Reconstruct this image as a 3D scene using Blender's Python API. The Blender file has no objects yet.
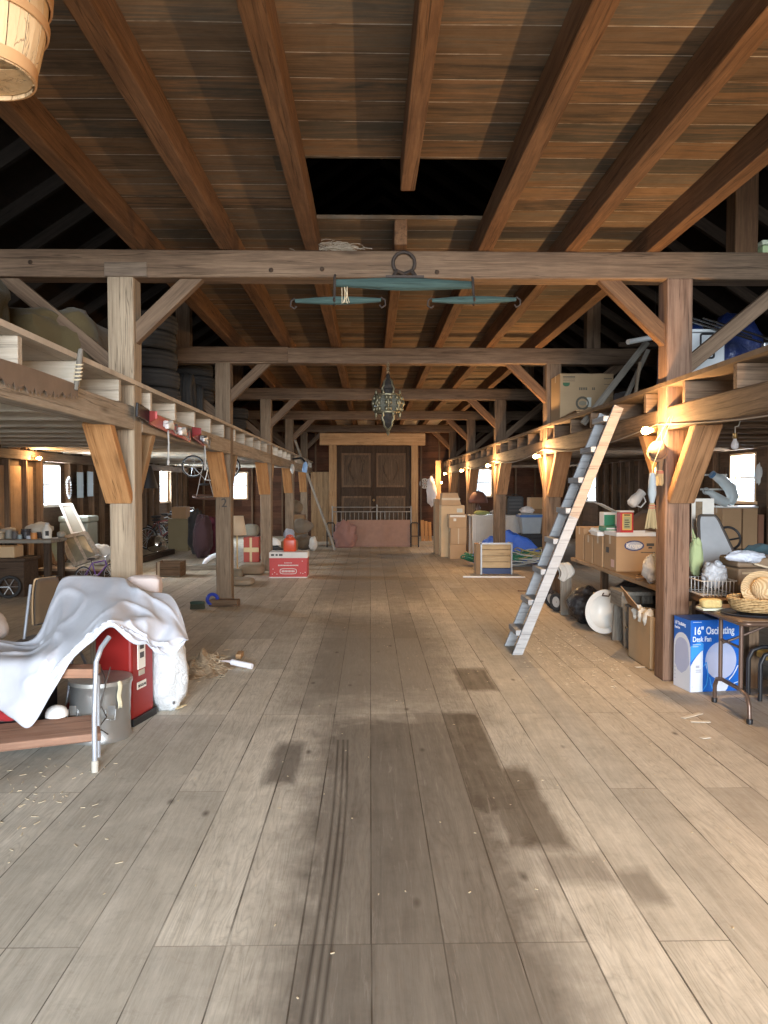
DOOR_W, WIN_W, EXPO = 4600.0, 150.0, 0.22
BULB_W = [150.0, 80.0, 105.0, 90.0, 70.0, 55.0]
import bpy, bmesh, math, random
from mathutils import Vector, Matrix, Euler, noise
rnd = random.Random(7)
SC = bpy.context.scene
COL = SC.collection
PI = math.pi
# ---------------------------------------------------------------- camera
CAM_H = 1.6
FOC = 769.0
YAW = math.atan(14/FOC)
PITCH = math.atan(24/FOC)
cam_rot = Euler((PI/2 - PITCH, 0, -YAW), 'XYZ').to_matrix()
camd = bpy.data.cameras.new('camera')
camd.sensor_fit = 'HORIZONTAL'
camd.sensor_width = 36.0
camd.lens = 36.0*FOC/768
camd.clip_start = 0.05
cam = bpy.data.objects.new('camera', camd)
cam.location = (0, 0, CAM_H)
cam.rotation_euler = cam_rot.to_euler()
COL.objects.link(cam)
SC.camera = cam

def _dir(px, py):
    return cam_rot @ Vector(((px-384)/FOC, -(py-512)/FOC, -1))
def P(px, py, y):
    d = _dir(px, py)
    return Vector((0, 0, CAM_H)) + d*(y/d.y)
def F(px, py, z=0.0):
    d = _dir(px, py)
    t = (z-CAM_H)/d.z
    return Vector((0, 0, CAM_H)) + d*t
def PX(px, py, x):
    d = _dir(px, py)
    return Vector((0, 0, CAM_H)) + d*(x/d.x)

# ---------------------------------------------------------------- mesh builder
def frame(d, up=Vector((0, 0, 1))):
    d = d.normalized()
    if abs(d.dot(up)) > 0.98:
        up = Vector((0, 1, 0))
    s = d.cross(up).normalized()
    u = s.cross(d).normalized()
    return d, s, u

class MB:
    def __init__(self):
        self.v = []; self.f = []
    def add(self, vs, fs, M=None):
        b = len(self.v)
        for p in vs:
            p = Vector(p)
            self.v.append(M @ p if M is not None else p)
        self.f += [tuple(b+i for i in q) for q in fs]
        return self
    def box(self, x0, x1, y0, y1, z0, z1, M=None):
        return self.add([(x0,y0,z0),(x1,y0,z0),(x1,y1,z0),(x0,y1,z0),(x0,y0,z1),(x1,y0,z1),(x1,y1,z1),(x0,y1,z1)],
                        [(0,3,2,1),(4,5,6,7),(0,1,5,4),(1,2,6,5),(2,3,7,6),(3,0,4,7)], M)
    def cbox(self, c, s, M=None):
        c = Vector(c)
        return self.box(c.x-s[0]/2, c.x+s[0]/2, c.y-s[1]/2, c.y+s[1]/2, c.z-s[2]/2, c.z+s[2]/2, M)
    def bar(self, p0, p1, w, h, up=Vector((0,0,1))):
        p0 = Vector(p0); p1 = Vector(p1)
        d, s, u = frame(p1-p0, Vector(up))
        vs = []
        for p in (p0, p1):
            for a, b in ((-1,-1),(1,-1),(1,1),(-1,1)):
                vs.append(p + s*(a*w/2) + u*(b*h/2))
        return self.add(vs, [(0,1,2,3),(7,6,5,4),(0,4,5,1),(1,5,6,2),(2,6,7,3),(3,7,4,0)])
    def tube(self, pts, r, n=8, closed=False):
        pts = [Vector(p) for p in pts]
        m = len(pts); vs = []; s = None
        for i, p in enumerate(pts):
            if closed: d = pts[(i+1) % m]-pts[i-1]
            else: d = pts[min(i+1, m-1)]-pts[max(i-1, 0)]
            if d.length < 1e-9: d = Vector((0,0,1))
            d.normalize()
            if s is None: _, s, _ = frame(d)
            s = (s - d*s.dot(d))
            if s.length < 1e-6: _, s, _ = frame(d)
            s.normalize(); u = d.cross(s)
            rr = r[i] if isinstance(r, (list, tuple)) else r
            for k in range(n):
                a = 2*PI*k/n
                vs.append(p + s*(math.cos(a)*rr) + u*(math.sin(a)*rr))
        fs = []
        for i in range(m if closed else m-1):
            j = (i+1) % m
            for k in range(n):
                l = (k+1) % n
                fs.append((i*n+k, i*n+l, j*n+l, j*n+k))
        if not closed:
            fs.append(tuple(range(n))[::-1]); fs.append(tuple((m-1)*n+k for k in range(n)))
        return self.add(vs, fs)
    def lathe(self, prof, n=24, M=None, sx=1, sy=1):
        vs = []; fs = []; m = len(prof)
        for r, z in prof:
            for k in range(n):
                a = 2*PI*k/n
                vs.append((max(r, 1e-4)*math.cos(a)*sx, max(r, 1e-4)*math.sin(a)*sy, z))
        for i in range(m-1):
            for k in range(n):
                l = (k+1) % n
                fs.append((i*n+k, i*n+l, (i+1)*n+l, (i+1)*n+k))
        fs.append(tuple(range(n))[::-1]); fs.append(tuple((m-1)*n+k for k in range(n)))
        return self.add(vs, fs, M)
    def torus(self, R, r, M=None, n=28, m=10, rz=None):
        vs = []; fs = []
        rz = rz or r
        for i in range(n):
            a = 2*PI*i/n
            for j in range(m):
                b = 2*PI*j/m
                q = R + r*math.cos(b)
                vs.append((q*math.cos(a), q*math.sin(a), rz*math.sin(b)))
        for i in range(n):
            for j in range(m):
                fs.append((i*m+j, ((i+1)%n)*m+j, ((i+1)%n)*m+(j+1)%m, i*m+(j+1)%m))
        return self.add(vs, fs, M)
    def prism(self, poly, t, M=None):
        n = len(poly)
        vs = [(x, y, 0) for x, y in poly] + [(x, y, t) for x, y in poly]
        fs = [tuple(range(n))[::-1], tuple(range(n, 2*n))]
        for i in range(n):
            j = (i+1) % n
            fs.append((i, j, n+j, n+i))
        return self.add(vs, fs, M)
    def blob(self, c, rad, seed=0, amp=.18, fr=1.6, n=24, m=14, flat=None, crease=0, p=1.0):
        c = Vector(c); vs = []; fs = []
        o = Vector((seed*3.7, seed*1.3, seed*7.1))
        for i in range(m+1):
            t = PI*i/m
            for k in range(n):
                a = 2*PI*k/n
                d = Vector((math.sin(t)*math.cos(a), math.sin(t)*math.sin(a), math.cos(t)))
                s = 1 + amp*noise.noise(d*fr+o) + amp*.5*noise.noise(d*fr*2.7+o)
                if crease: s -= crease*abs(noise.noise(d*fr*2.2+o*2))
                if p != 1.0:
                    d = Vector([math.copysign(abs(q)**p, q) for q in d])
                v = Vector((d.x*rad[0]*s, d.y*rad[1]*s, d.z*rad[2]*s))
                if flat is not None and v.z < -flat: v.z = -flat
                vs.append(c+v)
        for i in range(m):
            for k in range(n):
                l = (k+1) % n
                fs.append((i*n+k, (i+1)*n+k, (i+1)*n+l, i*n+l))
        return self.add(vs, fs)
    def grid(self, fn, nu, nv):
        vs = [fn(i/(nu-1), j/(nv-1)) for j in range(nv) for i in range(nu)]
        fs = [(j*nu+i, j*nu+i+1, (j+1)*nu+i+1, (j+1)*nu+i) for j in range(nv-1) for i in range(nu-1)]
        return self.add(vs, fs)

def finish(me, smooth):
    bm = bmesh.new(); bm.from_mesh(me)
    bmesh.ops.remove_doubles(bm, verts=bm.verts, dist=1e-5)
    bmesh.ops.recalc_face_normals(bm, faces=bm.faces)
    bm.to_mesh(me); bm.free()
    if smooth:
        for p in me.polygons: p.use_smooth = True
        me.set_sharp_from_angle(angle=math.radians(smooth))

def tag(o, label=None, cat=None, group=None, kind=None):
    if label: o['label'] = label
    if cat: o['category'] = cat
    if group: o['group'] = group
    if kind: o['kind'] = kind
    return o

def wloc(o):
    l = Vector((0,0,0))
    while o is not None:
        l = l + o.location; o = o.parent
    return l

def obj(name, mb, mat, parent=None, smooth=0, bevel=0, sub=0, solid=0, origin=None):
    """one mesh object from world-space shapes; origin at base centre (or at the parent's origin)"""
    if origin is None:
        if parent is not None: origin = wloc(parent)
        else:
            xs = [p.x for p in mb.v]; ys = [p.y for p in mb.v]; zs = [p.z for p in mb.v]
            origin = Vector(((min(xs)+max(xs))/2, (min(ys)+max(ys))/2, min(zs)))
    origin = Vector(origin)
    me = bpy.data.meshes.new(name)
    me.from_pydata([tuple(p-origin) for p in mb.v], [], mb.f)
    finish(me, smooth)
    me.materials.append(mat)
    o = bpy.data.objects.new(name, me); COL.objects.link(o)
    if parent is not None:
        o.parent = parent; o.location = origin - wloc(parent)
    else: o.location = origin
    if solid:
        md = o.modifiers.new('solid', 'SOLIDIFY'); md.thickness = solid; md.offset = 0
    if sub:
        md = o.modifiers.new('sub', 'SUBSURF'); md.levels = sub; md.render_levels = sub
    if bevel:
        md = o.modifiers.new('bevel', 'BEVEL'); md.width = bevel; md.segments = 2; md.limit_method = 'ANGLE'
    return o

def thing(name, label, cat, loc=(0,0,0), group=None, kind=None):
    o = bpy.data.objects.new(name, None); COL.objects.link(o)
    o.location = loc; o.empty_display_size = .1
    return tag(o, label, cat, group, kind)

def timber(name, p0, p1, w, h, mat, parent=None, up=(0,0,1), bevel=.008, warp=0.0):
    """squared timber with its own long axis along local X"""
    p0 = Vector(p0); p1 = Vector(p1)
    d, s, u = frame(p1-p0, Vector(up))
    L = (p1-p0).length
    me = bpy.data.meshes.new(name)
    mb = MB()
    n = max(1, int(L/.5)) if warp else 1
    vs = []; fs = []
    sd = rnd.random()*50
    for i in range(n+1):
        x = L*i/n
        for a, b in ((-1,-1),(1,-1),(1,1),(-1,1)):
            q = Vector((x, a*w/2, b*h/2))
            if warp:
                q.y += warp*noise.noise((x*.9, a*3+sd, b))
                q.z += warp*noise.noise((x*.9, a*3+sd, b+9))
            vs.append(q)
    for i in range(n):
        for k in range(4):
            l = (k+1) % 4
            fs.append((i*4+k, (i+1)*4+k, (i+1)*4+l, i*4+l))
    fs.append((0,1,2,3)); fs.append((n*4+3, n*4+2, n*4+1, n*4))
    me.from_pydata([tuple(q) for q in vs], [], fs)
    finish(me, 0)
    me.materials.append(mat)
    o = bpy.data.objects.new(name, me); COL.objects.link(o)
    R = Matrix((d, -s, u)).transposed().to_4x4()
    loc = p0
    if parent is not None:
        o.parent = parent; loc = p0 - wloc(parent)
    o.location = loc
    o.rotation_euler = R.to_euler()
    if bevel:
        md = o.modifiers.new('bevel', 'BEVEL'); md.width = bevel; md.segments = 2; md.limit_method = 'ANGLE'
    return o

def dup(root, loc, rot=None, label=None, group=None, scale=None):
    r = root.copy(); COL.objects.link(r); r.location = loc
    if rot is not None: r.rotation_euler = rot
    if scale is not None: r.scale = (scale,)*3
    if label: r['label'] = label
    if group: r['group'] = group
    for ch in list(root.children):
        c = ch.copy(); COL.objects.link(c); c.parent = r
        for g in list(ch.children):
            e = g.copy(); COL.objects.link(e); e.parent = c
    return r

def letters(name, text, size, M, mat, parent, ext=.0008, align='LEFT', bold=0, sx=1.0):
    cu = bpy.data.curves.new(name, 'FONT')
    cu.body = text; cu.size = size; cu.extrude = ext; cu.align_x = align; cu.offset = bold
    t = bpy.data.objects.new(name, cu)
    COL.objects.link(t)
    bpy.context.view_layer.update()
    dg = bpy.context.evaluated_depsgraph_get()
    me = bpy.data.meshes.new_from_object(t.evaluated_get(dg))
    bpy.data.objects.remove(t); bpy.data.curves.remove(cu)
    me.name = name
    L = M.to_4x4().copy()
    L.translation = L.translation - wloc(parent)
    me.transform(Matrix.Diagonal((sx,1,1,1)))
    me.transform(L)
    me.materials.clear(); me.materials.append(mat)
    o = bpy.data.objects.new(name, me); COL.objects.link(o); o.parent = parent
    return o

def basis(o, x, y, z=None):
    x = Vector(x).normalized(); y = Vector(y).normalized()
    z = x.cross(y).normalized(); y = z.cross(x)
    M = Matrix((x, y, z)).transposed().to_4x4(); M.translation = Vector(o)
    return M
def Tm(loc, rx=0, ry=0, rz=0):
    return Matrix.Translation(Vector(loc)) @ Euler((rx, ry, rz), 'XYZ').to_matrix().to_4x4()

# ---------------------------------------------------------------- materials
class NT:
    def __init__(self, name):
        self.m = bpy.data.materials.new(name); self.m.use_nodes = True
        self.t = self.m.node_tree; self.n = self.t.nodes; self.l = self.t.links
        self.b = self.n['Principled BSDF']
    def new(self, t, **k):
        q = self.n.new(t)
        for a, b in k.items(): setattr(q, a, b)
        return q
    def put(self, s, v):
        if v is None: return
        if hasattr(v, 'links'): self.l.new(v, s)
        else: s.default_value = v
    def math(self, op, a, b=None, c=None, clamp=False):
        q = self.new('ShaderNodeMath', operation=op, use_clamp=clamp)
        self.put(q.inputs[0], a); self.put(q.inputs[1], b)
        if c is not None: self.put(q.inputs[2], c)
        return q.outputs[0]
    def coord(self, scale=(1,1,1), kind='Object'):
        tc = self.new('ShaderNodeTexCoord'); mp = self.new('ShaderNodeMapping')
        self.l.new(tc.outputs[kind], mp.inputs['Vector']); mp.inputs['Scale'].default_value = scale
        return mp.outputs[0]
    def noise(self, vec, scale=5, detail=3, rough=.6, dist=0):
        q = self.new('ShaderNodeTexNoise'); self.put(q.inputs['Vector'], vec)
        q.inputs['Scale'].default_value = scale; q.inputs['Detail'].default_value = detail
        q.inputs['Roughness'].default_value = rough; q.inputs['Distortion'].default_value = dist
        return q.outputs[0]
    def ramp(self, fac, stops):
        q = self.new('ShaderNodeValToRGB'); self.put(q.inputs[0], fac)
        e = q.color_ramp.elements
        while len(e) < len(stops): e.new(.5)
        for i, (p, c) in enumerate(stops):
            e[i].position = p; e[i].color = (*c, 1) if len(c) == 3 else c
        return q.outputs[0]
    def mix(self, fac, a, b, mode='MIX'):
        q = self.new('ShaderNodeMix', data_type='RGBA', blend_type=mode)
        self.put(q.inputs[0], fac)
        self.put(q.inputs[6], a if hasattr(a, 'links') else (*a, 1)); self.put(q.inputs[7], b if hasattr(b, 'links') else (*b, 1))
        return q.outputs[2]
    def hsv(self, col, val, sat=1.0):
        q = self.new('ShaderNodeHueSaturation'); self.put(q.inputs['Color'], col)
        self.put(q.inputs['Value'], val); self.put(q.inputs['Saturation'], sat)
        return q.outputs[0]
    def objrand(self):
        return self.new('ShaderNodeObjectInfo').outputs['Random']
    def bump(self, h, strength=.3, dist=.01):
        q = self.new('ShaderNodeBump'); self.put(q.inputs['Height'], h)
        q.inputs['Strength'].default_value = strength; q.inputs['Distance'].default_value = dist
        self.l.new(q.outputs[0], self.b.inputs['Normal'])
    def out(self, col=None, rough=.8, metal=0, spec=.3):
        if col is not None: self.put(self.b.inputs['Base Color'], col if hasattr(col, 'links') else (*col, 1))
        self.put(self.b.inputs['Roughness'], rough); self.b.inputs['Metallic'].default_value = metal
        self.b.inputs['Specular IOR Level'].default_value = spec
        return self.m
_mc = {}
def cached(fn):
    def w(*a, **k):
        key = (fn.__name__, a, tuple(sorted(k.items())))
        if key not in _mc: _mc[key] = fn(*a, **k)
        return _mc[key]
    return w

@cached
def wood(name, c0, c1, axis='x', knots=True, var=.35, grain=1.0, dirt=.35):
    t = NT(name+'_'+axis)
    s = {'x': (.55,9,9), 'y': (9,.55,9), 'z': (9,9,.55)}[axis]
    r = t.objrand()
    tc = t.new('ShaderNodeTexCoord'); add = t.new('ShaderNodeVectorMath', operation='ADD')
    t.l.new(tc.outputs['Object'], add.inputs[0])
    cx = t.new('ShaderNodeCombineXYZ')
    for i in range(3): t.put(cx.inputs[i], t.math('MULTIPLY', r, 17.0+i*5))
    t.l.new(cx.outputs[0], add.inputs[1])
    mp = t.new('ShaderNodeMapping'); t.l.new(add.outputs[0], mp.inputs['Vector']); mp.inputs['Scale'].default_value = s
    n1 = t.noise(mp.outputs[0], 2.2*grain, 6, .65, .6)
    n2 = t.noise(mp.outputs[0], 9*grain, 3, .6, .2)
    n3 = t.noise(add.outputs[0], 1.3, 3, .6)
    f = t.math('ADD', t.math('MULTIPLY', n1, .65), t.math('MULTIPLY', n2, .35))
    col = t.ramp(f, [(.34, c1), (.5, tuple((a+b)/2 for a, b in zip(c0, c1))), (.64, c0)])
    n4 = t.noise(add.outputs[0], 5.5, 5, .7)
    d = t.math('SUBTRACT', 1+dirt*.95, t.math('ADD', t.math('MULTIPLY', n3, dirt), t.math('MULTIPLY', n4, dirt*.9)))
    cs = {'x': (.35,16,16), 'y': (16,.35,16), 'z': (16,16,.35)}[axis]
    mc = t.new('ShaderNodeMapping'); t.l.new(add.outputs[0], mc.inputs['Vector']); mc.inputs['Scale'].default_value = cs
    ck = t.noise(mc.outputs[0], 1.3, 3, .55, .5)
    crack = t.math('SUBTRACT', 1.0, t.math('MULTIPLY', t.math('ABSOLUTE', t.math('SUBTRACT', ck, .42)), 60.0), clamp=True)
    col = t.mix(t.math('MULTIPLY', crack, .6), col, tuple(a*.25 for a in c1))
    v = t.math('MULTIPLY', d, t.math('ADD', 1-var/2, t.math('MULTIPLY', r, var)))
    col = t.hsv(col, v)
    if knots:
        ks = {'x': (1.6,7,7), 'y': (7,1.6,7), 'z': (7,7,1.6)}[axis]
        mk = t.new('ShaderNodeMapping'); t.l.new(add.outputs[0], mk.inputs['Vector']); mk.inputs['Scale'].default_value = ks
        vo = t.new('ShaderNodeTexVoronoi'); t.l.new(mk.outputs[0], vo.inputs['Vector']); vo.inputs['Scale'].default_value = .75
        k = t.math('SUBTRACT', 1.0, t.math('DIVIDE', vo.outputs['Distance'], .16), clamp=True)
        col = t.mix(t.math('MULTIPLY', k, .75), col, tuple(a*.35 for a in c1))
    t.bump(t.math('SUBTRACT', t.math('ADD', f, t.math('MULTIPLY', n4, .4)), t.math('MULTIPLY', crack, .5)), .55, .008)
    return t.out(col, .85, 0, .2)

@cached
def plain(name, c, rough=.6, metal=0.0, var=.12, spec=.4, ns=8.0, bump=0.0):
    t = NT(name)
    n = t.noise(t.coord(), ns, 4, .6)
    col = t.hsv((*c, 1), t.math('ADD', 1-var, t.math('MULTIPLY', n, 2*var)))
    if bump: t.bump(n, bump, .01)
    return t.out(col, rough, metal, spec)

@cached
def card(name, c=(.42,.27,.15)):
    t = NT(name)
    n = t.noise(t.coord(), 3.5, 4, .6)
    w = t.noise(t.coord((1,1,60)), 1.5, 2, .5)
    v = t.math('ADD', .82, t.math('ADD', t.math('MULTIPLY', n, .28), t.math('MULTIPLY', w, .06)))
    return t.out(t.hsv((*c, 1), t.math('MULTIPLY', v, t.math('ADD', .92, t.math('MULTIPLY', t.objrand(), .16)))), .85, 0, .2)

@cached
def cloth(name, c, bump=.4, ns=30.0, rough=.9):
    t = NT(name)
    v = t.coord()
    n = t.noise(v, ns*10, 2, .5); m = t.noise(v, 4, 3, .6)
    col = t.hsv((*c, 1), t.math('ADD', .9, t.math('MULTIPLY', m, .2)))
    t.bump(t.math('ADD', t.math('MULTIPLY', n, .15), t.noise(v, 7, 4, .6)), bump, .02)
    t.b.inputs['Sheen Weight'].default_value = .1
    return t.out(col, rough, 0, .1)

@cached
def plastic_bag(name, c, rough=.35):
    t = NT(name)
    v = t.coord()
    n = t.noise(v, 12, 5, .7, 1.0)
    t.bump(n, .8, .03)
    return t.out(t.hsv((*c, 1), t.math('ADD', .8, t.math('MULTIPLY', n, .4))), rough, 0, .5)

@cached
def glass(name, tint=(.9,.95,1.0), gloss=.12):
    t = NT(name); t.n.remove(t.b)
    a = t.new('ShaderNodeBsdfTransparent'); a.inputs[0].default_value = (*tint, 1)
    g = t.new('ShaderNodeBsdfGlossy'); g.inputs['Roughness'].default_value = .05
    mx = t.new('ShaderNodeMixShader'); mx.inputs[0].default_value = gloss
    t.l.new(a.outputs[0], mx.inputs[1]); t.l.new(g.outputs[0], mx.inputs[2])
    t.l.new(mx.outputs[0], t.n['Material Output'].inputs[0])
    return t.m

@cached
def bulb_glow(name, c, s):
    t = NT(name); t.n.remove(t.b)
    a = t.new('ShaderNodeBsdfTransparent'); e = t.new('ShaderNodeEmission')
    e.inputs[0].default_value = (*c, 1); e.inputs[1].default_value = s
    ad = t.new('ShaderNodeAddShader')
    t.l.new(a.outputs[0], ad.inputs[0]); t.l.new(e.outputs[0], ad.inputs[1])
    t.l.new(ad.outputs[0], t.n['Material Output'].inputs[0])
    return t.m

def floor_material():
    t = NT('old_plank_floor')
    tc = t.new('ShaderNodeTexCoord'); sp = t.new('ShaderNodeSeparateXYZ'); t.l.new(tc.outputs['Object'], sp.inputs[0])
    x, y = sp.outputs[0], sp.outputs[1]
    W = .254
    xs = t.math('DIVIDE', t.math('ADD', x, 10*W-.004), W)
    bi = t.math('FLOOR', xs); fx = t.math('FRACT', xs)
    ys = t.math('DIVIDE', t.math('ADD', y, 20*2.75-2.65), 2.75)
    # two thirds of the boards butt on the same joist, the others half way
    wn0 = t.new('ShaderNodeTexWhiteNoise', noise_dimensions='1D'); t.put(wn0.inputs['W'], bi)
    off = t.math('MULTIPLY', t.math('GREATER_THAN', wn0.outputs[0], .72), .5)
    ys = t.math('ADD', ys, off)
    ri = t.math('FLOOR', ys); fy = t.math('FRACT', ys)
    wn = t.new('ShaderNodeTexWhiteNoise', noise_dimensions='2D')
    cb = t.new('ShaderNodeCombineXYZ'); t.put(cb.inputs[0], bi); t.put(cb.inputs[1], ri)
    t.l.new(cb.outputs[0], wn.inputs['Vector'])
    rv = wn.outputs[0]
    # grain with a per-board offset
    cv = t.new('ShaderNodeCombineXYZ')
    t.put(cv.inputs[0], t.math('MULTIPLY', x, 13.0)); t.put(cv.inputs[1], t.math('ADD', t.math('MULTIPLY', y, .8), t.math('MULTIPLY', rv, 40)))
    t.put(cv.inputs[2], t.math('MULTIPLY', rv, 30))
    g1 = t.noise(cv.outputs[0], 1.0, 6, .62, .9)
    g2 = t.noise(cv.outputs[0], 5.0, 4, .6, .3)
    # cathedral rings on some boards
    cw = t.new('ShaderNodeCombineXYZ')
    t.put(cw.inputs[0], t.math('MULTIPLY', t.math('SUBTRACT', fx, .5), 1.6)); t.put(cw.inputs[1], t.math('ADD', t.math('MULTIPLY', y, .55), t.math('MULTIPLY', rv, 9)))
    g3n = t.noise(cw.outputs[0], 1.6, 2, .5, .4)
    rings = t.math('FRACT', t.math('MULTIPLY', g3n, 16.0))
    rings = t.math('MULTIPLY', t.math('ABSOLUTE', t.math('SUBTRACT', rings, .5)), 2.0)
    rings = t.math('POWER', rings, 3.0)
    ringm = t.math('MULTIPLY', t.math('GREATER_THAN', rv, .55), .20)
    blot = t.noise(tc.outputs['Object'], .9, 4, .6)
    f = t.math('ADD', t.math('MULTIPLY', g1, .6), t.math('MULTIPLY', g2, .4))
    col = t.ramp(f, [(.28, (.375,.350,.292)), (.5, (.480,.452,.385)), (.72, (.585,.555,.485))])
    val = t.math('ADD', .60, t.math('ADD', t.math('MULTIPLY', rv, .34), t.math('MULTIPLY', blot, .46)))
    mot = t.noise(tc.outputs['Object'], 4.2, 6, .72, .4); fine = t.noise(cv.outputs[0], 14.0, 4, .7, .3)
    val = t.math('MULTIPLY', val, t.math('ADD', .70, t.math('MULTIPLY', mot, .60)))
    val = t.math('MULTIPLY', val, t.math('ADD', .74, t.math('MULTIPLY', fine, .52)))
    val = t.math('MULTIPLY', val, t.math('SUBTRACT', 1.0, t.math('MULTIPLY', rings, ringm)))
    col = t.hsv(col, val)
    # warmer, redder worn boards along the bulb side and boards browner and darker further in
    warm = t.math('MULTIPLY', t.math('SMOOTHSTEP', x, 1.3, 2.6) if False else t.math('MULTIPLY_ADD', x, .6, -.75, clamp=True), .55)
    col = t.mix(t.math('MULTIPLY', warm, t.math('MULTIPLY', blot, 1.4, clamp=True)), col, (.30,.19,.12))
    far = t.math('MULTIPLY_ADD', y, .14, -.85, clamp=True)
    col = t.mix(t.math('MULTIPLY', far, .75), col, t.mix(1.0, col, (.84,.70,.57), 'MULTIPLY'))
    # oil stains with their own shape
    pn = t.noise(tc.outputs['Object'], 3.2, 4, .65)
    pn2 = t.noise(tc.outputs['Object'], 9.0, 3, .6)
    pp = t.math('ADD', t.math('MULTIPLY', t.math('SUBTRACT', pn, .5), .34), t.math('MULTIPLY', t.math('SUBTRACT', pn2, .5), .24))
    def soft(x0, x1, y0, y1, e, amt, ex=None):
        ex = ex or e
        dx = t.math('SUBTRACT', t.math('ABSOLUTE', t.math('SUBTRACT', x, (x0+x1)/2)), (x1-x0)/2)
        dy = t.math('SUBTRACT', t.math('ABSOLUTE', t.math('SUBTRACT', y, (y0+y1)/2)), (y1-y0)/2)
        dx = t.math('DIVIDE', t.math('ADD', dx, t.math('MULTIPLY', pp, ex*3)), ex); dy = t.math('DIVIDE', t.math('ADD', dy, t.math('MULTIPLY', pp, e*4)), e)
        m = t.math('SUBTRACT', .5, t.math('MAXIMUM', dx, dy), clamp=True)
        return t.math('MULTIPLY', m, amt)
    st = None
    for a in [(-.34,.66,1.4,5.35,.45,.70,.25), (.02,.26,2.2,3.9,.5,.62,.12), (.30,.52,2.0,5.45,.18,.62,.05), (.50,.76,3.7,5.45,.14,.85,.035), (.62,.90,3.35,4.35,.16,.80,.05),
              (-.02,.27,2.0,4.4,.4,.45,.12), (-.58,-.40,4.1,4.8,.14,.7,.06), (-.30,-.10,2.6,4.7,.4,.5,.08), (.72,1.02,6.0,6.75,.14,.8,.05), (.55,.76,6.9,7.3,.2,.45,.1), (.72,1.0,3.05,3.3,.1,.45,.05),
              (-.6,.75,5.5,9.5,1.2,.5,.4), (.35,.6,7.6,8.3,.3,.4,.15), (1.02,1.16,2.9,3.15,.1,.5,.04),(-.75,.9,11,20,2.0,.45,.5)]:
        s = soft(*a); st = s if st is None else t.math('MAXIMUM', st, s)
    st = t.math('MULTIPLY', st, t.math('ADD', .35, t.math('ADD', t.math('MULTIPLY', mot, .6), t.math('MULTIPLY', g1, .85))), clamp=True)
    col = t.mix(st, col, (.080,.068,.056))
    smg = t.math('MULTIPLY_ADD', t.noise(tc.outputs['Object'], 7.5, 7, .78, .6), 4.0, -2.15, clamp=True)
    col = t.mix(t.math('MULTIPLY', smg, .42), col, (.15,.13,.105))
    pal = t.math('MULTIPLY_ADD', t.noise(cv.outputs[0], 2.6, 6, .75, .8), 4.0, -2.3, clamp=True)
    col = t.mix(t.math('MULTIPLY', pal, .30), col, (.66,.63,.56))
    # scuffed wheel marks
    xw = t.math('ADD', x, t.math('ADD', .17, t.math('MULTIPLY', t.math('SINE', t.math('MULTIPLY', y, 1.3)), .02)))
    lines = None
    for o_ in (-.028, 0, .034):
        q = t.math('SUBTRACT', 1.0, t.math('DIVIDE', t.math('ABSOLUTE', t.math('ADD', xw, o_)), .011), clamp=True)
        lines = q if lines is None else t.math('MAXIMUM', lines, q)
    lines = t.math('MULTIPLY', lines, t.math('MULTIPLY', t.math('LESS_THAN', y, 4.85), t.math('MULTIPLY_ADD', g1, 1.6, .05, clamp=True)))
    col = t.mix(t.math('MULTIPLY', lines, .95), col, (.05,.042,.035))
    # knots and pale specks
    vo = t.new('ShaderNodeTexVoronoi'); mp = t.new('ShaderNodeMapping'); t.l.new(tc.outputs['Object'], mp.inputs[0]); mp.inputs['Scale'].default_value = (4.2,2.0,1); t.l.new(mp.outputs[0], vo.inputs['Vector']); vo.inputs['Scale'].default_value = 1.0
    k = t.math('SUBTRACT', 1.0, t.math('DIVIDE', vo.outputs['Distance'], .10), clamp=True)
    col = t.mix(t.math('MULTIPLY', k, .9), col, (.055,.042,.032))
    vs = t.new('ShaderNodeTexVoronoi'); t.l.new(tc.outputs['Object'], vs.inputs['Vector']); vs.inputs['Scale'].default_value = 7.0
    sn = t.math('LESS_THAN', vs.outputs['Distance'], t.math('MULTIPLY_ADD', pn, .10, -.012))
    sep = t.new('ShaderNodeSeparateColor'); t.l.new(vs.outputs['Color'], sep.inputs[0])
    sn = t.math('MULTIPLY', sn, t.math('GREATER_THAN', sep.outputs[0], .62))
    col = t.mix(t.math('MULTIPLY', sn, .7), col, (.60,.55,.45))
    # seams
    gap = t.math('MAXIMUM', t.math('GREATER_THAN', t.math('ABSOLUTE', t.math('SUBTRACT', fx, .5)), t.math('SUBTRACT', .4925, t.math('MULTIPLY', rv, .009))),
                 t.math('MULTIPLY', t.math('GREATER_THAN', t.math('ABSOLUTE', t.math('SUBTRACT', fy, .5)), .4988), .6))
    gv = t.math('MULTIPLY_ADD', t.noise(tc.outputs['Object'], 1.7, 3, .6), 2.6, -.55, clamp=True)
    col = t.mix(t.math('MULTIPLY', t.math('MULTIPLY', gap, gv), .9), col, (.05,.04,.03))
    hgt = t.math('SUBTRACT', t.math('MULTIPLY', f, .25), gap)
    t.bump(hgt, .35, .008)
    rough = t.math('SUBTRACT', .72, t.math('MULTIPLY', st, .12))
    return t.out(col, rough, 0, .28)

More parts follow.
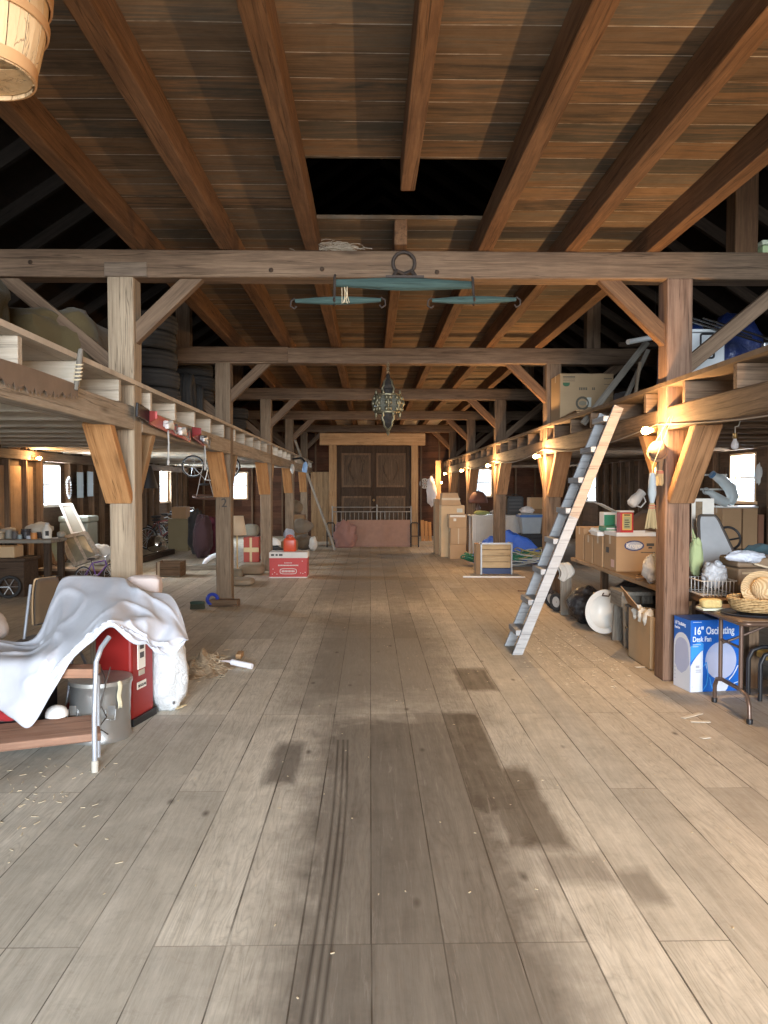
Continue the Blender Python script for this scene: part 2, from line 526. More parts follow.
def board_material(name, axis_across, W, c_list, seam=(.5,.46,.40), seam_amt=.45, dark_seam=False, var=.4, run=4.0):
    """boards side by side across one axis, grain along the other"""
    t = NT(name)
    tc = t.new('ShaderNodeTexCoord'); sp = t.new('ShaderNodeSeparateXYZ'); t.l.new(tc.outputs['Object'], sp.inputs[0])
    ax = {'x':0,'y':1,'z':2}
    a, l = sp.outputs[ax[axis_across[0]]], sp.outputs[ax[axis_across[1]]]
    s = t.math('DIVIDE', t.math('ADD', a, 50.0), W)
    wob = t.math('MULTIPLY', t.math('SUBTRACT', t.noise(tc.outputs['Object'], .7, 2, .5), .5), .12)
    s = t.math('ADD', s, wob)
    bi = t.math('FLOOR', s); fx = t.math('FRACT', s)
    wb = t.new('ShaderNodeTexWhiteNoise', noise_dimensions='1D'); t.put(wb.inputs['W'], bi)
    li = t.math('FLOOR', t.math('DIVIDE', t.math('ADD', l, t.math('MULTIPLY', wb.outputs[0], 7)), run))
    wn = t.new('ShaderNodeTexWhiteNoise', noise_dimensions='2D'); cb = t.new('ShaderNodeCombineXYZ'); t.put(cb.inputs[0], bi); t.put(cb.inputs[1], li); t.l.new(cb.outputs[0], wn.inputs['Vector'])
    rv = wn.outputs[0]
    cv = t.new('ShaderNodeCombineXYZ'); t.put(cv.inputs[0], t.math('MULTIPLY', a, 14.0)); t.put(cv.inputs[1], t.math('ADD', t.math('MULTIPLY', l, .9), t.math('MULTIPLY', rv, 30))); t.put(cv.inputs[2], t.math('MULTIPLY', rv, 11))
    g = t.noise(cv.outputs[0], 1.0, 7, .68, 1.1)
    g2 = t.noise(cv.outputs[0], 4.5, 4, .6, .4)
    st = [(i/(max(1, len(c_list)-1)), c) for i, c in enumerate(c_list)]
    base = t.ramp(t.math('ADD', rv, t.math('MULTIPLY', t.math('SUBTRACT', g, .5), .9)), st)
    v = t.math('ADD', 1-var, t.math('ADD', t.math('MULTIPLY', g2, var), t.math('MULTIPLY', g, var)))
    v = t.math('MULTIPLY', v, t.math('ADD', .48, t.math('MULTIPLY', t.noise(tc.outputs['Object'], 2.4, 6, .72, .5), 1.04)))
    col = t.hsv(base, v)
    d = t.math('ABSOLUTE', t.math('SUBTRACT', fx, .5))
    sg = t.math('GREATER_THAN', d, .482)
    rag = t.math('MULTIPLY_ADD', t.noise(tc.outputs['Object'], 3.0, 4, .7), 2.6, -.95, clamp=True)
    col = t.mix(t.math('MULTIPLY', t.math('MULTIPLY', sg, rag), seam_amt), col, seam)
    if dark_seam:
        col = t.mix(t.math('MULTIPLY', sg, .7), col, (.012,.009,.007))
    t.bump(t.math('SUBTRACT', t.math('MULTIPLY', g, .5), sg), .4, .008)
    return t.out(col, .9, 0, .15)

TIMBER = lambda ax='x': wood('weathered_timber', (.215,.143,.092), (.098,.063,.041), ax)
JOIST = lambda ax='x': wood('brown_joist', (.205,.110,.056), (.092,.047,.025), ax, dirt=.5)
ORANGE = lambda ax='x': wood('fresh_orange_plank', (.56,.29,.12), (.36,.165,.06), ax, var=.2)
PALE = lambda ax='x': wood('pale_sawn_wood', (.44,.35,.25), (.29,.215,.145), ax)
DARKW = lambda ax='x': wood('dark_old_wood', (.085,.055,.036), (.038,.024,.016), ax)
RAFT = lambda ax='x': wood('dark_rafter', (.034,.024,.017), (.014,.010,.007), ax)  # near-black base tone for the rafters above the tyre loft
TAN = lambda ax='x': wood('tan_plank', (.46,.29,.15), (.29,.17,.085), ax)
GREYW = lambda ax='x': wood('grey_weathered_board', (.30,.27,.225), (.155,.132,.105), ax)
BROWN = lambda ax='x': wood('brown_board', (.20,.13,.08), (.09,.055,.034), ax)
STEEL = plain('dull_steel', (.50,.51,.52), .42, .9)
BLACK = plain('black_plastic', (.018,.018,.02), .45)
RUBBER = plain('tyre_rubber', (.034,.033,.032), .8, 0.0, .35, .25, 14.0, .3)
IRON = plain('rusty_iron', (.055,.042,.035), .75, .3)
WHITE = plain('white_paint', (.78,.77,.74), .55)
RED = plain('red_enamel', (.42,.022,.018), .38)
# ================================================================ the barn itself
XL, XR = -6.0, 6.5          # side walls
Y0, Y1 = -6.5, 25.6          # door wall behind the viewer, end wall
BAY = [2.08, 6.38, 10.68, 14.98, 19.28, 23.58]
ORD = ['unseen entrance', 'first', 'second', 'third', 'fourth', 'fifth']
def struct(name, mb, mat, label, cat, **k):
    return tag(obj(name, mb, mat, **k), label, cat, None, 'structure')

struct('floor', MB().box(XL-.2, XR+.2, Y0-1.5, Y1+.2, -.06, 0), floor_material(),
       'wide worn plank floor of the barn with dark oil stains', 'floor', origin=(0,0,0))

# ---- boarded ceiling with the open hatch
CEIL = board_material('ceiling_boards', 'yx', .235, [(.084,.070,.054), (.185,.108,.058), (.120,.100,.076), (.215,.130,.073), (.066,.051,.038), (.150,.096,.057), (.105,.087,.066)], seam=(.60,.55,.47), seam_amt=.95, var=.6, run=9.0)
mb = MB(); cz0, cz1 = 3.72, 3.75
hx0, hx1, hy0, hy1 = -.42, .90, 5.02, 6.13
mb.box(-1.98, 2.46, Y0, hy0, cz0, cz1); mb.box(-1.98, 2.46, hy1, Y1, cz0, cz1)
mb.box(-1.98, hx0, hy0, hy1, cz0, cz1); mb.box(hx1, 2.46, hy0, hy1, cz0, cz1)
struct('ceiling', mb, CEIL, 'dark plank ceiling over the middle aisle with a rectangular hatch hole', 'ceiling', origin=(0,0,0))
JX = [-1.86, -1.16, -.47, .245, .935, 1.64, 2.31]
for i, x in enumerate(JX):
    lab = 'brown ceiling joist running the length of the aisle, %s from the side with the tyres' % ['first','second','third','fourth','fifth','sixth','seventh'][i]
    if i == 3:
        tag(timber('ceiling_joist', (x, Y0+.1, 3.62), (x, hy0+.02, 3.62), .1, .2, JOIST(), warp=.006), 'brown ceiling joist cut off short at the open hatch', 'joist', None, 'structure')
        tag(timber('ceiling_joist', (x, hy1, 3.62), (x, Y1-.1, 3.62), .1, .2, JOIST(), warp=.006), 'middle brown ceiling joist starting again behind the open hatch', 'joist', None, 'structure')
    else:
        tag(timber('ceiling_joist', (x, Y0+.1, 3.62), (x, Y1-.1, 3.62), .115, .2, JOIST(), warp=.006), lab, 'joist', None, 'structure')
# pale boards between the last joists paint in ceiling lit by end windows
for k, (a, b) in enumerate(zip(JX[1:-1], JX[2:])):
    if k == 2: continue
    struct('ceiling_board', MB().box(a+.08, b-.08, 24.0, 25.5, 3.69, 3.715), plain('pale_lit_ceiling', (.62,.54,.45), .8),
           'pale board painted as lit ceiling in last bay, %s of four' % ['outermost on the tyre side','second from the tyre side','','third from the tyre side','outermost on the bulb side'][k], 'ceiling board')

# ---- side walls, end wall, door wall, with real openings
WALLM = board_material('wall_boards', 'zy', .22, [(.085,.052,.033), (.12,.072,.043), (.065,.043,.030), (.10,.066,.043)], seam=(.015,.01,.008), seam_amt=.8, var=.5)
WALLB = board_material('end_wall_boards', 'zx', .20, [(.085,.038,.024), (.12,.055,.032), (.07,.036,.024), (.10,.05,.03)], seam=(.012,.008,.006), seam_amt=.8, var=.5)
def wall_y(name, x0, x1, holes, z1, label):          # wall along Y with holes (ya, yb, za, zb)
    mb = MB(); y = Y0
    for ya, yb, za, zb in sorted(holes):
        mb.box(x0, x1, y, ya, 0, z1); mb.box(x0, x1, ya, yb, 0, za); mb.box(x0, x1, ya, yb, zb, z1); y = yb
    mb.box(x0, x1, y, Y1, 0, z1)
    return struct(name, mb, WALLM, label, 'wall', origin=(0,0,0))
WL = [(14.15, 15.0, 1.28, 2.04), (21.95, 22.85, 1.2, 2.1)]
WR = [(12.85, 13.77, 1.36, 2.2), (22.0, 22.8, 1.22, 2.0)]
wl = wall_y('wall_left', XL-.16, XL, WL, 3.2, 'dark boarded side wall with studs behind the bicycles')
wr = wall_y('wall_right', XR, XR+.16, WR, 3.2, 'dark boarded side wall with studs behind the white round table')
WB = [(-4.62, -4.06, 1.24, 2.12), (3.32, 4.06, 1.32, 2.24)]
mb = MB(); x = XL-.16
for xa, xb, za, zb in WB:
    mb.box(x, xa, Y1, Y1+.16, 0, 7.6); mb.box(xa, xb, Y1, Y1+.16, 0, za); mb.box(xa, xb, Y1, Y1+.16, zb, 7.6); x = xb
mb.box(x, XR+.16, Y1, Y1+.16, 0, 7.6)
wb = struct('wall_back', mb, WALLB, 'reddish brown end wall of the barn behind the panelled door', 'wall', origin=(0,0,0))
mb = MB(); mb.box(XL-.16, -2.4, Y0-.16, Y0, 0, 7.6); mb.box(2.8, XR+.16, Y0-.16, Y0, 0, 7.6); mb.box(-2.4, 2.8, Y0-.16, Y0, 3.6, 7.6)
struct('wall_front', mb, WALLB, 'entrance wall with the open wagon door behind the viewer', 'wall', origin=(0,0,0))
# studs
i = 0
for y in [12.05+.64*k for k in range(21)]:
    if any(a-.07 < y < b+.07 for a, b, _, _ in WL): continue
    timber('wall_stud', (XL+.055, y, 0), (XL+.055, y, 3.1), .05, .11, BROWN(), wl, up=(1,0,0), bevel=0)
for y in [11.6+.66*k for k in range(21)]:
    if any(a-.07 < y < b+.07 for a, b, _, _ in WR): continue
    timber('wall_stud', (XR-.055, y, 0), (XR-.055, y, 3.1), .05, .11, BROWN(), wr, up=(1,0,0), bevel=0)
for x in [-5.5, -5.0, -3.9, -3.4, -2.9, -1.8, 1.7, 2.3, 2.95, 4.25, 4.85, 5.5]:
    timber('wall_stud', (x, Y1-.055, 0), (x, Y1-.055, 3.6), .05, .11, BROWN(), wb, up=(0,1,0), bevel=0)
# vertical tan boards lining the near end of the window wall
LIN = board_material('lining_boards', 'yz', .30, [(.28,.175,.10), (.33,.215,.125), (.24,.15,.085)], seam=(.03,.02,.012), seam_amt=.9, var=.3)
tag(obj('wall_lining', MB().box(XL+.002, XL+.03, 9.5, 13.75, 0.0, 1.97), LIN, wl), None)
timber('wall_rail', (XL+.1, 8.9, 2.16), (XL+.1, 25.0, 2.16), .12, .16, TIMBER(), wl)
timber('wall_rail', (XR-.1, 7.5, 2.34), (XR-.1, 25.0, 2.34), .12, .16, TIMBER(), wr)
# windows: reveal frame, sill, muntins, pane
WFR = plain('window_frame_wood', (.62,.42,.25), .6); WFW = plain('window_white_frame', (.80,.78,.74), .55)
PANE = glass('window_glass')
def window_y(n, xin, xout, ya, yb, za, zb, label, mat):
    w = thing('window_%d' % n, label, 'window', ((xin+xout)/2, (ya+yb)/2, za), None, 'structure')
    a, b = min(xin, xout), max(xin, xout)
    m = MB(); a2, b2 = a-.012, b+.012; m.box(a2, b2, ya-.01, ya+.025, za-.01, zb+.01); m.box(a2, b2, yb-.025, yb+.01, za-.01, zb+.01); m.box(a2, b2, ya, yb, zb-.025, zb+.01)
    obj('window_frame', m, mat, w)
    s = .05 if xin > xout else -.05
    obj('window_sill', MB().box(min(a, xin+s), max(b, xin+s), ya-.06, yb+.06, za-.035, za+.015), mat, w)
    xm = (xin*.3+xout*.7)
    m = MB(); m.box(xm-.02, xm+.02, ya, yb, (za+zb)/2-.014, (za+zb)/2+.014); m.box(xm-.02, xm+.02, ya+.025, ya+.045, za, zb); m.box(xm-.02, xm+.02, yb-.045, yb-.025, za, zb)
    obj('sash', m, WFW, w)
    obj('pane', MB().box(xm-.003, xm+.003, ya+.03, yb-.03, za, zb), PANE, w)
window_y(1, XL, XL-.16, *WL[0], 'small bright side window above the cluttered workbench', WFW)
window_y(2, XL, XL-.16, *WL[1], 'narrow bright window behind the heap of bicycles', WFR)
window_y(3, XR, XR+.16, *WR[0], 'bright window with orange jamb above the white round table', WFR)
window_y(4, XR, XR+.16, *WR[1], 'small bright window glimpsed beside the leaning stair', WFW)
for n, (xa, xb, za, zb), lab in ((5, WB[0], 'bright end wall window behind the cream lampshade'), (6, WB[1], 'bright end wall window above the white panelled counter')):
    w = thing('window_%d' % n, lab, 'window', ((xa+xb)/2, Y1, za), None, 'structure')
    m = MB(); m.box(xa-.02, xa+.03, Y1-.02, Y1+.17, za-.02, zb+.02); m.box(xb-.03, xb+.02, Y1-.02, Y1+.17, za-.02, zb+.02); m.box(xa, xb, Y1-.02, Y1+.17, zb-.03, zb+.02); m.box(xa, xb, Y1-.06, Y1+.17, za-.03, za+.02)
    obj('window_frame', m, WFR, w)
    m = MB(); m.box(xa, xb, Y1+.09, Y1+.12, (za+zb)/2-.015, (za+zb)/2+.015); m.box(xa+.03, xa+.05, Y1+.09, Y1+.12, za, zb); m.box(xb-.05, xb-.03, Y1+.09, Y1+.12, za, zb)
    obj('sash', m, WFW, w)
    obj('pane', MB().box(xa, xb, Y1+.1, Y1+.106, za, zb), PANE, w)

# ---- roof slopes with rafters
ROOFM = board_material('roof_boards', 'zy', .25, [(.020,.015,.011), (.028,.020,.015), (.016,.012,.010)], seam=(.01,.008,.006), seam_amt=.8, var=.5)
RX, RZ, EZ = .2, 7.4, 3.15
for nm, xw, lab in (('roof_left', XL-.2, 'dark boarded roof slope above the tyre loft'), ('roof_right', XR+.2, 'dark boarded roof slope above the blue sacks')):
    m = MB(); d = Vector((RX-xw, 0, RZ-EZ)).normalized(); n = Vector((-d.z, 0, d.x))*(.03 if xw < 0 else -.03)
    a = Vector((xw, 0, EZ)); b = Vector((RX, 0, RZ))
    m.bar(a+Vector((0,(Y0+Y1)/2,0)), b+Vector((0,(Y0+Y1)/2,0)), Y1-Y0+.3, .04, up=(0,0,1))
    r = struct(nm, m, ROOFM, lab, 'roof', origin=(0,0,0))
    for k in range(27):
        y = 3.4+.85*k
        if y > Y1: break
        off = Vector((0,0,-.10))
        timber('roof_rafter', a+Vector((0,y,0))+off, b+Vector((0,y,0))+off, .06, .15, RAFT() if xw < 0 else wood('dim_rafter', (.065,.043,.028), (.030,.019,.013), 'x'), r, bevel=0)

# ---- posts with knee braces and plank brackets, tie beams
def post(x, i, side, row):
    y = BAY[i]
    w = .21
    lab = 'square timber post, %s in the row %s' % (ORD[i], row)
    p = tag(timber('timber_post', (x, y, 0), (x, y, 3.31), w, w, wood('reddish_post', (.30,.185,.125), (.155,.09,.06), 'x') if side > 0 and i == 1 else TIMBER() if side > 0 else wood('row_post', (.29,.21,.14), (.155,.107,.07), 'x') if i != 1 else wood('pale_post', (.40,.31,.215), (.235,.175,.118), 'x'), up=(0,1,0), bevel=.014, warp=.007), lab, 'post', None, 'structure')
    return p
def brace(p, p0, p1, w, h, mat, nm='knee_brace', up=(0,0,1)):
    o = timber(nm, p0, p1, w, h, mat, None, up=up, bevel=.008)
    bpy.context.view_layer.update()
    mw = o.matrix_world.copy(); o.parent = p; o.matrix_parent_inverse = p.matrix_world.inverted()
    return o
PXL, PXR = -2.01, 2.53
for side, x, row in ((-1, PXL, 'under the tyre loft'), (1, PXR, 'with the light bulbs')):
    s = -side          # towards the aisle
    for i, y in enumerate(BAY):
        p = post(x, i, side, row)
        bpy.context.view_layer.update()
        m = TIMBER() if side < 0 else JOIST()
        if i == 0: continue
        brace(p, (x+s*.06, y, 2.82), (x+s*.62, y, 3.36), .095, .13, m)
        # outer brace, from the post down low to the tie beam
        brace(p, (x-s*.04, y, 2.56), (x-s*.98, y, 3.34), .085, .12, TIMBER())
        og = ORANGE() if (side < 0) else wood('bracket_plank', (.36,.20,.10), (.22,.115,.055), 'x')
        top = 2.06
        brace(p, (x-s*.02, y-.10, 1.50), (x-s*.02, y-.60, 2.10), .21, .09, og, 'plank_bracket', up=(0,1,1))
        brace(p, (x-s*.02, y+.10, 1.50), (x-s*.02, y+.60, 2.10), .19, .09, og if side > 0 else TAN(), 'plank_bracket', up=(0,-1,1))
        if side < 0 and i == 2:
            o = timber('footing_block', (x-.16, y-.22, .045), (x+.23, y-.26, .045), .16, .09, BROWN()); bpy.context.view_layer.update()
            o.parent = p; o.matrix_parent_inverse = p.matrix_world.inverted()
for i, y in enumerate(BAY):
    b = timber('tie_beam', (XL, y, 3.41), (XR, y, 3.41), .21, .22, TIMBER(), up=(0,0,1), bevel=.014, warp=.009)
    tag(b, 'heavy cross beam above the aisle, %s' % ['at the entrance behind the viewer', 'carrying the green wooden yoke bars', 'with the hanging brass lantern', 'third one in', 'fourth one in', 'fifth one in, close to the end wall'][i], 'beam', None, 'structure')
    if i == 1:
        for px_, py_ in ((271,270),(322,269),(437,272),(30,262)):
            q_ = P(px_, py_, y-.112)
            pg_ = obj('peg', MB().lathe([(.018,0),(.019,.006),(.012,.012),(.002,.013)], 14, Tm((q_.x, y-.105, q_.z), PI/2)), DARKW('z')); pg_.parent = b; bpy.context.view_layer.update(); pg_.matrix_parent_inverse = b.matrix_world.inverted()
        q0_, q1_ = P(104,270,y-.115), P(147,270,y-.115)
        sb_ = timber('splice_block', (q0_.x, y-.10, 3.355), (q1_.x, y-.10, 3.355), .04, .115, wood('grey_splice', (.20,.15,.11), (.09,.065,.047), 'x')); sb_.parent = b; sb_.matrix_parent_inverse = b.matrix_world.inverted()
    if i == 2:
        q0_, q1_ = P(178,360,y-.12), P(288,360,y-.12)
        sb_ = timber('splice_plank', (q0_.x, y-.115, 3.42), (q1_.x, y-.115, 3.42), .04, .20, wood('lighter_splice', (.27,.175,.11), (.13,.08,.05), 'x')); bpy.context.view_layer.update(); sb_.parent = b; sb_.matrix_parent_inverse = b.matrix_world.inverted()
    for x, lx in ((3.08, 'above the bulb side'), (-2.55, 'above the tyre side')):
        if i == 0 or (i == 1 and x < 0): continue
        m = JOIST() if i == 1 else TIMBER()
        zt = EZ + (RZ-EZ)*(x-XL)/(RX-XL) if x < 0 else EZ + (RZ-EZ)*(XR-x)/(XR-RX)
        tag(timber('roof_strut', (x, y, 3.52), (x, y, min(zt-.12, 5.4)), .19, .17, m, up=(0,1,0)), 'upright roof strut standing on the %s cross beam %s' % (ORD[i], lx), 'strut', None, 'structure')

# ---- lofts: edge girder, joists, deck
LJ = [.90+.84*k for k in range(30)]
for side, xp, xw, row in ((-1, PXL, XL, 'tyre loft'), (1, PXR, XR, 'bulb side loft')):
    s = -side
    gx = xp + s*.03
    for i in range(6):
        ya = (BAY[i]+.105); yb = BAY[i+1]-.105 if i < 5 else Y1-.05
        if i == 0: ya = .6
        if i == 0: yb = BAY[1]-.105
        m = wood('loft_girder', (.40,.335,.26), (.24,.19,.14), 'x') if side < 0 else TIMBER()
        g = timber('loft_girder', (gx, ya, 2.165), (gx, yb, 2.165), .15, .19, m, bevel=.012, warp=.007)
        tag(g, 'timber girder along the edge of the %s, %s span' % (row, ORD[i] if i else 'nearest'), 'girder', None, 'structure')
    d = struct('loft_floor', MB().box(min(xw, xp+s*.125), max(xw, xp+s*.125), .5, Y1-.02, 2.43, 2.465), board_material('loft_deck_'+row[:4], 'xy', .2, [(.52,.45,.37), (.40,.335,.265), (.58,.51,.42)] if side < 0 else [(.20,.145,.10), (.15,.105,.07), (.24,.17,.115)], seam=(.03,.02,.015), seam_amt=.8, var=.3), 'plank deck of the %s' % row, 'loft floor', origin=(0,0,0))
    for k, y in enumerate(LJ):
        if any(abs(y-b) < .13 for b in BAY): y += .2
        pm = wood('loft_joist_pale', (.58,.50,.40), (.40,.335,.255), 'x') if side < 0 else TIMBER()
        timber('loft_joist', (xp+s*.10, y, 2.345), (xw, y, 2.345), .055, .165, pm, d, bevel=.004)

# ---- panelled door in its timber gate frame
GY = 21.6
gf = thing('door_1', 'dark panelled wooden door in a light timber frame at the end of the aisle', 'door', (.1, GY, 0), None, 'structure')
gl = P(333, 500, GY).x; gr = P(414.5, 500, GY).x
timber('frame_post', (gl, GY, 0), (gl, GY, 2.80), .21, .2, TAN(), gf, up=(0,1,0))
timber('frame_post', (gr, GY, 0), (gr, GY, 2.80), .19, .2, TAN(), gf, up=(0,1,0))
timber('frame_header', (P(320,440,GY).x, GY, 2.96), (P(425,440,GY).x, GY, 2.96), .24, .33, TAN(), gf)
dl, dr = gl+.10, gr-.10
m = MB(); m.box(dl, dr, GY+.10, GY+.14, .05, 2.79)
door = obj('door_panel', m, BROWN('z'), gf)
m = MB(); xm = (dl+dr)/2
zz = [.05, .45, 1.40, 1.78, 2.66, 2.79]
for xa in (dl, xm-.07, dr-.14): m.box(xa, xa+.14, GY+.05, GY+.10, .05, 2.79)
for za, zb in ((.05,.2), (1.38,1.62), (2.58,2.79)): m.box(dl+.14, dr-.14, GY+.055, GY+.10, za, zb)
obj('door_rails', m, DARKW('z'), gf, bevel=.015)
for xa, xb in ((dl+.14, xm-.07), (xm+.07, dr-.14)):
    for za, zb in ((.2,1.38), (1.62,2.58)):
        m = MB()
        for k in range(3):
            e = .06+.05*k
            m.box(xa+e, xb-e, GY+.085-.012*k, GY+.10, za+e, zb-e)
        mm = wood('carved_panel', (.135,.092,.06), (.06,.04,.027), 'z', grain=1.3)
        pn = obj('carved_panel', m, mm, gf, bevel=.01)
        # carved scroll on the panel
        cx, cz = (xa+xb)/2, (za+zb)/2
        m = MB()
        for q in (-1, 1):
            pts = [(cx+q*(.03+.22*math.sin(t*2.6)*(xb-xa)/1.0*.9), GY+.06, cz+(t-.5)*(zb-za)*.66) for t in [j/14 for j in range(15)]]
            m.tube(pts, [.012+.02*math.sin(PI*j/14) for j in range(15)], 6)
        obj('carving', m, mm, pn, smooth=60)
obj('door_knob', MB().blob((xm-.0, GY+.03, 1.26), (.035,.035,.035), 1, 0), plain('brass', (.6,.42,.2), .3, .9), gf, smooth=60)
# tall plank door leaning beyond the frame on the tyre side
m = MB(); a = P(311, 540, 23.0); b = P(329, 472, 23.0)
for k in range(3):
    w = (b.x-a.x)/3
    m.box(a.x+k*w+.006, a.x+(k+1)*w-.006, 23.0, 23.04, .0, b.z)
m.box(a.x, b.x, 23.04, 23.07, .3, .42); m.box(a.x, b.x, 23.04, 23.07, 1.5, 1.62)
tag(obj('plank_door', m, TAN('z'), smooth=0), 'tall tan plank door propped behind the gate frame near the leaning pole', 'door')

# ================================================================ light
w = bpy.data.worlds.new('sky'); SC.world = w; w.use_nodes = True
bg = w.node_tree.nodes['Background']; bg.inputs[0].default_value = (.93,.97,1.0,1); bg.inputs[1].default_value = 2.2
def area(nm, loc, rot, sx, sy, pw, col):
    l = bpy.data.lights.new(nm, 'AREA'); l.shape = 'RECTANGLE'; l.size = sx; l.size_y = sy; l.energy = pw; l.color = col
    o = bpy.data.objects.new(nm, l); o.location = loc; o.rotation_euler = rot; COL.objects.link(o); return o
# daylight through the open wagon door behind the viewer and through each window
area('door_daylight', (.2, Y0-1.2, 2.9), (PI/2-.55, 0, 0), 6.0, 3.6, DOOR_W, (.80,.90,1.0))
for nm, (ya, yb, za, zb), xx, ry in (('a', WL[0], XL-.3, -PI/2), ('b', WL[1], XL-.3, -PI/2), ('c', WR[0], XR+.3, PI/2), ('d', WR[1], XR+.3, PI/2)):
    area('window_daylight', (xx, (ya+yb)/2, (za+zb)/2), (0, ry, 0), (zb-za)*1.3, (yb-ya)*1.3, WIN_W*(3.6 if xx < 0 else 1.5), (.92,.97,1.0))
for xa, xb, za, zb in WB:
    area('window_daylight', ((xa+xb)/2, Y1+.35, (za+zb)/2), (-PI/2, 0, 0), (xb-xa)*1.3, (zb-za)*1.3, WIN_W, (.92,.97,1.0))
# string of bare bulbs: real bulbs on sockets, each with its own light
GLOW = bulb_glow('lit_bulb', (1.0,.62,.22), 22.0)
BRASS = plain('brass_socket', (.35,.24,.10), .4, .7)
def bulb(loc, d, label, pw, group=None, size=1.0, lit=True):
    loc = Vector(loc); d = Vector(d).normalized()
    t = thing('light_bulb', label, 'light bulb', loc, group)
    M = Matrix.Translation(loc) @ d.to_track_quat('Z', 'Y').to_matrix().to_4x4()
    k = size
    obj('socket', MB().lathe([(.017*k,0),(.02*k,.004),(.02*k,.045*k),(.016*k,.05*k)], 16, M), BRASS, t, smooth=40)
    prof = [(.013*k,.045*k),(.015*k,.06*k),(.022*k,.075*k),(.03*k,.095*k),(.0315*k,.112*k),(.027*k,.13*k),(.016*k,.141*k),(.004*k,.145*k)]
    obj('bulb_glass', MB().lathe(prof, 18, M), GLOW if lit else plain('frosted_bulb', (.75,.77,.82), .3), t, smooth=60)
    if lit:
        l = bpy.data.lights.new('bulb_light', 'POINT'); l.energy = pw; l.color = (1.0,.60,.27); l.shadow_soft_size = .028
        o = bpy.data.objects.new('bulb_light', l); COL.objects.link(o); o.parent = t; o.location = d*.108*k
    return t
bx = PXR-.125
names = {2: 'glowing bulb on the second post beyond the leaning stair', 3: 'glowing bulb above the hose heap on the third lit post', 4: 'glowing bulb above the tall carton on the fourth lit post', 5: 'farthest glowing bulb, near the end wall by the dartboard'}
for i, y in enumerate(BAY):
    lab = 'glowing bulb at the first lit post, beside the hanging hat' if i == 1 else names.get(i, 'bulb of the string over the entrance, out of view')
    yy = y - .16 if i == 1 else y-.12
    b = bulb((bx-.075 if i == 1 else bx-.03, yy, 2.075 if i == 1 else 2.045), (-.8, -.25, -.1), lab, BULB_W[i], 'string of bare bulbs')
bulb((bx-.03, -1.6, 2.045), (-1,0,-.1), 'bulb of the string inside the entrance, out of view', 28.0, 'string of bare bulbs')
p = P(40, 458, 13.4)
bulb((p.x-.1, p.y, p.z), (1,-.3,-.05), 'glowing bulb under the tyre loft beside the side window', 34, None)
p = P(442, 482, 24.2)
bulb(p, (-.3,-1,-.2), 'low glowing bulb beside the hanging white cloth', 8)
# cord of the string
m = MB(); pts = []
for i in range(len(BAY)-1):
    for q in range(9):
        t_ = q/9; y = BAY[i]*(1-t_)+BAY[i+1]*t_
        pts.append((bx-.012, y, 2.13-.10*math.sin(PI*t_)))
m.tube(pts, .006, 6)
tag(obj('light_string', m, plain('grey_cord', (.25,.22,.19), .6), smooth=60), 'thin cord of the bulb string drooping along the girder', 'cord')
# unlit bulb on a bracket cord under the bulb side loft
p = P(735, 436, 7.6)
t = bulb(p+Vector((0,0,.03)), (0,0,-1), 'unlit white bulb hanging under the loft near the orange window', 0, lit=False, size=1.15)
obj('cord', MB().tube([p+Vector((0,0,.03)), p+Vector((.0,0,.09)), p+Vector((.04,.01,.1)), p+Vector((.05,0,.15)), p+Vector((.10,0,.16)), p+Vector((.10,0,.24))], .006, 6), plain('white_cord', (.7,.68,.62), .6), t, smooth=60)
# ================================================================ hung from the timbers
def bushel_basket():
    c = Vector((P(-18, 83, 2.9).x, 2.9, 3.11))
    t = thing('bushel_basket', 'pale slatted bushel basket hanging from a ceiling joist', 'basket', c)
    rb, rt, h = .172, .228, .33
    m = MB(); n = 18
    for k in range(n):                                   # upright staves, each slightly curved
        a0 = 2*PI*k/n+.012; a1 = 2*PI*(k+1)/n-.012
        vs = []; fs = []
        for j in range(5):
            f = j/4; r = rb+(rt-rb)*f+.012*math.sin(PI*f)
            for a in (a0, (a0+a1)/2, a1):
                for q in (0, .004): vs.append(c+Vector(((r+q)*math.cos(a), (r+q)*math.sin(a), h*f)))
        for j in range(4):
            b = j*6
            for i in (0, 2): fs += [(b+i+1, b+i+3, b+i+9, b+i+7), (b+i, b+i+6, b+i+8, b+i+2)]
            fs += [(b, b+1, b+7, b+6), (b+4, b+10, b+11, b+5)]
        m.add(vs, fs)
    stave = wood('basket_splint', (.66,.45,.25), (.58,.38,.20), 'z', knots=False, var=.1, dirt=.1)
    obj('staves', m, stave, t)
    m = MB()
    for k in range(8):                                   # crossed bottom splints
        a = PI*k/8; d = Vector((math.cos(a), math.sin(a), 0)); s = Vector((-d.y, d.x, 0))
        m.bar(c-d*rb*.99+Vector((0,0,.012+.002*k)), c+d*rb*.99+Vector((0,0,.012+.002*k)), .06, .003, up=(0,0,1))
    obj('base', m, stave, t)
    hoopm = plain('basket_hoop', (.50,.27,.12), .6)
    for z, r, w in ((.025, rb+.006, .045), (.20, rb+(rt-rb)*.62+.016, .03), (.31, rt+.008, .05)):
        m = MB().lathe([(r, -w/2), (r+.008, -w/2), (r+.012, w/2), (r+.004, w/2)], 40, Matrix.Translation(c+Vector((0,0,z))))
        m.f = m.f[:-2]+[]                                   # an open band, no end caps
        b = 40*3
        o = obj('hoop', m, hoopm, t, smooth=50)
    m = MB(); m.tube([c+Vector((-rt, 0, .30)), c+Vector((-rt*.8, 0, .38)), c+Vector((0,0,.425)), c+Vector((rt*.8,0,.38)), c+Vector((rt,0,.30))], .004, 6)
    obj('wire_handle', m, IRON, t, smooth=60)
bushel_basket()

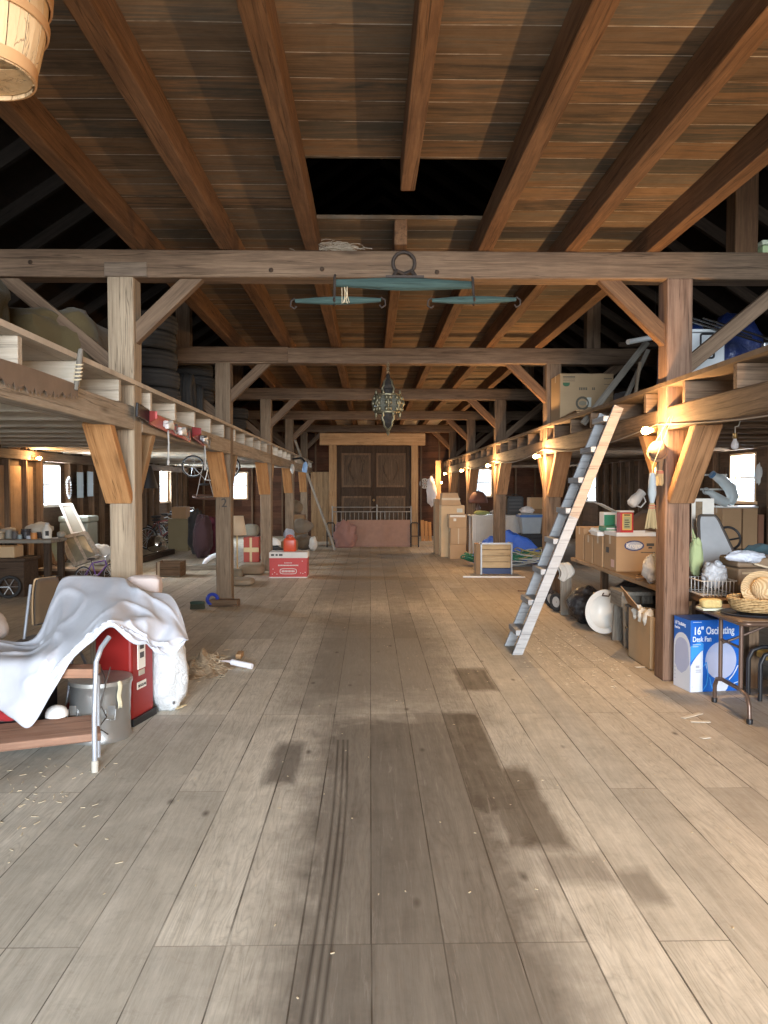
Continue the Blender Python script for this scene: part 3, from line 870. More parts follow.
def yoke():
    y = 6.13
    green = wood('green_weathered_paint', (.060,.098,.088), (.030,.050,.046), 'x', knots=False, var=.1)
    c = P(404, 263, 6.24)
    t = thing('wooden_doubletree', 'weathered green wooden doubletree with two swinging bars hanging on the first cross beam', 'horse yoke', (c.x, y, c.z-.3))
    R = Tm((c.x, 6.245, c.z), PI/2)
    obj('hanging_ring', MB().torus(.088, .014, R, 32, 8), IRON, t, smooth=60)
    l = P(335, 283, y); r = P(472, 285, y); mid = (l+r)/2
    m = MB(); n = 9
    pts = [l.lerp(r, i/(n-1)) for i in range(n)]
    m.tube(pts, [.030,.036,.043,.05,.053,.05,.043,.036,.030], 8)
    obj('main_bar', m, green, t, smooth=40)
    m = MB(); m.cbox((c.x, y-.03, mid.z+.045), (.30,.05,.018)); m.tube([(c.x-.10, y, mid.z+.04), (c.x-.06, y+.06, c.z-.075), (c.x, 6.23, c.z-.09), (c.x+.06, y+.06, c.z-.075), (c.x+.10, y, mid.z+.04)], .016, 8)
    obj('clevis', m, IRON, t, smooth=40)
    for xa, xb, yy, xe in ((295, 381, 300, 338), (432, 516, 299.5, 472)):
        a = P(xa, yy+1, 6.02); b = P(xb, yy, 6.02)
        pts = [a.lerp(b, i/8) for i in range(9)]
        bar = obj('swing_bar', MB().tube(pts, [.015,.021,.027,.031,.033,.031,.027,.021,.015], 8), green, t, smooth=40)
        e = l if xe < 400 else r
        m = MB(); hk = a.lerp(b, .5)
        m.tube([e+Vector((0,-.0,.06)), e+Vector((.0,-.055,.03)), e+Vector((0,-.07,-.04)), Vector((e.x, 6.03, hk.z+.035)), Vector((e.x, 5.975, hk.z+.0)), Vector((e.x, 6.03, hk.z-.035)), Vector((e.x, 6.065, hk.z))], .010, 6)
        obj('hook', m, IRON, bar, smooth=60)
        for q, sgn in ((a, -1), (b, 1)):
            m = MB().tube([q+Vector((0,0,.02)), q+Vector((sgn*.03,0,.0)), q+Vector((sgn*.035,0,-.04)), q+Vector((sgn*.005,0,-.06)), q+Vector((-sgn*.012,0,-.04))], .007, 6)
            obj('end_hook', m, IRON, bar, smooth=60)
    # tuft of twine hanging on one hook
    m = MB()
    for k in range(7):
        b = Vector((P(343, 296, 6.0).x+rnd.uniform(-.03,.05), 5.98+rnd.uniform(-.03,.02), P(343, 296, 6.0).z))
        m.tube([b+Vector((0,0,.06)), b+Vector((rnd.uniform(-.02,.02), 0, 0)), b+Vector((rnd.uniform(-.05,.04), 0, -.06))], .0025, 5)
    obj('twine', m, plain('twine', (.55,.45,.30), .9), t)
yoke()
# cobwebby straw nest lying on the first cross beam
m = MB(); b = Vector((P(335, 248, 6.3).x, 6.34, 3.525))
for k in range(120):
    a = rnd.uniform(0, 2*PI); q = b+Vector((rnd.gauss(0,.10), rnd.gauss(0,.03), abs(rnd.gauss(0,.028))+.002))
    d = Vector((math.cos(a), math.sin(a)*.4, rnd.uniform(-.15,.15)))*rnd.uniform(.04,.09)
    m.tube([q-d, q+Vector((0,0,.01)), q+d], .002, 4)
for i, v_ in enumerate(m.v):
    if v_.z < 3.524: v_.z = 3.524
tag(obj('straw_nest', m, plain('dusty_straw', (.42,.36,.28), .95)), 'small dusty straw nest lying on top of the first cross beam', 'nest', None, 'stuff')

def lantern():
    c = P(388, 403, 10.52); z0 = c.z
    t = thing('brass_lantern', 'pierced brass lantern hanging from the second cross beam', 'lantern', (c.x, c.y, z0-.42))
    br = plain('aged_brass', (.20,.18,.115), .45, .75, .45, .5, 40.0, .5)
    dk = plain('dark_brass', (.06,.055,.05), .5, .6, .4)
    gl = plain('smoky_lantern_glass', (.125,.125,.10), .25, .1, .5, .5, 30.0)
    M = Matrix.Translation((c.x, c.y, z0))
    body = obj('body', MB().lathe([(.07,-.155),(.13,-.145),(.165,-.125),(.185,-.09),(.205,-.03),(.21,.01),(.2,.05),(.18,.085),(.15,.115),(.09,.13)], 8, M), gl, t)
    for z, r in ((-.132,.16),(.102,.168)):
        obj('rim_band', MB().lathe([(r-.01,z-.012),(r+.018,z-.012),(r+.022,z),(r+.018,z+.012),(r-.01,z+.012)], 32, M), br, t, smooth=40)
    m = MB()
    for k in range(8):
        a = 2*PI*k/8
        pts = [M @ Vector((r*math.cos(a), r*math.sin(a), z)) for r, z in ((.165,-.13),(.19,-.09),(.21,-.03),(.215,.01),(.205,.05),(.17,.1))]
        m.tube(pts, .012, 6)
        for z in (-.09, -.01, .06):
            for d in (-.13, .13):
                r = .205 if z == -.01 else .188
                m.blob(M @ Vector((r*math.cos(a+d), r*math.sin(a+d), z)), (.026,.026,.034), k, .0, n=8, m=6)
    obj('filigree', m, br, t, smooth=60)
    for k in range(8):
        a = 2*PI*(k+.5)/8
        for z, s in ((.115, 1), (-.145, -1)):
            m = MB()
            q = M @ Vector((.175*math.cos(a), .175*math.sin(a), z))
            m.lathe([(.016,0),(.02,s*.02),(.008,s*.05),(.001,s*.07)], 8, Matrix.Translation(q))
            obj('spike', m, br, t, smooth=50)
    obj('crown', MB().lathe([(.095,.12),(.09,.17),(.075,.2),(.085,.24),(.06,.30),(.035,.34),(.025,.38),(.012,.40)], 8, M), dk, t)
    for s in (1, -1):
        m = MB()
        for k in range(4):
            a = 2*PI*(k+.5)/4
            pts = [M @ Vector((r*math.cos(a), r*math.sin(a), s*z-(.02 if s < 0 else 0))) for r, z in ((.10,.13),(.115,.19),(.08,.24),(.075,.29),(.03,.33))]
            m.tube(pts, .013, 6)
        obj('scroll_straps', m, br, t, smooth=60)
    obj('pendant', MB().lathe([(.09,-.145),(.085,-.2),(.07,-.24),(.075,-.28),(.05,-.32),(.03,-.34)], 8, M), dk, t)
    obj('finial', MB().lathe([(.022,-.34),(.035,-.36),(.02,-.385),(.028,-.40),(.002,-.45)], 12, M), br, t, smooth=50)
    m = MB(); top = z0+.40; bot = 3.30
    k = 0; z = top
    while z < bot:
        m.torus(.016, .004, Tm((c.x, c.y, z+.012), PI/2, 0, (k % 2)*PI/2), 12, 6); z += .026; k += 1
    m.tube([(c.x, c.y, bot-.03), (c.x+.015, c.y, bot-.015), (c.x, c.y, bot+.01)], .005, 6)
    obj('chain', m, br, t, smooth=60)
lantern()

# ================================================================ on and along the tyre loft
def saw():
    x = PXL + .03 + .09
    a = P(0, 373, 1); 
    def at(px, py): return PX(px, py, x)
    t = thing('crosscut_saw', 'long rusty two-man crosscut saw hung along the edge of the tyre loft', 'saw', at(40, 395))
    rs = plain('saw_steel', (.20,.155,.125), .6, .5, .35, .4, 5.0)
    y1 = at(77, 390).y; y0 = y1-1.65
    top = lambda f: 2.235+.03*f+.015*math.sin(PI*f)
    bot = lambda f: 2.185-.065*math.sin(PI*min(1, f*.9+.05))-.0
    m = MB(); poly = []
    n = 64
    for i in range(n+1): poly.append((y0+(y1-y0)*i/n, top(i/n)))
    for i in range(n, -1, -1):
        f = i/n; z = bot(f)
        if i > 0 and i < n:
            k = i % 5
            z += .0 if k in (0, 1, 2, 3) else .040
        if i % 2 and i % 5 != 4: z += .024
        poly.append((y0+(y1-y0)*f, z))
    M = Matrix(((0,0,1,x+.004),(1,0,0,0),(0,1,0,0),(0,0,0,1)))
    obj('blade', MB().prism(poly, .003, M), rs, t)
    m = MB(); e = Vector((x+.012, y1-.05, top(1)-.04))
    m.tube([e, e+Vector((.006,.02,.10)), e+Vector((.008,.05,.20)), e+Vector((.006,.075,.27))], [.014,.019,.02,.016], 8)
    obj('handle', m, GREYW('z'), t, smooth=60)
    m = MB()
    for k in range(5):
        z = .02+.025*k
        m.torus(.024, .005, Tm(e+Vector((.006,.012+.008*k,z+.05)), .25), 12, 6)
    obj('hanging_lashing', m, plain('twine', (.55,.45,.30), .9), t, smooth=60)
saw()

def ski(t, px0, px1, zoff, xo, red):
    x = PXL+.03+.10+xo
    a = PX(px0, 411, x); b = PX(px1, 445, x)
    return a, b
def skis():
    x = PXL+.15
    def at(px, py): return PX(px, py, x)
    a = at(143, 415); b = at(189, 437); c_ = at(190, 431); d = at(203, 442)
    redm = plain('red_ski', (.46,.075,.065), .4, 0, .1); dred = plain('dark_red_ski', (.23,.035,.035), .45)
    for nm, lab, p0, p1, mt, tip in (('ski', 'bright red ski with white bindings hung under the edge of the tyre loft', a, b, redm, True),
                                     ('ski', 'dark red ski with a metal binding hung beyond the bright red one', c_, d, dred, False)):
        t = thing(nm, lab, 'ski', (p0+p1)/2, 'pair of skis under the loft edge')
        dr = (p1-p0).normalized()
        up = Vector((0,0,1)); L = (p1-p0).length
        # the ski hangs on edge: its base faces the aisle
        N = 16; vs = []; fs = []
        for i in range(N+1):
            f = i/N; q = p0+dr*(L*f)
            w = .055 if f > .08 else .03+.025*f/.08
            off = Vector((.10*max(0, (.10-f)/.10)**2, 0, 0))
            for s in (-1, 1):
                for k in (0, .016): vs.append(q+off+Vector((k, 0, 0))+up*(s*w))
        for i in range(N):
            o = i*4
            fs += [(o, o+4, o+6, o+2), (o+1, o+3, o+7, o+5), (o, o+1, o+5, o+4), (o+2, o+6, o+7, o+3)]
        fs += [(0,2,3,1), (N*4, N*4+1, N*4+3, N*4+2)]
        obj('ski_board', MB().add(vs, fs), mt, t, smooth=30)
        if tip:
            m = MB(); q = p0
            m.bar(q-dr*.24+Vector((.02,0,.01)), q+dr*.08+Vector((.022,0,.0)), .02, .115, up=up)
            obj('black_tip', m, BLACK, t, bevel=.008)
        for f in ((.42, .72) if tip else (.80,)):
            q = p0+dr*(L*f)+Vector((.04,0,.0))
            m = MB(); m.bar(q-dr*.13, q+dr*.10, .05, .06, up=up); m.bar(q-dr*.17+Vector((.02,0,-.03)), q-dr*.03+Vector((.03,0,.02)), .04, .05, up=up)
            obj('binding', m, WHITE if tip else STEEL, t, bevel=.012)
            m = MB(); m.tube([q+dr*.10, q+dr*.16+Vector((.03,0,.03)), q+dr*.22+Vector((.01,0,-.02)), q+dr*.14+Vector((.03,0,-.06)), q+dr*.08], .009, 6)
            obj('binding_wire', m, STEEL, t, smooth=60)
        q = p1 if not tip else p0+dr*(L*.44)
        m = MB(); m.tube([q+Vector((.02,0,-.04)), q+Vector((.022,.01,-.15)), q+Vector((.02,0,-.31 if tip else -.27))], .008, 6); m.blob(q+Vector((.02,0,-.33 if tip else -.29)), (.014,.014,.03), 2, 0, n=8, m=6)
        obj('hanging_leash', m, plain('grey_strap', (.42,.40,.37), .8), t, smooth=60)
skis()

def tyre_mesh(label):
    R = .325; W = .095
    prof = []
    for k in range(13):
        b = PI*k/12
        prof.append((R-.055+.055*math.sin(b)**.6 if 0 < k < 12 else R-.055, -W*math.cos(b)))
    full = [(.205,-.07),(.23,-.092)]+prof+[(.23,.092),(.205,.07),(.198,.0)]
    m = MB(); vs = []; fs = []; n = 48; mm = len(full)
    for i in range(n):
        a = 2*PI*i/n
        for j, (r, z) in enumerate(full):
            q = r + (.006 if (r > R-.03 and i % 2) else 0)
            if abs(z) < .012 or .04 < abs(z) < .052:
                if r > R-.02: q -= .010
            vs.append((q*math.cos(a), q*math.sin(a), z+.095))
    for i in range(n):
        for j in range(mm):
            fs.append((i*mm+j, ((i+1)%n)*mm+j, ((i+1)%n)*mm+(j+1)%mm, i*mm+(j+1)%mm))
    m.add(vs, fs)
    o = obj('car_tyre', m, RUBBER, smooth=35, origin=(0,0,0))
    return tag(o, label, 'tyre', 'old tyres on the loft')
DECK = 2.468
ty0 = tyre_mesh('worn black tyre at the bottom of the big stack by the first post on the loft')
first = True
def tyre(x, y, z, label, rx=0, rz=0, s=1.0, ry=0):
    global first
    if first:
        o = ty0; first = False
    else:
        o = ty0.copy(); COL.objects.link(o)
    o.location = (x, y, z); o.rotation_euler = (rx, ry, rz); o.scale = (s,)*3; o['label'] = label
    return o
sx = P(148, 350, 8.35).x
for k, w_ in enumerate(['at the bottom', 'second from the bottom', 'third from the bottom', 'second from the top', 'on top']):
    tyre(sx+rnd.uniform(-.03,.03), 8.35+rnd.uniform(-.03,.03), DECK+.199*k, 'worn black tyre %s of the tall stack beside the first post' % w_, rz=k*.7, ry=rnd.uniform(-.01,.01))
x2 = P(200, 385, 10.05).x-.42
for k, w_ in enumerate(['at the bottom', 'second from the bottom', 'in the middle', 'second from the top', 'on top']):
    tyre(x2+rnd.uniform(-.04,.04), 11.55+rnd.uniform(-.03,.03), DECK+.192*k, 'black tyre %s of the farther stack near the second post' % w_, rz=k*.9)
tyre(P(185, 390, 9.7).x-.06, 9.72, DECK+.285, 'black tyre standing on its tread between the two stacks on the loft', ry=PI/2, s=.87, rz=.12)
tyre(P(197, 405, 10.3).x-.1, 10.45, DECK+.265, 'smaller black tyre standing on its tread just before the second post', ry=PI/2, s=.8, rz=.2)
for k in range(3):
    tyre(-2.62+.04*k, 14.1+.0*k, DECK+.192*k, ['black tyre at the bottom of the low pile beyond the second post','black tyre in the middle of the low pile beyond the second post','black tyre on top of the low pile beyond the second post'][k], rz=k)

# canvas covered loads near the first post
cv = cloth('olive_canvas', (.045,.042,.022), .6); cv2 = cloth('khaki_canvas', (.095,.070,.034), .7)
def canvas(c, r, seed, lab, mat, flat):
    m = MB().blob((c[0], c[1], DECK+flat), r, seed, .16, 1.7, 48, 26, flat=flat, crease=.10, p=.62)
    return tag(obj('canvas_bundle', m, mat, smooth=60), lab, 'canvas bundle')
canvas((-3.1, 5.2), (.62,.62,.36), 3, 'dark olive canvas bundle lying on the loft above the rusty saw', cv, .30)
canvas((-2.80, 6.9), (.52,.75,.36), 8, 'khaki yellow canvas bundle on the loft behind the first post', cv2, .30)

# ================================================================ the draped table by the first post
TZ = .55
def draped_table():
    t = thing('folding_table', 'low wooden table with a bent tube leg under the white sheet', 'table', (-2.4, 4.75, 0))
    m = MB().box(-3.3, -1.61, 4.46, 4.60, TZ-.055, TZ).box(-3.3, -1.95, 4.605, 5.05, TZ-.05, TZ)
    obj('tabletop', m, wood('reddish_edge_board', (.36,.20,.125), (.24,.12,.075), 'x'), t, bevel=.006)
    tube = plain('grey_tube', (.52,.55,.60), .38, .55)
    f0 = F(95, 772); f0 = Vector((f0.x, f0.y, 0))
    top = P(109, 637, 4.50); k1 = P(96, 655, 4.40)
    m = MB(); m.tube([f0+Vector((0,0,.01)), Vector((f0.x, f0.y, .3)), k1+Vector((0,0,-.04)), k1+Vector((.012,.01,.0)), k1.lerp(top, .4), top], .0145, 12)
    leg = obj('leg', m, tube, t, smooth=60)
    obj('foot_cap', MB().lathe([(.019,0),(.02,.06),(.017,.065)], 14, Matrix.Translation(f0+Vector((0,0,.001)))), plain('worn_cap', (.45,.42,.36), .7), leg, smooth=50)
    m = MB(); b0 = Vector((-1.615, 4.56, 0))
    m.tube([b0, b0+Vector((0,0,.3)), b0+Vector((0,0,TZ-.06))], .0125, 10)
    obj('leg', m, tube, t, smooth=60)
    m = MB(); m.tube([(-3.2, 4.5, 0), (-3.2, 4.5, TZ-.05)], .0145, 10)
    obj('leg', m, tube, t, smooth=60)
    m = MB(); m.tube([(-3.2, 5.0, 0), (-3.2, 5.0, TZ-.045)], .0145, 10)
    obj('leg', m, tube, t, smooth=60)
    a = P(0, 744, 4.27); b = P(91.5, 734, 4.46)
    d = (b-a).normalized()
    s = timber('lower_shelf', a-d*.9+Vector((0,.13,0)), b+Vector((0,.13,0)), .27, .05, wood('pinkish_plank', (.40,.235,.16), (.26,.14,.095), 'x'), t, up=(0,-.17,1))
    return t
draped_table()
# the plank rests on two offcuts out of frame
tag(obj('offcut_block', MB().box(-2.75, -2.55, 4.15, 4.3, 0, .095), PALE(), bevel=.006), 'short wood offcut under the loose end of the table shelf', 'wood block')

SHEET = cloth('white_sheet', (.56,.57,.62), .25, 12.0)
def catmull(p, t):
    n = len(p)-1; f = t*n; i = min(int(f), n-1); u = f-i
    a, b, c, d = p[max(i-1,0)], p[i], p[i+1], p[min(i+2,n)]
    return .5*((2*b)+(c-a)*u+(2*a-5*b+4*c-d)*u*u+(3*b-a-3*c+d)*u**3)
def sheet():
    rows_px = [
     [(-60,640,4.95),(-10,640,4.95),(33,639,5.12),(52,600,5.35),(63,578,5.52),(84,575.5,5.56),(104,577,5.54),(122,578,5.5),(134,585,5.42),(150,592,5.34),(169,594.5,5.24),(180,612,5.05),(188,639,4.86)],
     [(-60,642,4.84),(-10,644,4.84),(33,648,4.96),(50,632,5.06),(66,605,5.2),(84,596,5.24),(104,592,5.22),(122,591,5.16),(136,594,5.1),(152,603,5.04),(167,610,4.98),(180,626,4.92),(188.5,640,4.82)],
     [(-60,652,4.64),(-10,653,4.64),(26,654,4.66),(46,645,4.74),(64,632,4.82),(82,618,4.86),(102,606,4.84),(121,606,4.84),(136,612,4.84),(153,620,4.82),(168,626,4.80),(180,635,4.78),(188,641,4.76)],
     [(-60,661,4.44),(-10,661,4.44),(20,661,4.44),(42,660,4.44),(60,655,4.45),(78,642,4.49),(98,627,4.52),(112,620,4.50),(128,628,4.58),(146,637,4.64),(160,641,4.68),(174,645,4.71),(186,642,4.74)],
     [(-60,690,4.405),(-10,688,4.405),(16,691,4.40),(36,688,4.40),(55,674,4.41),(74,650,4.44),(95,635,4.46),(112,624,4.46),(131,636,4.54),(149,644,4.60),(160,650,4.65),(172,652,4.69),(185,643,4.73)],
     [(-60,700,4.39),(-10,706,4.39),(12,719,4.38),(30,727,4.38),(52,693,4.39),(74,657.5,4.42),(93,641,4.44),(111,627.5,4.44),(133,645,4.52),(148,644.5,4.58),(156,653.5,4.63),(172,655,4.68),(184,645,4.72)],
    ]
    rows = [[P(*q) for q in r] for r in rows_px]
    def fn(u, v):
        cols = [catmull(r, u) for r in rows]
        p = catmull(cols, v)
        # soft folds running down the drape
        k = noise.noise(Vector((u*7.5, v*1.2, 3.1)))*.022 + noise.noise(Vector((u*19, v*2.5, 1.7)))*.011
        k += .030*math.sin(u*44+3*v+2*noise.noise(Vector((u*4,v*3,5))))*max(0, min(1, (u-.5)*4))*min(1, v*1.3)
        rg = 1-abs(noise.noise(Vector((u*9+v*2.2, v*2.0-u*1.5, 7.7)))); k += .045*(rg**5-.25)*min(1, v*3+.2)
        rg = 1-abs(noise.noise(Vector((u*5-v*3.0, v*3.5+u*2.0, 2.3)))); k += .035*(rg**6-.2)
        e = min(1, 5*min(u, 1-u, max(v, .0)+.05, 1.05-v))
        return p+Vector((k*.25, -k*.75, k*.65))*max(.25, e)
    m = MB().grid(fn, 110, 60)
    o = obj('white_sheet', m, SHEET, smooth=80, solid=.004)
    return tag(o, 'white bed sheet draped over the low table and the red cabinet', 'sheet')
sheet()

def red_cabinet():
    a = F(132, 727.5); b = F(150, 717)
    d = Vector((b.x-a.x, b.y-a.y, 0)).normalized(); n = Vector((d.y, -d.x, 0))         # n looks to the aisle
    L = .30; W = .27; H = .71
    t = thing('red_cabinet', 'small red metal cabinet with white gauge plates behind the galvanised can', 'cabinet', (a.x, a.y, 0))
    M = basis((a.x, a.y, 0), d, (0,0,1))              # local x along the face, y up, z = d x up = +n?
    zdir = M.to_3x3() @ Vector((0,0,1)); sg = 1 if zdir.dot(n) > 0 else -1
    obj('body', MB().box(0, L, .045, H, -sg*W if sg > 0 else 0, 0 if sg > 0 else W, M), plain('dark_red_enamel', (.27,.016,.013), .4), t, bevel=.018)
    obj('plinth', MB().box(.004, L+.02, 0, .05, (-W+.01) if sg > 0 else -.012, .012 if sg > 0 else W-.01, M), BLACK, t, bevel=.004)
    pl = obj('gauge_plate', MB().box(.075, .175, .37, .66, 0*sg, sg*.007, M), plain('cream_enamel', (.78,.74,.66), .45), t, bevel=.003)
    m = MB()
    for z in (.445, .505, .565): m.box(.10, .15, z, z+.038, sg*.006, sg*.010, M)
    obj('gauge_window', m, plain('gauge_dark', (.06,.05,.05), .4), pl)
    obj('gauge_dial', MB().lathe([(.028,0),(.028,.003),(.024,.004)], 20, M @ Tm((.125,.635,sg*.006)) @ (Matrix.Identity(4) if sg > 0 else Matrix.Rotation(PI,4,'X'))), plain('gauge_grey', (.30,.29,.28), .4), pl)
    obj('lower_plate', MB().box(.09, .165, .325, .362, 0, sg*.006, M), plain('tarnished_plate', (.48,.44,.36), .5), t, bevel=.002)
    p2 = obj('name_plate', MB().box(.065, .185, .235, .285, 0, sg*.007, M), plain('cream_enamel', (.78,.74,.66), .45), t, bevel=.004)
    Q = basis(M @ Vector((.125,.25,sg*.0075)), d, (0,0,1)) if sg > 0 else basis(M @ Vector((.125,.25,sg*.0075)), d, (0,0,1))
    letters('plate_lettering', 'REGULAR', .024, Q, plain('ink_black', (.03,.03,.03), .6), p2, .0012, 'CENTER', .0006)
    t['note'] = ''
    del t['note']
    return t
red_cabinet()

def galvanised_can():
    c = Vector((P(101, 700, 4.95).x, 4.95, 0))
    gal = plain('galvanised_steel', (.50,.50,.49), .34, .85, .25, .5, 3.0, .05)
    t = thing('galvanised_can', 'dented galvanised metal can standing under the draped table end', 'can', c)
    M = Matrix.Translation(c)
    r = .186; h = .37
    prof = [(r-.02,0),(r,.0),(r+.003,.012),(r,.03)]
    for k in range(1, 8): prof.append((r-.002*(k % 2), .03+(h-.06)*k/8))
    prof += [(r,h-.03),(r+.006,h-.018),(r+.006,h),(r-.004,h),(r-.006,h-.03),(r-.008,.03),(.01,.02)]
    vs = MB().lathe(prof, 48, M)
    for p in vs.v:
        d = p-c; k = noise.noise(Vector((d.x*5, d.y*5, d.z*4)))*.008
        p.x += d.x/r*k; p.y += d.y/r*k
    obj('can_body', vs, gal, t, smooth=45)
    obj('lid', MB().lathe([(r+.004,h-.015),(r+.010,h-.012),(r+.008,h+.012),(r-.012,h+.016),(r-.05,h+.008),(.02,h+.02)], 48, M @ Tm((0,0,0))), plain('dull_zinc', (.40,.39,.36), .5, .7, .3), t, smooth=45)
    for s in (-1, 1):
        m = MB()
        q = c+Vector((s*(r+.004)*.62, -(r+.004)*.78, .21))
        m.cbox(q, (.05,.014,.06)); m.tube([q+Vector((-.03,-.01,.01)), q+Vector((-.03,-.03,-.05)), q+Vector((.03,-.03,-.05)), q+Vector((.03,-.01,.01))], .005, 6)
        obj('bail_lug', m, gal, t)
    m = MB(); w0 = c+Vector((.09,-.12,h+.02))                                 # loose bent wire over the rim
    m.tube([w0+Vector((-.10,.1,.10)), w0+Vector((-.03,.02,.02)), w0+Vector((.01,-.085,-.02)), w0+Vector((-.02,-.10,-.12)), w0+Vector((.02,-.10,-.2)), w0+Vector((-.03,-.10,-.27)), w0+Vector((.03,-.10,-.31))], .004, 6)
    m.tube([w0+Vector((.02,-.02,.09)), w0+Vector((.01,-.086,-.01)), w0+Vector((-.02,-.105,-.16)), w0+Vector((-.05,-.10,-.25))], .004, 6)
    obj('loose_wire', m, plain('rusty_wire', (.10,.085,.075), .6, .4), t, smooth=60)
    m = MB().grid(lambda u, v: c+Vector(((r+.012)*math.cos(-.72+.16*u), (r+.012)*math.sin(-.72+.16*u), h+.02-.17*v-.02*abs(u-.5)))+Vector((.004*math.sin(9*v),0,0)), 6, 10)
    obj('peeling_label', m, plain('yellowed_paper', (.66,.60,.42), .8), t, smooth=60, solid=.002)
galvanised_can()

def seed_bag():
    c = Vector((P(167.5, 700, 5.56).x, 5.56, 0))
    m = MB().blob(c+Vector((0,0,.29)), (.135,.13,.30), 5, .14, 1.5, 32, 24, flat=.289, crease=.12, p=.8)
    for v_ in m.v: v_.x = c.x+(v_.x-c.x)*(1.22-.55*v_.z)
    o = obj('white_sack', m, plastic_bag('white_plastic', (.64,.65,.65), .5), smooth=70)
    tag(o, 'stuffed white plastic sack standing beside the red cabinet', 'sack')
    obj('sack_mark', MB().blob(c+Vector((.075,-.118,.075)), (.009,.008,.012), 1, .1, n=10, m=8), plain('sack_ink', (.12,.12,.13), .6), o)
seed_bag()
pk = plain('yellow_paper', (.72,.60,.36), .8)
for k, (px, py, a, l) in enumerate([(178, 702, .5, .10), (176, 710, -.6, .12), (181, 712, 1.2, .11), (180, 694, .2, .06)]):
    q = F(px, py); d = Vector((math.cos(a), math.sin(a), 0))
    o = obj('paper_strip', MB().bar(q-d*l/2+Vector((0,0,.014+.012*(k%3))), q+d*l/2+Vector((0,0,.018+.010*(k%3))), .022, .004), pk)
    tag(o, 'curled yellow paper strip beside the white sack, %s' % ['longest one nearest the sack','lowest one under the others','outermost one towards the aisle','small scrap behind the others'][k], 'paper strip', 'paper strips beside the white sack')
# pink pillow in a case behind the sheet, on a crate
q = P(143, 584, 5.72)
tag(obj('pillow', MB().blob((q.x, 5.75, .86), (.128,.085,.088), 4, .07, 1.8, 40, 26, p=.42, crease=.06), cloth('pink_white_cotton', (.60,.50,.46), .5), smooth=70), 'pinkish white pillow tucked behind the draped sheet', 'pillow')
m = MB().box(q.x-.30, q.x+.14, 5.75, 6.0, .0, .768)
tag(obj('packing_box', m, card('old_box', (.36,.25,.16)), bevel=.01), 'brown packing box holding up the pillow behind the sheet', 'box')
# the tall load that lifts the back of the sheet
m = MB().box(-2.05, -1.82, 5.62, 5.70, 0, .88)
tag(obj('backboard', m, PALE('z'), bevel=.02), 'upright board that holds the back of the white sheet up', 'board')
def padded_chair():
    a = P(36, 600, 5.85)
    t = thing('padded_chair', 'brown padded chair with metal frame behind the white sheet', 'chair', (a.x, 5.9, 0))
    pad = cloth('brown_vinyl', (.12,.072,.038), .3)
    p0 = P(49, 622, 5.75); p1 = P(47, 581, 5.95)
    d = (p1-p0).normalized()
    m = MB()
    def back(u, v):
        w = (u-.5)*.22*(1-.25*v**3)
        q = p0+Vector((0,-.0,0))+ (p1-p0)*v*1.05 + Vector((w*.55, w*.85, 0))
        return q
    m.grid(back, 8, 8)
    obj('backrest', m, pad, t, smooth=60, solid=.045)
    obj('edge_piping', MB().tube([back(0,i/7)+Vector((-.01,-.02,0)) for i in range(8)]+[back(i/7,1)+Vector((0,-.02,.01)) for i in range(8)], .008, 6), plain('tan_piping', (.40,.26,.14), .6), t, smooth=60)
    m = MB(); m.blob((a.x+.15, 5.72, .45), (.22,.21,.05), 2, .05, p=.6)
    obj('seat', m, pad, t, smooth=60)
    st = plain('grey_tube', (.52,.55,.60), .38, .55)
    b = back(0, .9); a = Vector((b.x+.02, 0, 0))
    for dx, dy in ((-.02,-.03), (.3,.10)):
        obj('leg', MB().tube([b+Vector((dx-.01,dy,0)), Vector((a.x+.0+dx, 5.66+dy, .45)), Vector((a.x-.02+dx, 5.55+dy, 0))], .011, 8), st, t, smooth=60)
        obj('leg', MB().tube([Vector((a.x+dx+.02, 5.66+dy, .43)), Vector((a.x+.06+dx, 5.98+dy, 0))], .011, 8), st, t, smooth=60)
padded_chair()
q = P(3, 625, 5.3)
tag(obj('cushion', MB().blob((q.x-.24, 5.35, .64), (.22,.2,.13), 6, .12, 1.4, 28, 18, p=.8), cloth('greyish_white_cotton', (.66,.60,.57), .5), smooth=70), 'greyish white cushion at the far edge behind the sheet', 'cushion')
tag(obj('packing_box', MB().box(q.x-.46, q.x-.03, 5.2, 5.45, 0, .505), card('old_box', (.36,.25,.16)), bevel=.01), 'brown packing box under the greyish cushion', 'box')
# things under the table
tag(obj('storage_crate', MB().box(-2.36, -2.03, 4.72, 5.0, 0, .40).box(-2.38, -2.01, 4.70, 5.02, .37, .43), BLACK, bevel=.01), 'black plastic crate in the shade under the draped table', 'crate')
q = P(56, 714, 4.62)
tag(obj('white_bowl', MB().lathe([(.066,.0),(.065,.02),(.054,.045),(.03,.06),(.004,.065)], 24, Matrix.Translation((q.x, 4.63, .228))), WHITE, smooth=60), 'upturned white bowl on the shelf under the draped table', 'bowl')
q = P(3, 716, 4.5)
tag(obj('red_cloth', MB().blob((q.x-.02, 4.55, .262), (.12,.06,.045), 3, .2, 2.2, 20, 12, flat=.03), cloth('red_cotton', (.36,.03,.035), .5), smooth=70), 'crumpled red cloth on the shelf under the draped table', 'cloth')
q = P(66, 690, 4.75)
tag(obj('jug', MB().lathe([(.07,0),(.08,.02),(.08,.11),(.05,.15),(.03,.17),(.032,.2)], 20, Matrix.Translation((-2.0, 5.24, .0))), plain('dark_red_plastic', (.20,.02,.02), .4), smooth=45), 'dark red jug half hidden behind the galvanised can', 'jug')
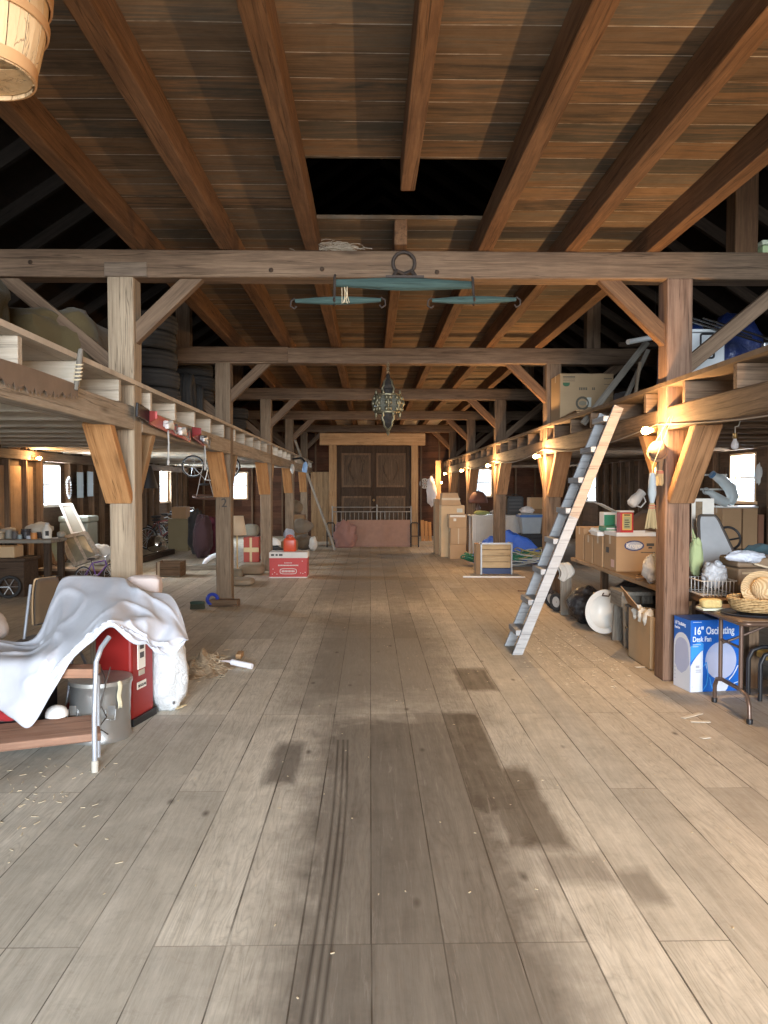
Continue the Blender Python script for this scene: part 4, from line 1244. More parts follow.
# ================================================================ things on the floor of the middle aisle
CARD = card('cardboard'); CARD2 = card('cardboard_pale', (.50,.345,.20)); CARD3 = card('cardboard_dark', (.30,.19,.105))
INK = plain('printed_ink', (.06,.055,.05), .7); TAPE = plain('packing_tape', (.48,.38,.25), .35)
def carton(x0, x1, y0, y1, z0, z1, label, mat=None, group=None, tape=True, name='cardboard_box', flaps=None, rz=0):
    """a carton with its four walls, closing flaps with the slit between them and a strip of tape"""
    mat = mat or CARD
    cx, cy = (x0+x1)/2, (y0+y1)/2
    t = thing(name, label, 'box', (cx, cy, z0), group)
    obj('body', MB().box(x0, x1, y0, y1, z0, z1-.006), mat, t, bevel=.006)
    if flaps is None:
        for a, b in ((y0, cy-.002), (cy+.002, y1)):
            obj('flap', MB().box(x0, x1, a, b, z1-.006, z1), mat, t, bevel=.002)
        if tape:
            m = MB().box(x0-.0015, x1+.0015, cy-.028, cy+.028, z1, z1+.001).box(cx-.0, cx, cy, cy, z1, z1) if False else MB().box(x0-.0015, x1+.0015, cy-.028, cy+.028, z1, z1+.001)
            m.box(x0-.0016, x0-.0002, cy-.028, cy+.028, z1-.09, z1)
            obj('tape', m, TAPE, t)
    if rz: t.rotation_euler = (0, 0, rz)
    return t
def marks(t, rects, mat, name='printing', y=None, x=None):
    """flat printing on the face at y (facing the viewer) or at x (facing the aisle)"""
    m = MB()
    for a, b, c, d in rects:
        if y is not None: m.box(a, b, y-.0012, y+.001, c, d)
        else: m.box(x-.0012, x+.001, a, b, c, d)
    return obj(name, m, mat, t)

# red carton with a petrol can on it
a = F(269.5, 578); b = F(307, 578); ry = (a.y+b.y)/2
def red_box():
    x0, x1, y0, y1, h = a.x, b.x, ry, ry+.42, .46
    t = thing('red_carton', 'red printed carton with white lid band on the aisle floor', 'box', ((x0+x1)/2, (y0+y1)/2, 0))
    rd = plain('red_print', (.50,.06,.055), .6, 0, .08); wh = plain('white_card', (.66,.62,.57), .7)
    obj('body', MB().box(x0, x1, y0, y1, 0, h-.10), rd, t, bevel=.006)
    obj('base_band', MB().box(x0-.002, x1+.002, y0-.002, y1, 0, .02), wh, t)
    obj('lid', MB().box(x0-.005, x1+.012, y0-.006, y1+.006, h-.105, h), wh, t, bevel=.005)
    w = x1-x0; cx = (x0+x1)/2; m = MB()
    oval = [(cx+.15*math.copysign(abs(math.cos(q))**.5, math.cos(q)), .12+.052*math.copysign(abs(math.sin(q))**.5, math.sin(q))) for q in [2*PI*k/28 for k in range(28)]]
    M = Matrix(((1,0,0,0),(0,0,-1,y0+.001),(0,1,0,0),(0,0,0,1)))
    lg = obj('logo_plate', MB().prism(oval, .003, M), wh, t)
    oval2 = [(cx+(p-cx)*.93, .12+(q-.12)*.80) for p, q in oval]
    obj('logo_field', MB().prism(oval2, .0035, M), rd, t)
    m = MB()
    for k in range(9): m.box(cx-.115+.026*k, cx-.097+.026*k, y0-.004, y0-.002, .103, .137)
    obj('logo_letters', m, wh, t)
    m = MB()
    for k in range(14): m.box(cx-.18+.026*k, cx-.16+.026*k, y0-.002, y0-.0005, .215, .236)
    obj('printed_lettering', m, wh, t); m = MB()
    for k in range(6): m.box(cx-.07+.024*k, cx-.053+.024*k, y0-.002, y0-.0005, .262, .276)
    obj('printed_heading', m, wh, t); m = MB()
    for px_, pz_ in ((-.27,.16),(-.24,.10),(-.28,.07),(-.2,.07),(.25,.30),(.22,.09),(.26,.08),(.3,.1)): m.box(cx+px_-.008, cx+px_+.008, y0-.002, y0-.0005, pz_-.006, pz_+.006)
    obj('printed_star_pattern', m, wh, t)
    m = MB()
    for k, (u, v) in enumerate(((.03,.085),(.11,.15),(.17,.235))): m.box(x0+u, x0+v, y0-.0075, y0-.0055, h-.065, h-.032)
    obj('lid_printing', m, INK, t)
    return h
hb = red_box()
def petrol_can():
    p = P(290, 552, ry+.2); c = Vector((p.x, ry+.2, hb+.001))
    t = thing('petrol_can', 'orange red plastic petrol can standing on the red carton', 'petrol can', c)
    pl = plain('orange_red_plastic', (.55,.075,.03), .35, 0, .05)
    m = MB(); w, d = .112, .085
    ring = []
    prof = [(0.94,0),(1,.012),(1,.19),(.96,.215),(.62,.25),(.4,.258)]
    vs = []; fs = []; n = 24
    for s, z in prof:
        for k in range(n):
            q = 2*PI*k/n
            vs.append(c+Vector((w*s*math.copysign(abs(math.cos(q))**.3, math.cos(q)), d*s*math.copysign(abs(math.sin(q))**.3, math.sin(q)), z)))
    for i in range(len(prof)-1):
        for k in range(n): fs.append((i*n+k, i*n+(k+1)%n, (i+1)*n+(k+1)%n, (i+1)*n+k))
    fs.append(tuple(range(n))[::-1]); fs.append(tuple((len(prof)-1)*n+k for k in range(n)))
    obj('body', m.add(vs, fs), pl, t, smooth=40)
    obj('handle', MB().tube([c+Vector((-.07,0,.225)), c+Vector((-.055,0,.275)), c+Vector((0,0,.295)), c+Vector((.05,0,.275)), c+Vector((.062,0,.225))], .012, 8), pl, t, smooth=60)
    obj('spout_cap', MB().lathe([(.028,.24),(.028,.285),(.02,.29)], 16, Matrix.Translation(c+Vector((-.0,-.045,0)))), pl, t, smooth=40)
petrol_can()
# white cap-like bundle and dark bag behind the carton
p = P(275, 543, 15.9)
tag(obj('white_helmet', MB().blob((p.x-.02, 15.75, .455), (.15,.13,.13), 7, .06, 1.2, flat=.02), WHITE, smooth=60), 'white helmet on the dark bag behind the red carton', 'helmet')
tag(obj('dark_bag', MB().blob((p.x-.02, 15.75, .215), (.26,.24,.22), 9, .2, 1.6, 28, 18, flat=.214, crease=.1), cloth('charcoal_cloth', (.03,.03,.033), .5), smooth=70), 'dark cloth bag standing behind the red carton', 'bag')

# coil of blue tape and scrubbing brush against the footing block of the second post
q = F(211, 606)
tag(obj('blue_coil', MB().torus(.068, .024, Tm((q.x+.02, q.y+.0, .092), 1.3, 0, .35), 30, 8, rz=.034), plain('blue_plastic', (.03,.06,.42), .4), smooth=60), 'blue plastic coil leaning on the footing block of the second post', 'coil')
q = F(199, 609)
o = thing('scrub_brush', 'dark green scrubbing brush lying beside the blue coil', 'brush', (q.x-.02, q.y, 0))
obj('brush_back', MB().blob((q.x-.02, q.y, .085), (.10,.05,.022), 2, .0, p=.7), plain('dark_green_plastic', (.03,.06,.045), .5), o, smooth=60)
m = MB()
for i in range(11):
    for j in range(5):
        m.tube([(q.x-.10+.016*i, q.y-.035+.0175*j, .075), (q.x-.105+.0175*i, q.y-.04+.02*j, .001)], .005, 5)
tag(obj('bristles', m, plain('olive_bristle', (.07,.075,.05), .9), o), None)
# heap of sweepings with a caulk tube and a tan offcut on it
q = F(203, 668)
m = MB().grid(lambda u, v: Vector((q.x+(u-.5)*.62, q.y+(v-.5)*.95, max(-.002, .125*math.exp(-((u-.5)**2+(v-.5)**2)*14)*(1+.9*noise.noise(Vector((u*9,v*9,2)))) -.006)-.004*(abs(u-.5)+abs(v-.5)>.45))), 40, 40)
sw = obj('sweepings_heap', m, plain('sweepings', (.36,.28,.19), .95, 0, .5, .1, 60.0, 1.0), smooth=0)
tag(sw, 'low heap of straw and dust swept together on the floor', 'debris', None, 'stuff')
m = MB()
for k in range(260):
    r_ = abs(rnd.gauss(0, .17)); an = rnd.uniform(0, 2*PI)
    x = q.x+r_*math.cos(an)*1.1; y = q.y+r_*math.sin(an)*1.7
    z = .105*math.exp(-((x-q.x)**2/.38+(y-q.y)**2/.9)*14/1.0*.38*2)+.004
    d = Vector((rnd.uniform(-1,1), rnd.uniform(-1,1), rnd.uniform(-.05,.25))).normalized()*rnd.uniform(.012,.045)
    c_ = Vector((x, y, z+.006)); w_ = rnd.uniform(.004,.014)
    m.bar(c_-d, c_+d, w_, .002)
for v_ in m.v: v_.z = max(v_.z, .002)
obj('chaff', m, plain('pale_chaff', (.56,.46,.32), .9, 0, .3), sw)
sw['kind'] = 'stuff'
a1 = F(214, 667); b1 = F(253, 668.5)
t = thing('caulk_tube', 'white caulk tube with nozzle lying on the sweepings', 'tube', ((a1.x+b1.x)/2, a1.y, 0))
A = Vector((a1.x+.16, a1.y-.03, .052)); B = Vector((b1.x, b1.y-.05, .03))
obj('cartridge', MB().tube([A, A.lerp(B,.02), A.lerp(B,.98), B], [.022,.026,.026,.024], 16), plain('white_plastic', (.74,.74,.78), .4), t, smooth=40)
obj('nozzle', MB().tube([A-(B-A).normalized()*.13+Vector((0,0,-.012)), A-(B-A).normalized()*.02, A], [.005,.012,.014], 12), plain('pinkish_plastic', (.70,.62,.60), .4), t, smooth=40)
q2 = F(231, 661)
tag(obj('wood_offcut', MB().cbox((q2.x+.06, q2.y+.12, .03), (.05,.16,.045), None), TAN(), bevel=.004), 'small tan wood offcut beside the white caulk tube', 'wood block')
# loose straw scattered near the table leg
m = MB()
for k in range(90):
    f_ = rnd.random(); x = rnd.gauss(-1.75, .33); y = rnd.gauss(4.1, .45)
    if y > 4.62: continue
    d = Vector((rnd.uniform(-1,1), rnd.uniform(-1,1), 0)).normalized()*rnd.uniform(.004,.02)
    m.bar(Vector((x,y,.003))-d, Vector((x,y,.003))+d, rnd.uniform(.0015,.004), .002)
for k in range(120):
    x = rnd.uniform(-1.2, 2.3); y = rnd.uniform(2.3, 9)
    d = Vector((rnd.uniform(-1,1), rnd.uniform(-1,1), 0)).normalized()*rnd.uniform(.003,.008)
    m.bar(Vector((x,y,.003))-d, Vector((x,y,.003))+d, rnd.uniform(.003,.006), .002)
for k in range(240):
    x = rnd.gauss(1.95, .28); y = rnd.gauss(7.3, .9)
    if x > 2.35: continue
    d = Vector((rnd.uniform(-1,1), rnd.uniform(-1,1), 0)).normalized()*rnd.uniform(.004,.016)
    m.bar(Vector((x,y,.003))-d, Vector((x,y,.003))+d, rnd.uniform(.0015,.004), .002)
tag(obj('straw_litter', m, plain('pale_straw', (.62,.52,.36), .9, 0, .3)), 'bits of straw and chaff scattered over the plank floor', 'straw', None, 'stuff')

# ================================================================ far end of the aisle
def bed_end():
    y = 21.05
    x0, x1 = P(332.5, 510, y).x, P(411, 510, y).x
    t = thing('iron_bed_end', 'old metal bed end with thin spindles in front of the panelled door', 'bed end', ((x0+x1)/2, y, 0))
    st = plain('tarnished_metal', (.24,.215,.185), .45, .6)
    zt = 1.075; zs = .95
    xm = P(377, 510, y).x
    for x in (x0, xm, x1):
        if x == xm: obj('bed_post', MB().tube([(x,y,.25),(x,y,zt+.07)], .02, 10), st, t, smooth=60)
        else:
            pst = obj('bed_post', MB().tube([(x,y,0),(x,y,zt+.03)], .02, 10), st, t, smooth=60)
    for z in (zt, zs, .27): obj('rail', MB().tube([(x0,y,z),(x1,y,z)], .014, 8), st, t, smooth=60)
    n = 18
    for k in range(1, n):
        x = x0+(x1-x0)*k/n
        if abs(x-xm) < .03: continue
        obj('spindle', MB().tube([(x,y,.27),(x,y,zs)], .008, 6), st, t, smooth=60)
    obj('curl', MB().tube([(xm-.19,y-.015,zs-.02),(xm-.17,y-.015,zs+.07),(xm-.08,y-.015,zt-.01),(xm,y-.015,zt+.0)], .010, 6), st, t, smooth=60)
bed_end()
y = 20.86
o = timber('pink_plywood', (P(347,530,y).x, y, .37), (P(410,530,y).x, y, .37), .03, .73, plain('pink_plywood', (.25,.14,.098), .7, 0, .2), up=(0,0.05,1), bevel=.004)
tag(o, 'long pinkish plywood sheet leaning on the metal bed end', 'plywood')
q = P(345, 535, 20.6)
tag(obj('pink_cloth', MB().blob((q.x+.02, 20.62, .34), (.33,.14,.37), 11, .30, 1.9, 36, 26, flat=.338, crease=.25, p=.9), cloth('dusty_pink_cloth', (.27,.145,.12), .8), smooth=70), 'dusty pink cloth bunched over the end of the plywood', 'cloth')
for nm, px_, lab in (('iron_stand', 414, 'black iron side frame standing right of the pinkish plywood'), ('iron_stand', 330, 'black iron side frame standing beside the pink cloth')):
    x = P(px_, 530, 20.75).x
    m = MB().tube([(x-.08,20.75,0),(x-.08,20.75,.62),(x-.05,20.75,.66),(x+.09,20.75,.66),(x+.12,20.75,.62),(x+.12,20.75,0)], .017, 8)
    m.tube([(x-.08,20.75,.3),(x+.12,20.75,.3)], .012, 6)
    tag(obj(nm, m, plain('black_iron', (.025,.023,.022), .5, .4), smooth=60), lab, 'iron frame')
# dartboard on the end wall
p = P(424.8, 483.5, Y1-.07)
t = thing('dartboard', 'round pale dartboard hanging on the end wall beside the gate', 'dartboard', (p.x, Y1, p.z-.17))
M = Tm((p.x, Y1-.058, p.z), PI/2)
obj('board', MB().lathe([(.165,-.05),(.172,-.04),(.172,0),(.16,.012),(.01,.012)], 40, M), plain('sisal_pale', (.62,.57,.50), .8), t, smooth=40)
m = MB()
for k in range(0, 20, 2):
    pts = [(.03,0)]
    for r_, s in ((.14,0),(.14,1),(.03,1),(.03,0)): pass
    a0 = 2*PI*k/20; a1 = 2*PI*(k+1)/20
    m.prism([(r_*math.cos(q_), r_*math.sin(q_)) for r_, q_ in ((.03,a0),(.14,a0),(.14,a1),(.03,a1))], .002, M @ Tm((0,0,.0125)))
obj('sectors', m, plain('dart_grey', (.20,.17,.15), .8), t)
obj('bullseye', MB().lathe([(.018,0),(.018,.004),(.001,.004)], 16, M @ Tm((0,0,.0125))), plain('dart_red', (.4,.05,.04), .6), t)
for k in range(3):
    x = P(421+3.7*k, 524, 23.2).x
    o = timber('orange_plank', (x+.05, 23.2-.1, 0), (x+.05, 23.42, .62-.03*k), .10, .025, ORANGE(), up=(0,1,0))
    tag(o, 'short orange plank leaning behind the gate post, %s' % ['nearest the gate post', 'middle one of three', 'one nearest the hanging cloth'][k], 'plank', 'orange planks by the gate post')
m = MB()
q = F(427, 537)
for k in range(3):
    tag(obj('paper_sheet', MB().cbox((q.x-.15+.16*k, q.y-.2+.2*(k % 2), .006+.006*k), (.30,.42,.006), None), plain('old_paper', (.52,.47,.40), .8)), 'flattened paper on the floor before the orange planks, %s' % ['closest to the gate', 'middle one', 'closest to the cartons'][k], 'paper', 'papers by the orange planks')
# leaning pole plank from the floor to the tyre loft
A = F(335, 551); B = PX(295, 440, PXL+.19)
tag(timber('leaning_plank', (A.x, A.y, .03), (B.x, B.y, B.z), .10, .05, GREYW(), up=(1,0,0)), 'long grey plank leaning up against the tyre loft at the far end', 'plank')
p = P(305, 467, 18.6)
t = thing('blue_bottle', 'bright blue plastic bottle hung on a black strap near the leaning plank', 'bottle', (p.x, 18.6, p.z-.14))
obj('body', MB().lathe([(.05,-.13),(.062,-.11),(.062,.05),(.04,.10),(.02,.13)], 18, Tm((p.x,18.6,p.z), 0, .12)), plain('sky_blue_plastic', (.28,.48,.80), .35), t, smooth=50)
obj('strap', MB().tube([(p.x,18.6,p.z+.12),(p.x-.08,18.62,p.z+.22),(PXL+.14,18.65,2.3)], .028, 6), BLACK, t, smooth=60)
p = P(299, 469, 18.4)
o = tag(obj('white_rag', MB().blob((PXL+.17, 18.3, p.z), (.05,.07,.12), 3, .3, 2, crease=.2), cloth('white_rag_cloth', (.55,.52,.47), .6), smooth=70), 'white rag pinned to the loft girder near the blue bottle', 'rag')
obj('hanging_nail', MB().tube([(PXL+.10, 18.3, p.z+.06), (PXL+.22, 18.3, p.z+.08)], .006, 6), IRON, o)
# heap of sacks beneath the leaning plank
for k, (px_, py_, Y, r_, mt, lab) in enumerate([
    (303, 541, 19.9, (.30,.28,.20), (.17,.125,.085), 'brown sack at the bottom of the heap below the leaning plank'),
    (302, 523, 20.1, (.27,.25,.19), (.21,.165,.12), 'greyish brown sack on top of the heap below the leaning plank'),
    (313, 541, 19.6, (.11,.12,.18), (.60,.56,.50), 'white sack slumped beside the heap below the leaning plank'),
    (289, 530, 17.2, (.13,.13,.13), (.36,.39,.46), 'bluish grey bundle behind the petrol can'),
    (296, 506, 21.5, (.20,.2,.2), (.20,.15,.10), 'small brown sack highest in the far heap')]):
    p = P(px_, py_, Y)
    zb = r_[2]*.98 if k in (0, 2) else (.43+r_[2]*.9 if k == 1 else (.432+r_[2] if k == 3 else .875+r_[2]*.96))
    tag(obj('sack', MB().blob((p.x, Y, zb), r_, 20+k, .22, 1.7, 28, 18, flat=r_[2]*.97, crease=.14), cloth('sackcloth_%d' % k, mt, .7), smooth=70), lab, 'sack')
p = P(289, 530, 17.2)
tag(obj('packing_box', MB().box(p.x-.16, p.x+.18, 17.05, 17.4, 0, .42), CARD3, bevel=.008), 'brown packing box under the bluish grey bundle', 'box')
p = P(296, 506, 21.5)
tag(obj('packing_box', MB().box(p.x-.25, p.x+.25, 21.3, 21.75, 0, .855), CARD3, bevel=.008), 'tall brown packing box under the highest sack', 'box')
p = P(302, 523, 20.1)
# ================================================================ under the tyre loft
ZB = .80
t = thing('workbench', 'long wooden workbench crowded with jars below the side window', 'workbench', (-5.2, 12.3, 0))
obj('benchtop', MB().box(-5.86, -4.95, 12.0, 12.65, ZB-.06, ZB), GREYW(), t, bevel=.015)
for x, y in ((-5.80,12.07),(-5.03,12.07),(-5.80,12.58),(-5.03,12.58)): obj('leg', MB().box(x-.045, x+.045, y-.045, y+.045, 0, ZB-.06), DARKW('z'), t)
obj('lower_board', MB().box(-5.84, -5.0, 12.05, 12.6, .14, .18), DARKW(), t)
def on_bench(px_, Y): return P(px_, 540, Y).x
jm = plain('milky_plastic', (.66,.63,.56), .45)
x = on_bench(47, 12.2)
t = thing('milk_jug', 'white plastic jug with dark label on the workbench', 'jug', (x, 12.2, ZB))
obj('body', MB().lathe([(.055,0),(.07,.01),(.07,.14),(.05,.18),(.03,.205),(.03,.235)], 18, Tm((x,12.2,ZB+.001))), jm, t, smooth=40)
obj('cap', MB().lathe([(.033,.225),(.033,.25),(.005,.252)], 14, Tm((x,12.2,ZB+.001))), plain('grey_cap', (.4,.38,.36), .5), t, smooth=40)
obj('jug_label', MB().cbox((x+.03, 12.135, ZB+.09), (.05,.012,.075)), INK, t)
jars = [(0,12.15,.07,.11,(.36,.30,.21),'squat tan jar at the wall end of the workbench'),(9,12.25,.055,.14,(.28,.26,.22),'grey jar beside the tan one on the workbench'),
        (15,12.15,.05,.12,(.10,.09,.085),'dark tin standing among jars on the workbench'),(20,12.12,.035,.07,(.30,.36,.36),'small bluish jar at the bench edge'),
        (26,12.3,.075,.15,(.045,.04,.04),'black tin behind the orange cup'),(34,12.08,.048,.10,(.55,.23,.07),'orange plastic cup at the front edge of the workbench'),
        (29,12.12,.04,.05,(.46,.50,.55),'pale blue lid lying by the orange cup'),(39,12.35,.04,.10,(.06,.05,.05),'small black can behind the white jug')]
for px_, Y, r_, h, c_, lab in jars:
    x = on_bench(px_, Y)
    tag(obj('jar', MB().lathe([(r_*.9,0),(r_,.008),(r_,h*.72),(r_*.86,h*.8),(r_*.86,h*.86),(r_*.95,h*.87),(r_*.95,h),(.004,h*1.01)], 18, Tm((x,Y,ZB+.001))), plain('jar_%d' % int(px_), c_, .5), smooth=40), lab, 'jar')
for px_, Y, r_, c_, lab in ((9,12.50,(.14,.09,.09),(.42,.36,.28),'beige crumpled rag at the back of the workbench'),(40,12.5,(.22,.10,.13),(.50,.44,.35),'pale crumpled cloth heaped behind the white jug'),(61,12.54,(.07,.07,.05),(.30,.27,.22),'flat grey rag at the window end of the workbench')):
    x = on_bench(px_, Y)
    tag(obj('rag', MB().blob((x,Y,ZB+r_[2]*.9), r_, px_, .3, 2, 24, 14, flat=r_[2]*.88, crease=.2), cloth('rag_%d' % px_, c_, .7), smooth=70), lab, 'rag')
# chest with a tray of papers before the bench
t = thing('dark_chest', 'low dark wooden chest before the workbench', 'chest', (-5.33, 11.55, 0))
obj('body', MB().box(-5.75, -5.06, 11.3, 11.8, .0, .52), DARKW(), t, bevel=.01)
obj('lid', MB().box(-5.78, -5.03, 11.27, 11.83, .525, .575), DARKW(), t, bevel=.012)
carton(-5.62, -5.22, 11.36, 11.66, .577, .74, 'open shallow carton of papers on the dark chest', CARD2, None, False)
t = thing('cart_wheel', 'small dark spoked wheel leaning on the dark chest', 'wheel', (-5.15, 11.2, 0))
M = Tm((-5.22, 11.18, .17), 1.35, 0, .2)
obj('tyre', MB().torus(.145, .022, M, 28, 8), RUBBER, t, smooth=60)
m = MB()
for k in range(6): m.tube([M @ Vector((0,0,0)), M @ Vector((.14*math.cos(k*PI/3), .14*math.sin(k*PI/3), 0))], .007, 5)
obj('spokes', m, STEEL, t)
# platform with leaning window sashes
t = thing('plank_platform', 'low plank platform carrying the leaning window sashes', 'platform', (-4.9, 13.5, 0))
for k in range(5): obj('deck_plank', MB().box(-5.7, -4.30, 13.12+.22*k, 13.33+.22*k, .19, .225), PALE('x'), t, bevel=.004)
obj('front_beam', MB().box(-5.7, -4.30, 13.12, 13.2, 0, .188), DARKW(), t)
obj('rear_beam', MB().box(-5.7, -4.30, 14.1, 14.18, 0, .188), DARKW(), t)
def quadframe(name, label, cat, cs, w, th, mat, pane, bars=0, cross=0):
    A, B, C, D = [Vector(q) for q in cs]      # top left, top right, bottom right, bottom left
    t = thing(name, label, cat, (D+C)/2)
    n = (B-A).cross(D-A).normalized()
    m = MB()
    for p, q in ((A,B),(B,C),(D,C),(A,D)): m.bar(p, q, w, th, up=n)
    for k in range(bars):
        f = (k+1)/(bars+1); m.bar(A.lerp(B,f), D.lerp(C,f), w*.6, th*.8, up=n)
    for k in range(cross):
        f = (k+1)/(cross+1); m.bar(A.lerp(D,f), B.lerp(C,f), w*.6, th*.8, up=n)
    obj('sash_frame', m, mat, t)
    m = MB(); o_ = n*.003
    m.add([A+o_, B+o_, C+o_, D+o_, A-o_, B-o_, C-o_, D-o_], [(0,1,2,3),(7,6,5,4),(0,4,5,1),(1,5,6,2),(2,6,7,3),(3,7,4,0)])
    obj('pane', m, pane, t)
    return t
dusty = plain('dusty_glass', (.12,.125,.10), .25, 0, .3)
def tz(p, z): return Vector((p.x, p.y, z))
def lean(pxs, yt, yb, zfix=None):
    a_, b_, c_, d_ = [P(q[0], q[1], yt if i < 2 else yb) for i, q in enumerate(pxs)]
    if zfix is not None: 
        dz = min(c_.z, d_.z)-zfix; a_.z -= dz; b_.z -= dz; c_.z -= dz; d_.z -= dz
    return a_, b_, c_, d_
quadframe('window_sash', 'old two-pane window sash leaning on the low platform', 'window sash', lean([(62,539),(86,534),(99,557),(75,566)], 13.70, 13.30, .272), .075, .035, GREYW('z'), dusty, 1)
quadframe('window_sash', 'narrow window sash with greenish pane leaning beside the two-pane one', 'window sash', lean([(47,541),(59,539),(66,560),(55,564)], 13.98, 13.60, .262), .06, .035, BROWN('z'), plain('greenish_glass', (.17,.20,.16), .25), 0)
quadframe('screen_frame', 'tall white framed screen leaning below the bright side window', 'screen', lean([(60.5,503),(71.5,502),(99,559),(84,560)], 14.34, 13.88, .268), .04, .03, WHITE, plain('grey_screen', (.36,.36,.31), .6), 0, 1)
p = P(54, 520, 14.6)
t = thing('grey_chest', 'grey green chest standing under the bright side window', 'chest', (p.x, 14.8, 0))
p.x = -5.50
obj('body', MB().box(p.x-.32, p.x+.22, 14.5, 15.0, 0, .95), plain('grey_green_paint', (.22,.23,.19), .6), t, bevel=.02)
obj('lid', MB().box(p.x-.34, p.x+.24, 14.48, 15.02, .955, 1.07), plain('grey_green_paint', (.22,.23,.19), .6), t, bevel=.03)
p = P(60, 526, 14.05)
tag(obj('round_mirror', MB().lathe([(.20,-.012),(.205,0),(.20,.012),(.18,.014),(.178,.006),(.01,.006)], 32, Tm((p.x-.04, 14.22, .225+.198), 1.25, 0, 0), 1, 1), plain('grey_mirror_back', (.33,.31,.27), .4)), 'round grey tray leaning behind the sashes', 'tray')
# tools and panes hung on the studs of the side wall
for k, (px_, py_, c_, lab) in enumerate(((80,485,(.22,.29,.33),'bluish pane hung on the studs nearest the bright window'),(90,484,(.20,.27,.32),'bluish pane hung farther along the studs'))):
    p = PX(px_, py_, XL+.12)
    tag(obj('glass_sheet', MB().box(XL+.115, XL+.13, p.y-.16, p.y+.16, p.z-.26, p.z+.26).box(XL+.113, XL+.135, p.y-.17, p.y+.17, p.z-.01, p.z+.01), plain('bluish_pane_%d' % k, c_, .3), bevel=.003), lab, 'pane')
p = PX(69, 485, XL+.13)
t = thing('coiled_chain', 'coil of grey chain hung on the studs beside the side window', 'chain', p)
m = MB()
for k in range(22):
    q_ = 2*PI*k/22; m.torus(.016, .005, Tm((p.x, p.y+.10*math.cos(q_), p.z-.05+.20*math.sin(q_)), (k%2)*PI/2+q_, PI/2 if k%2 else 0, 0), 10, 5)
obj('links', m, STEEL, t, smooth=60)
obj('nail', MB().tube([(p.x-.02,p.y,p.z+.15),(p.x+.03,p.y,p.z+.16)], .006, 6), IRON, t)
# bicycles
def bicycle(label, paint, s, loc, yaw, roll=0.0, group=None, pitch=0, name='bicycle', spokes=14):
    t = thing(name, label, 'bicycle', (0,0,0), group)
    R = .32
    hubs = [Vector((0,0,R)), Vector((1.0,0,R))]
    bb = Vector((.44,0,.29)); st = Vector((.33,0,.70)); hd = Vector((.80,0,.74)); hl = Vector((.84,0,.60))
    m = MB()
    for p_, q_ in ((bb,st),(st,hd),(bb,hl),(hd,hl)): m.tube([p_,q_], .019, 8)
    for sd in (-1,1):
        o_ = Vector((0,.045*sd,0)); m.tube([bb+o_*.6, hubs[0]+o_], .011, 6); m.tube([st, hubs[0]+o_], .010, 6)
    obj('frame', m, paint, t, smooth=60)
    m = MB()
    for sd in (-1,1): m.tube([hl, hl+Vector((.03,.05*sd,-.06)), hubs[1]+Vector((0,.05*sd,0))], .012, 6)
    obj('fork', m, STEEL, t, smooth=60)
    for h in hubs:
        M = Tm(h, PI/2)
        w = obj('wheel', MB().torus(R-.022, .022, M, 32, 8), RUBBER, t, smooth=60)
        m = MB().torus(R-.05, .010, M, 32, 6)
        for k in range(spokes):
            q_ = 2*PI*k/spokes; m.tube([h+Vector((.02*math.cos(q_+.8), .02*(-1)**k, .02*math.sin(q_+.8))), h+Vector(((R-.05)*math.cos(q_), 0, (R-.05)*math.sin(q_)))], .0035, 4)
        m.tube([h+Vector((0,-.05,0)), h+Vector((0,.05,0))], .018, 8)
        obj('rim', m, STEEL, w, smooth=60)
    b_ = hd+Vector((-.02,0,.06))
    obj('handlebar', MB().tube([b_+Vector((-.10,-.27,.10)), b_+Vector((-.02,-.22,.12)), b_+Vector((.03,-.06,.04)), b_+Vector((.03,.06,.04)), b_+Vector((-.02,.22,.12)), b_+Vector((-.10,.27,.10))], .012, 8), STEEL, t, smooth=60)
    obj('stem', MB().tube([hd, b_+Vector((.03,0,.04))], .014, 8), STEEL, t, smooth=60)
    obj('saddle', MB().blob(st+Vector((-.03,0,.13)), (.14,.065,.035), 1, .02, p=.8).tube([st, st+Vector((-.02,0,.11))], .013, 8), BLACK, t, smooth=60)
    m = MB().torus(.085, .008, Tm(bb+Vector((0,.05,0)), PI/2), 20, 6)
    for sd in (-1,1):
        c_ = bb+Vector((.12*sd,.075*sd,-.07*sd)); m.tube([bb+Vector((0,.06*sd,0)), c_], .010, 6); m.cbox(c_+Vector((0,.045*sd,0)), (.08,.08,.02))
    obj('crankset', m, STEEL, t)
    t.location = loc; t.rotation_euler = (roll, pitch, yaw); t.scale = (s,)*3
    return t
dkp = plain('dark_bike_paint', (.07,.075,.09), .35, .2); mar = plain('maroon_paint', (.22,.04,.045), .35, .2); pur = plain('purple_paint', (.16,.07,.30), .35, .1)
lav = plain('lavender_paint', (.36,.30,.48), .4)
q = F(158, 548); bicycle('dark small bicycle at the front of the heap by the far wall', dkp, .92, (q.x-.10, q.y-.55, 0), .75, -.10, 'heaped bicycles')
bicycle('maroon bicycle behind the dark small one in the heap', mar, 1.0, (q.x-.32, q.y+.0, 0), .5, -.12, 'heaped bicycles')
bicycle('grey bicycle against the wall at the back of the heap', plain('grey_paint', (.30,.31,.33), .35, .4), 1.05, (q.x-.28, q.y+.75, 0), .35, -.12, 'heaped bicycles')
bicycle('blue grey bicycle leaning highest in the heap under the window', plain('blue_grey_paint', (.10,.13,.18), .35, .3), 1.1, (q.x-.22, q.y+1.35, 0), .25, -.2, 'heaped bicycles')
p = F(98, 566, .0)
bicycle("child's purple bicycle parked behind the first post", pur, .56, (P(92, 560, 12.6).x, 12.25, 0), 1.05, -.08)
p = P(90, 520, 13.6)
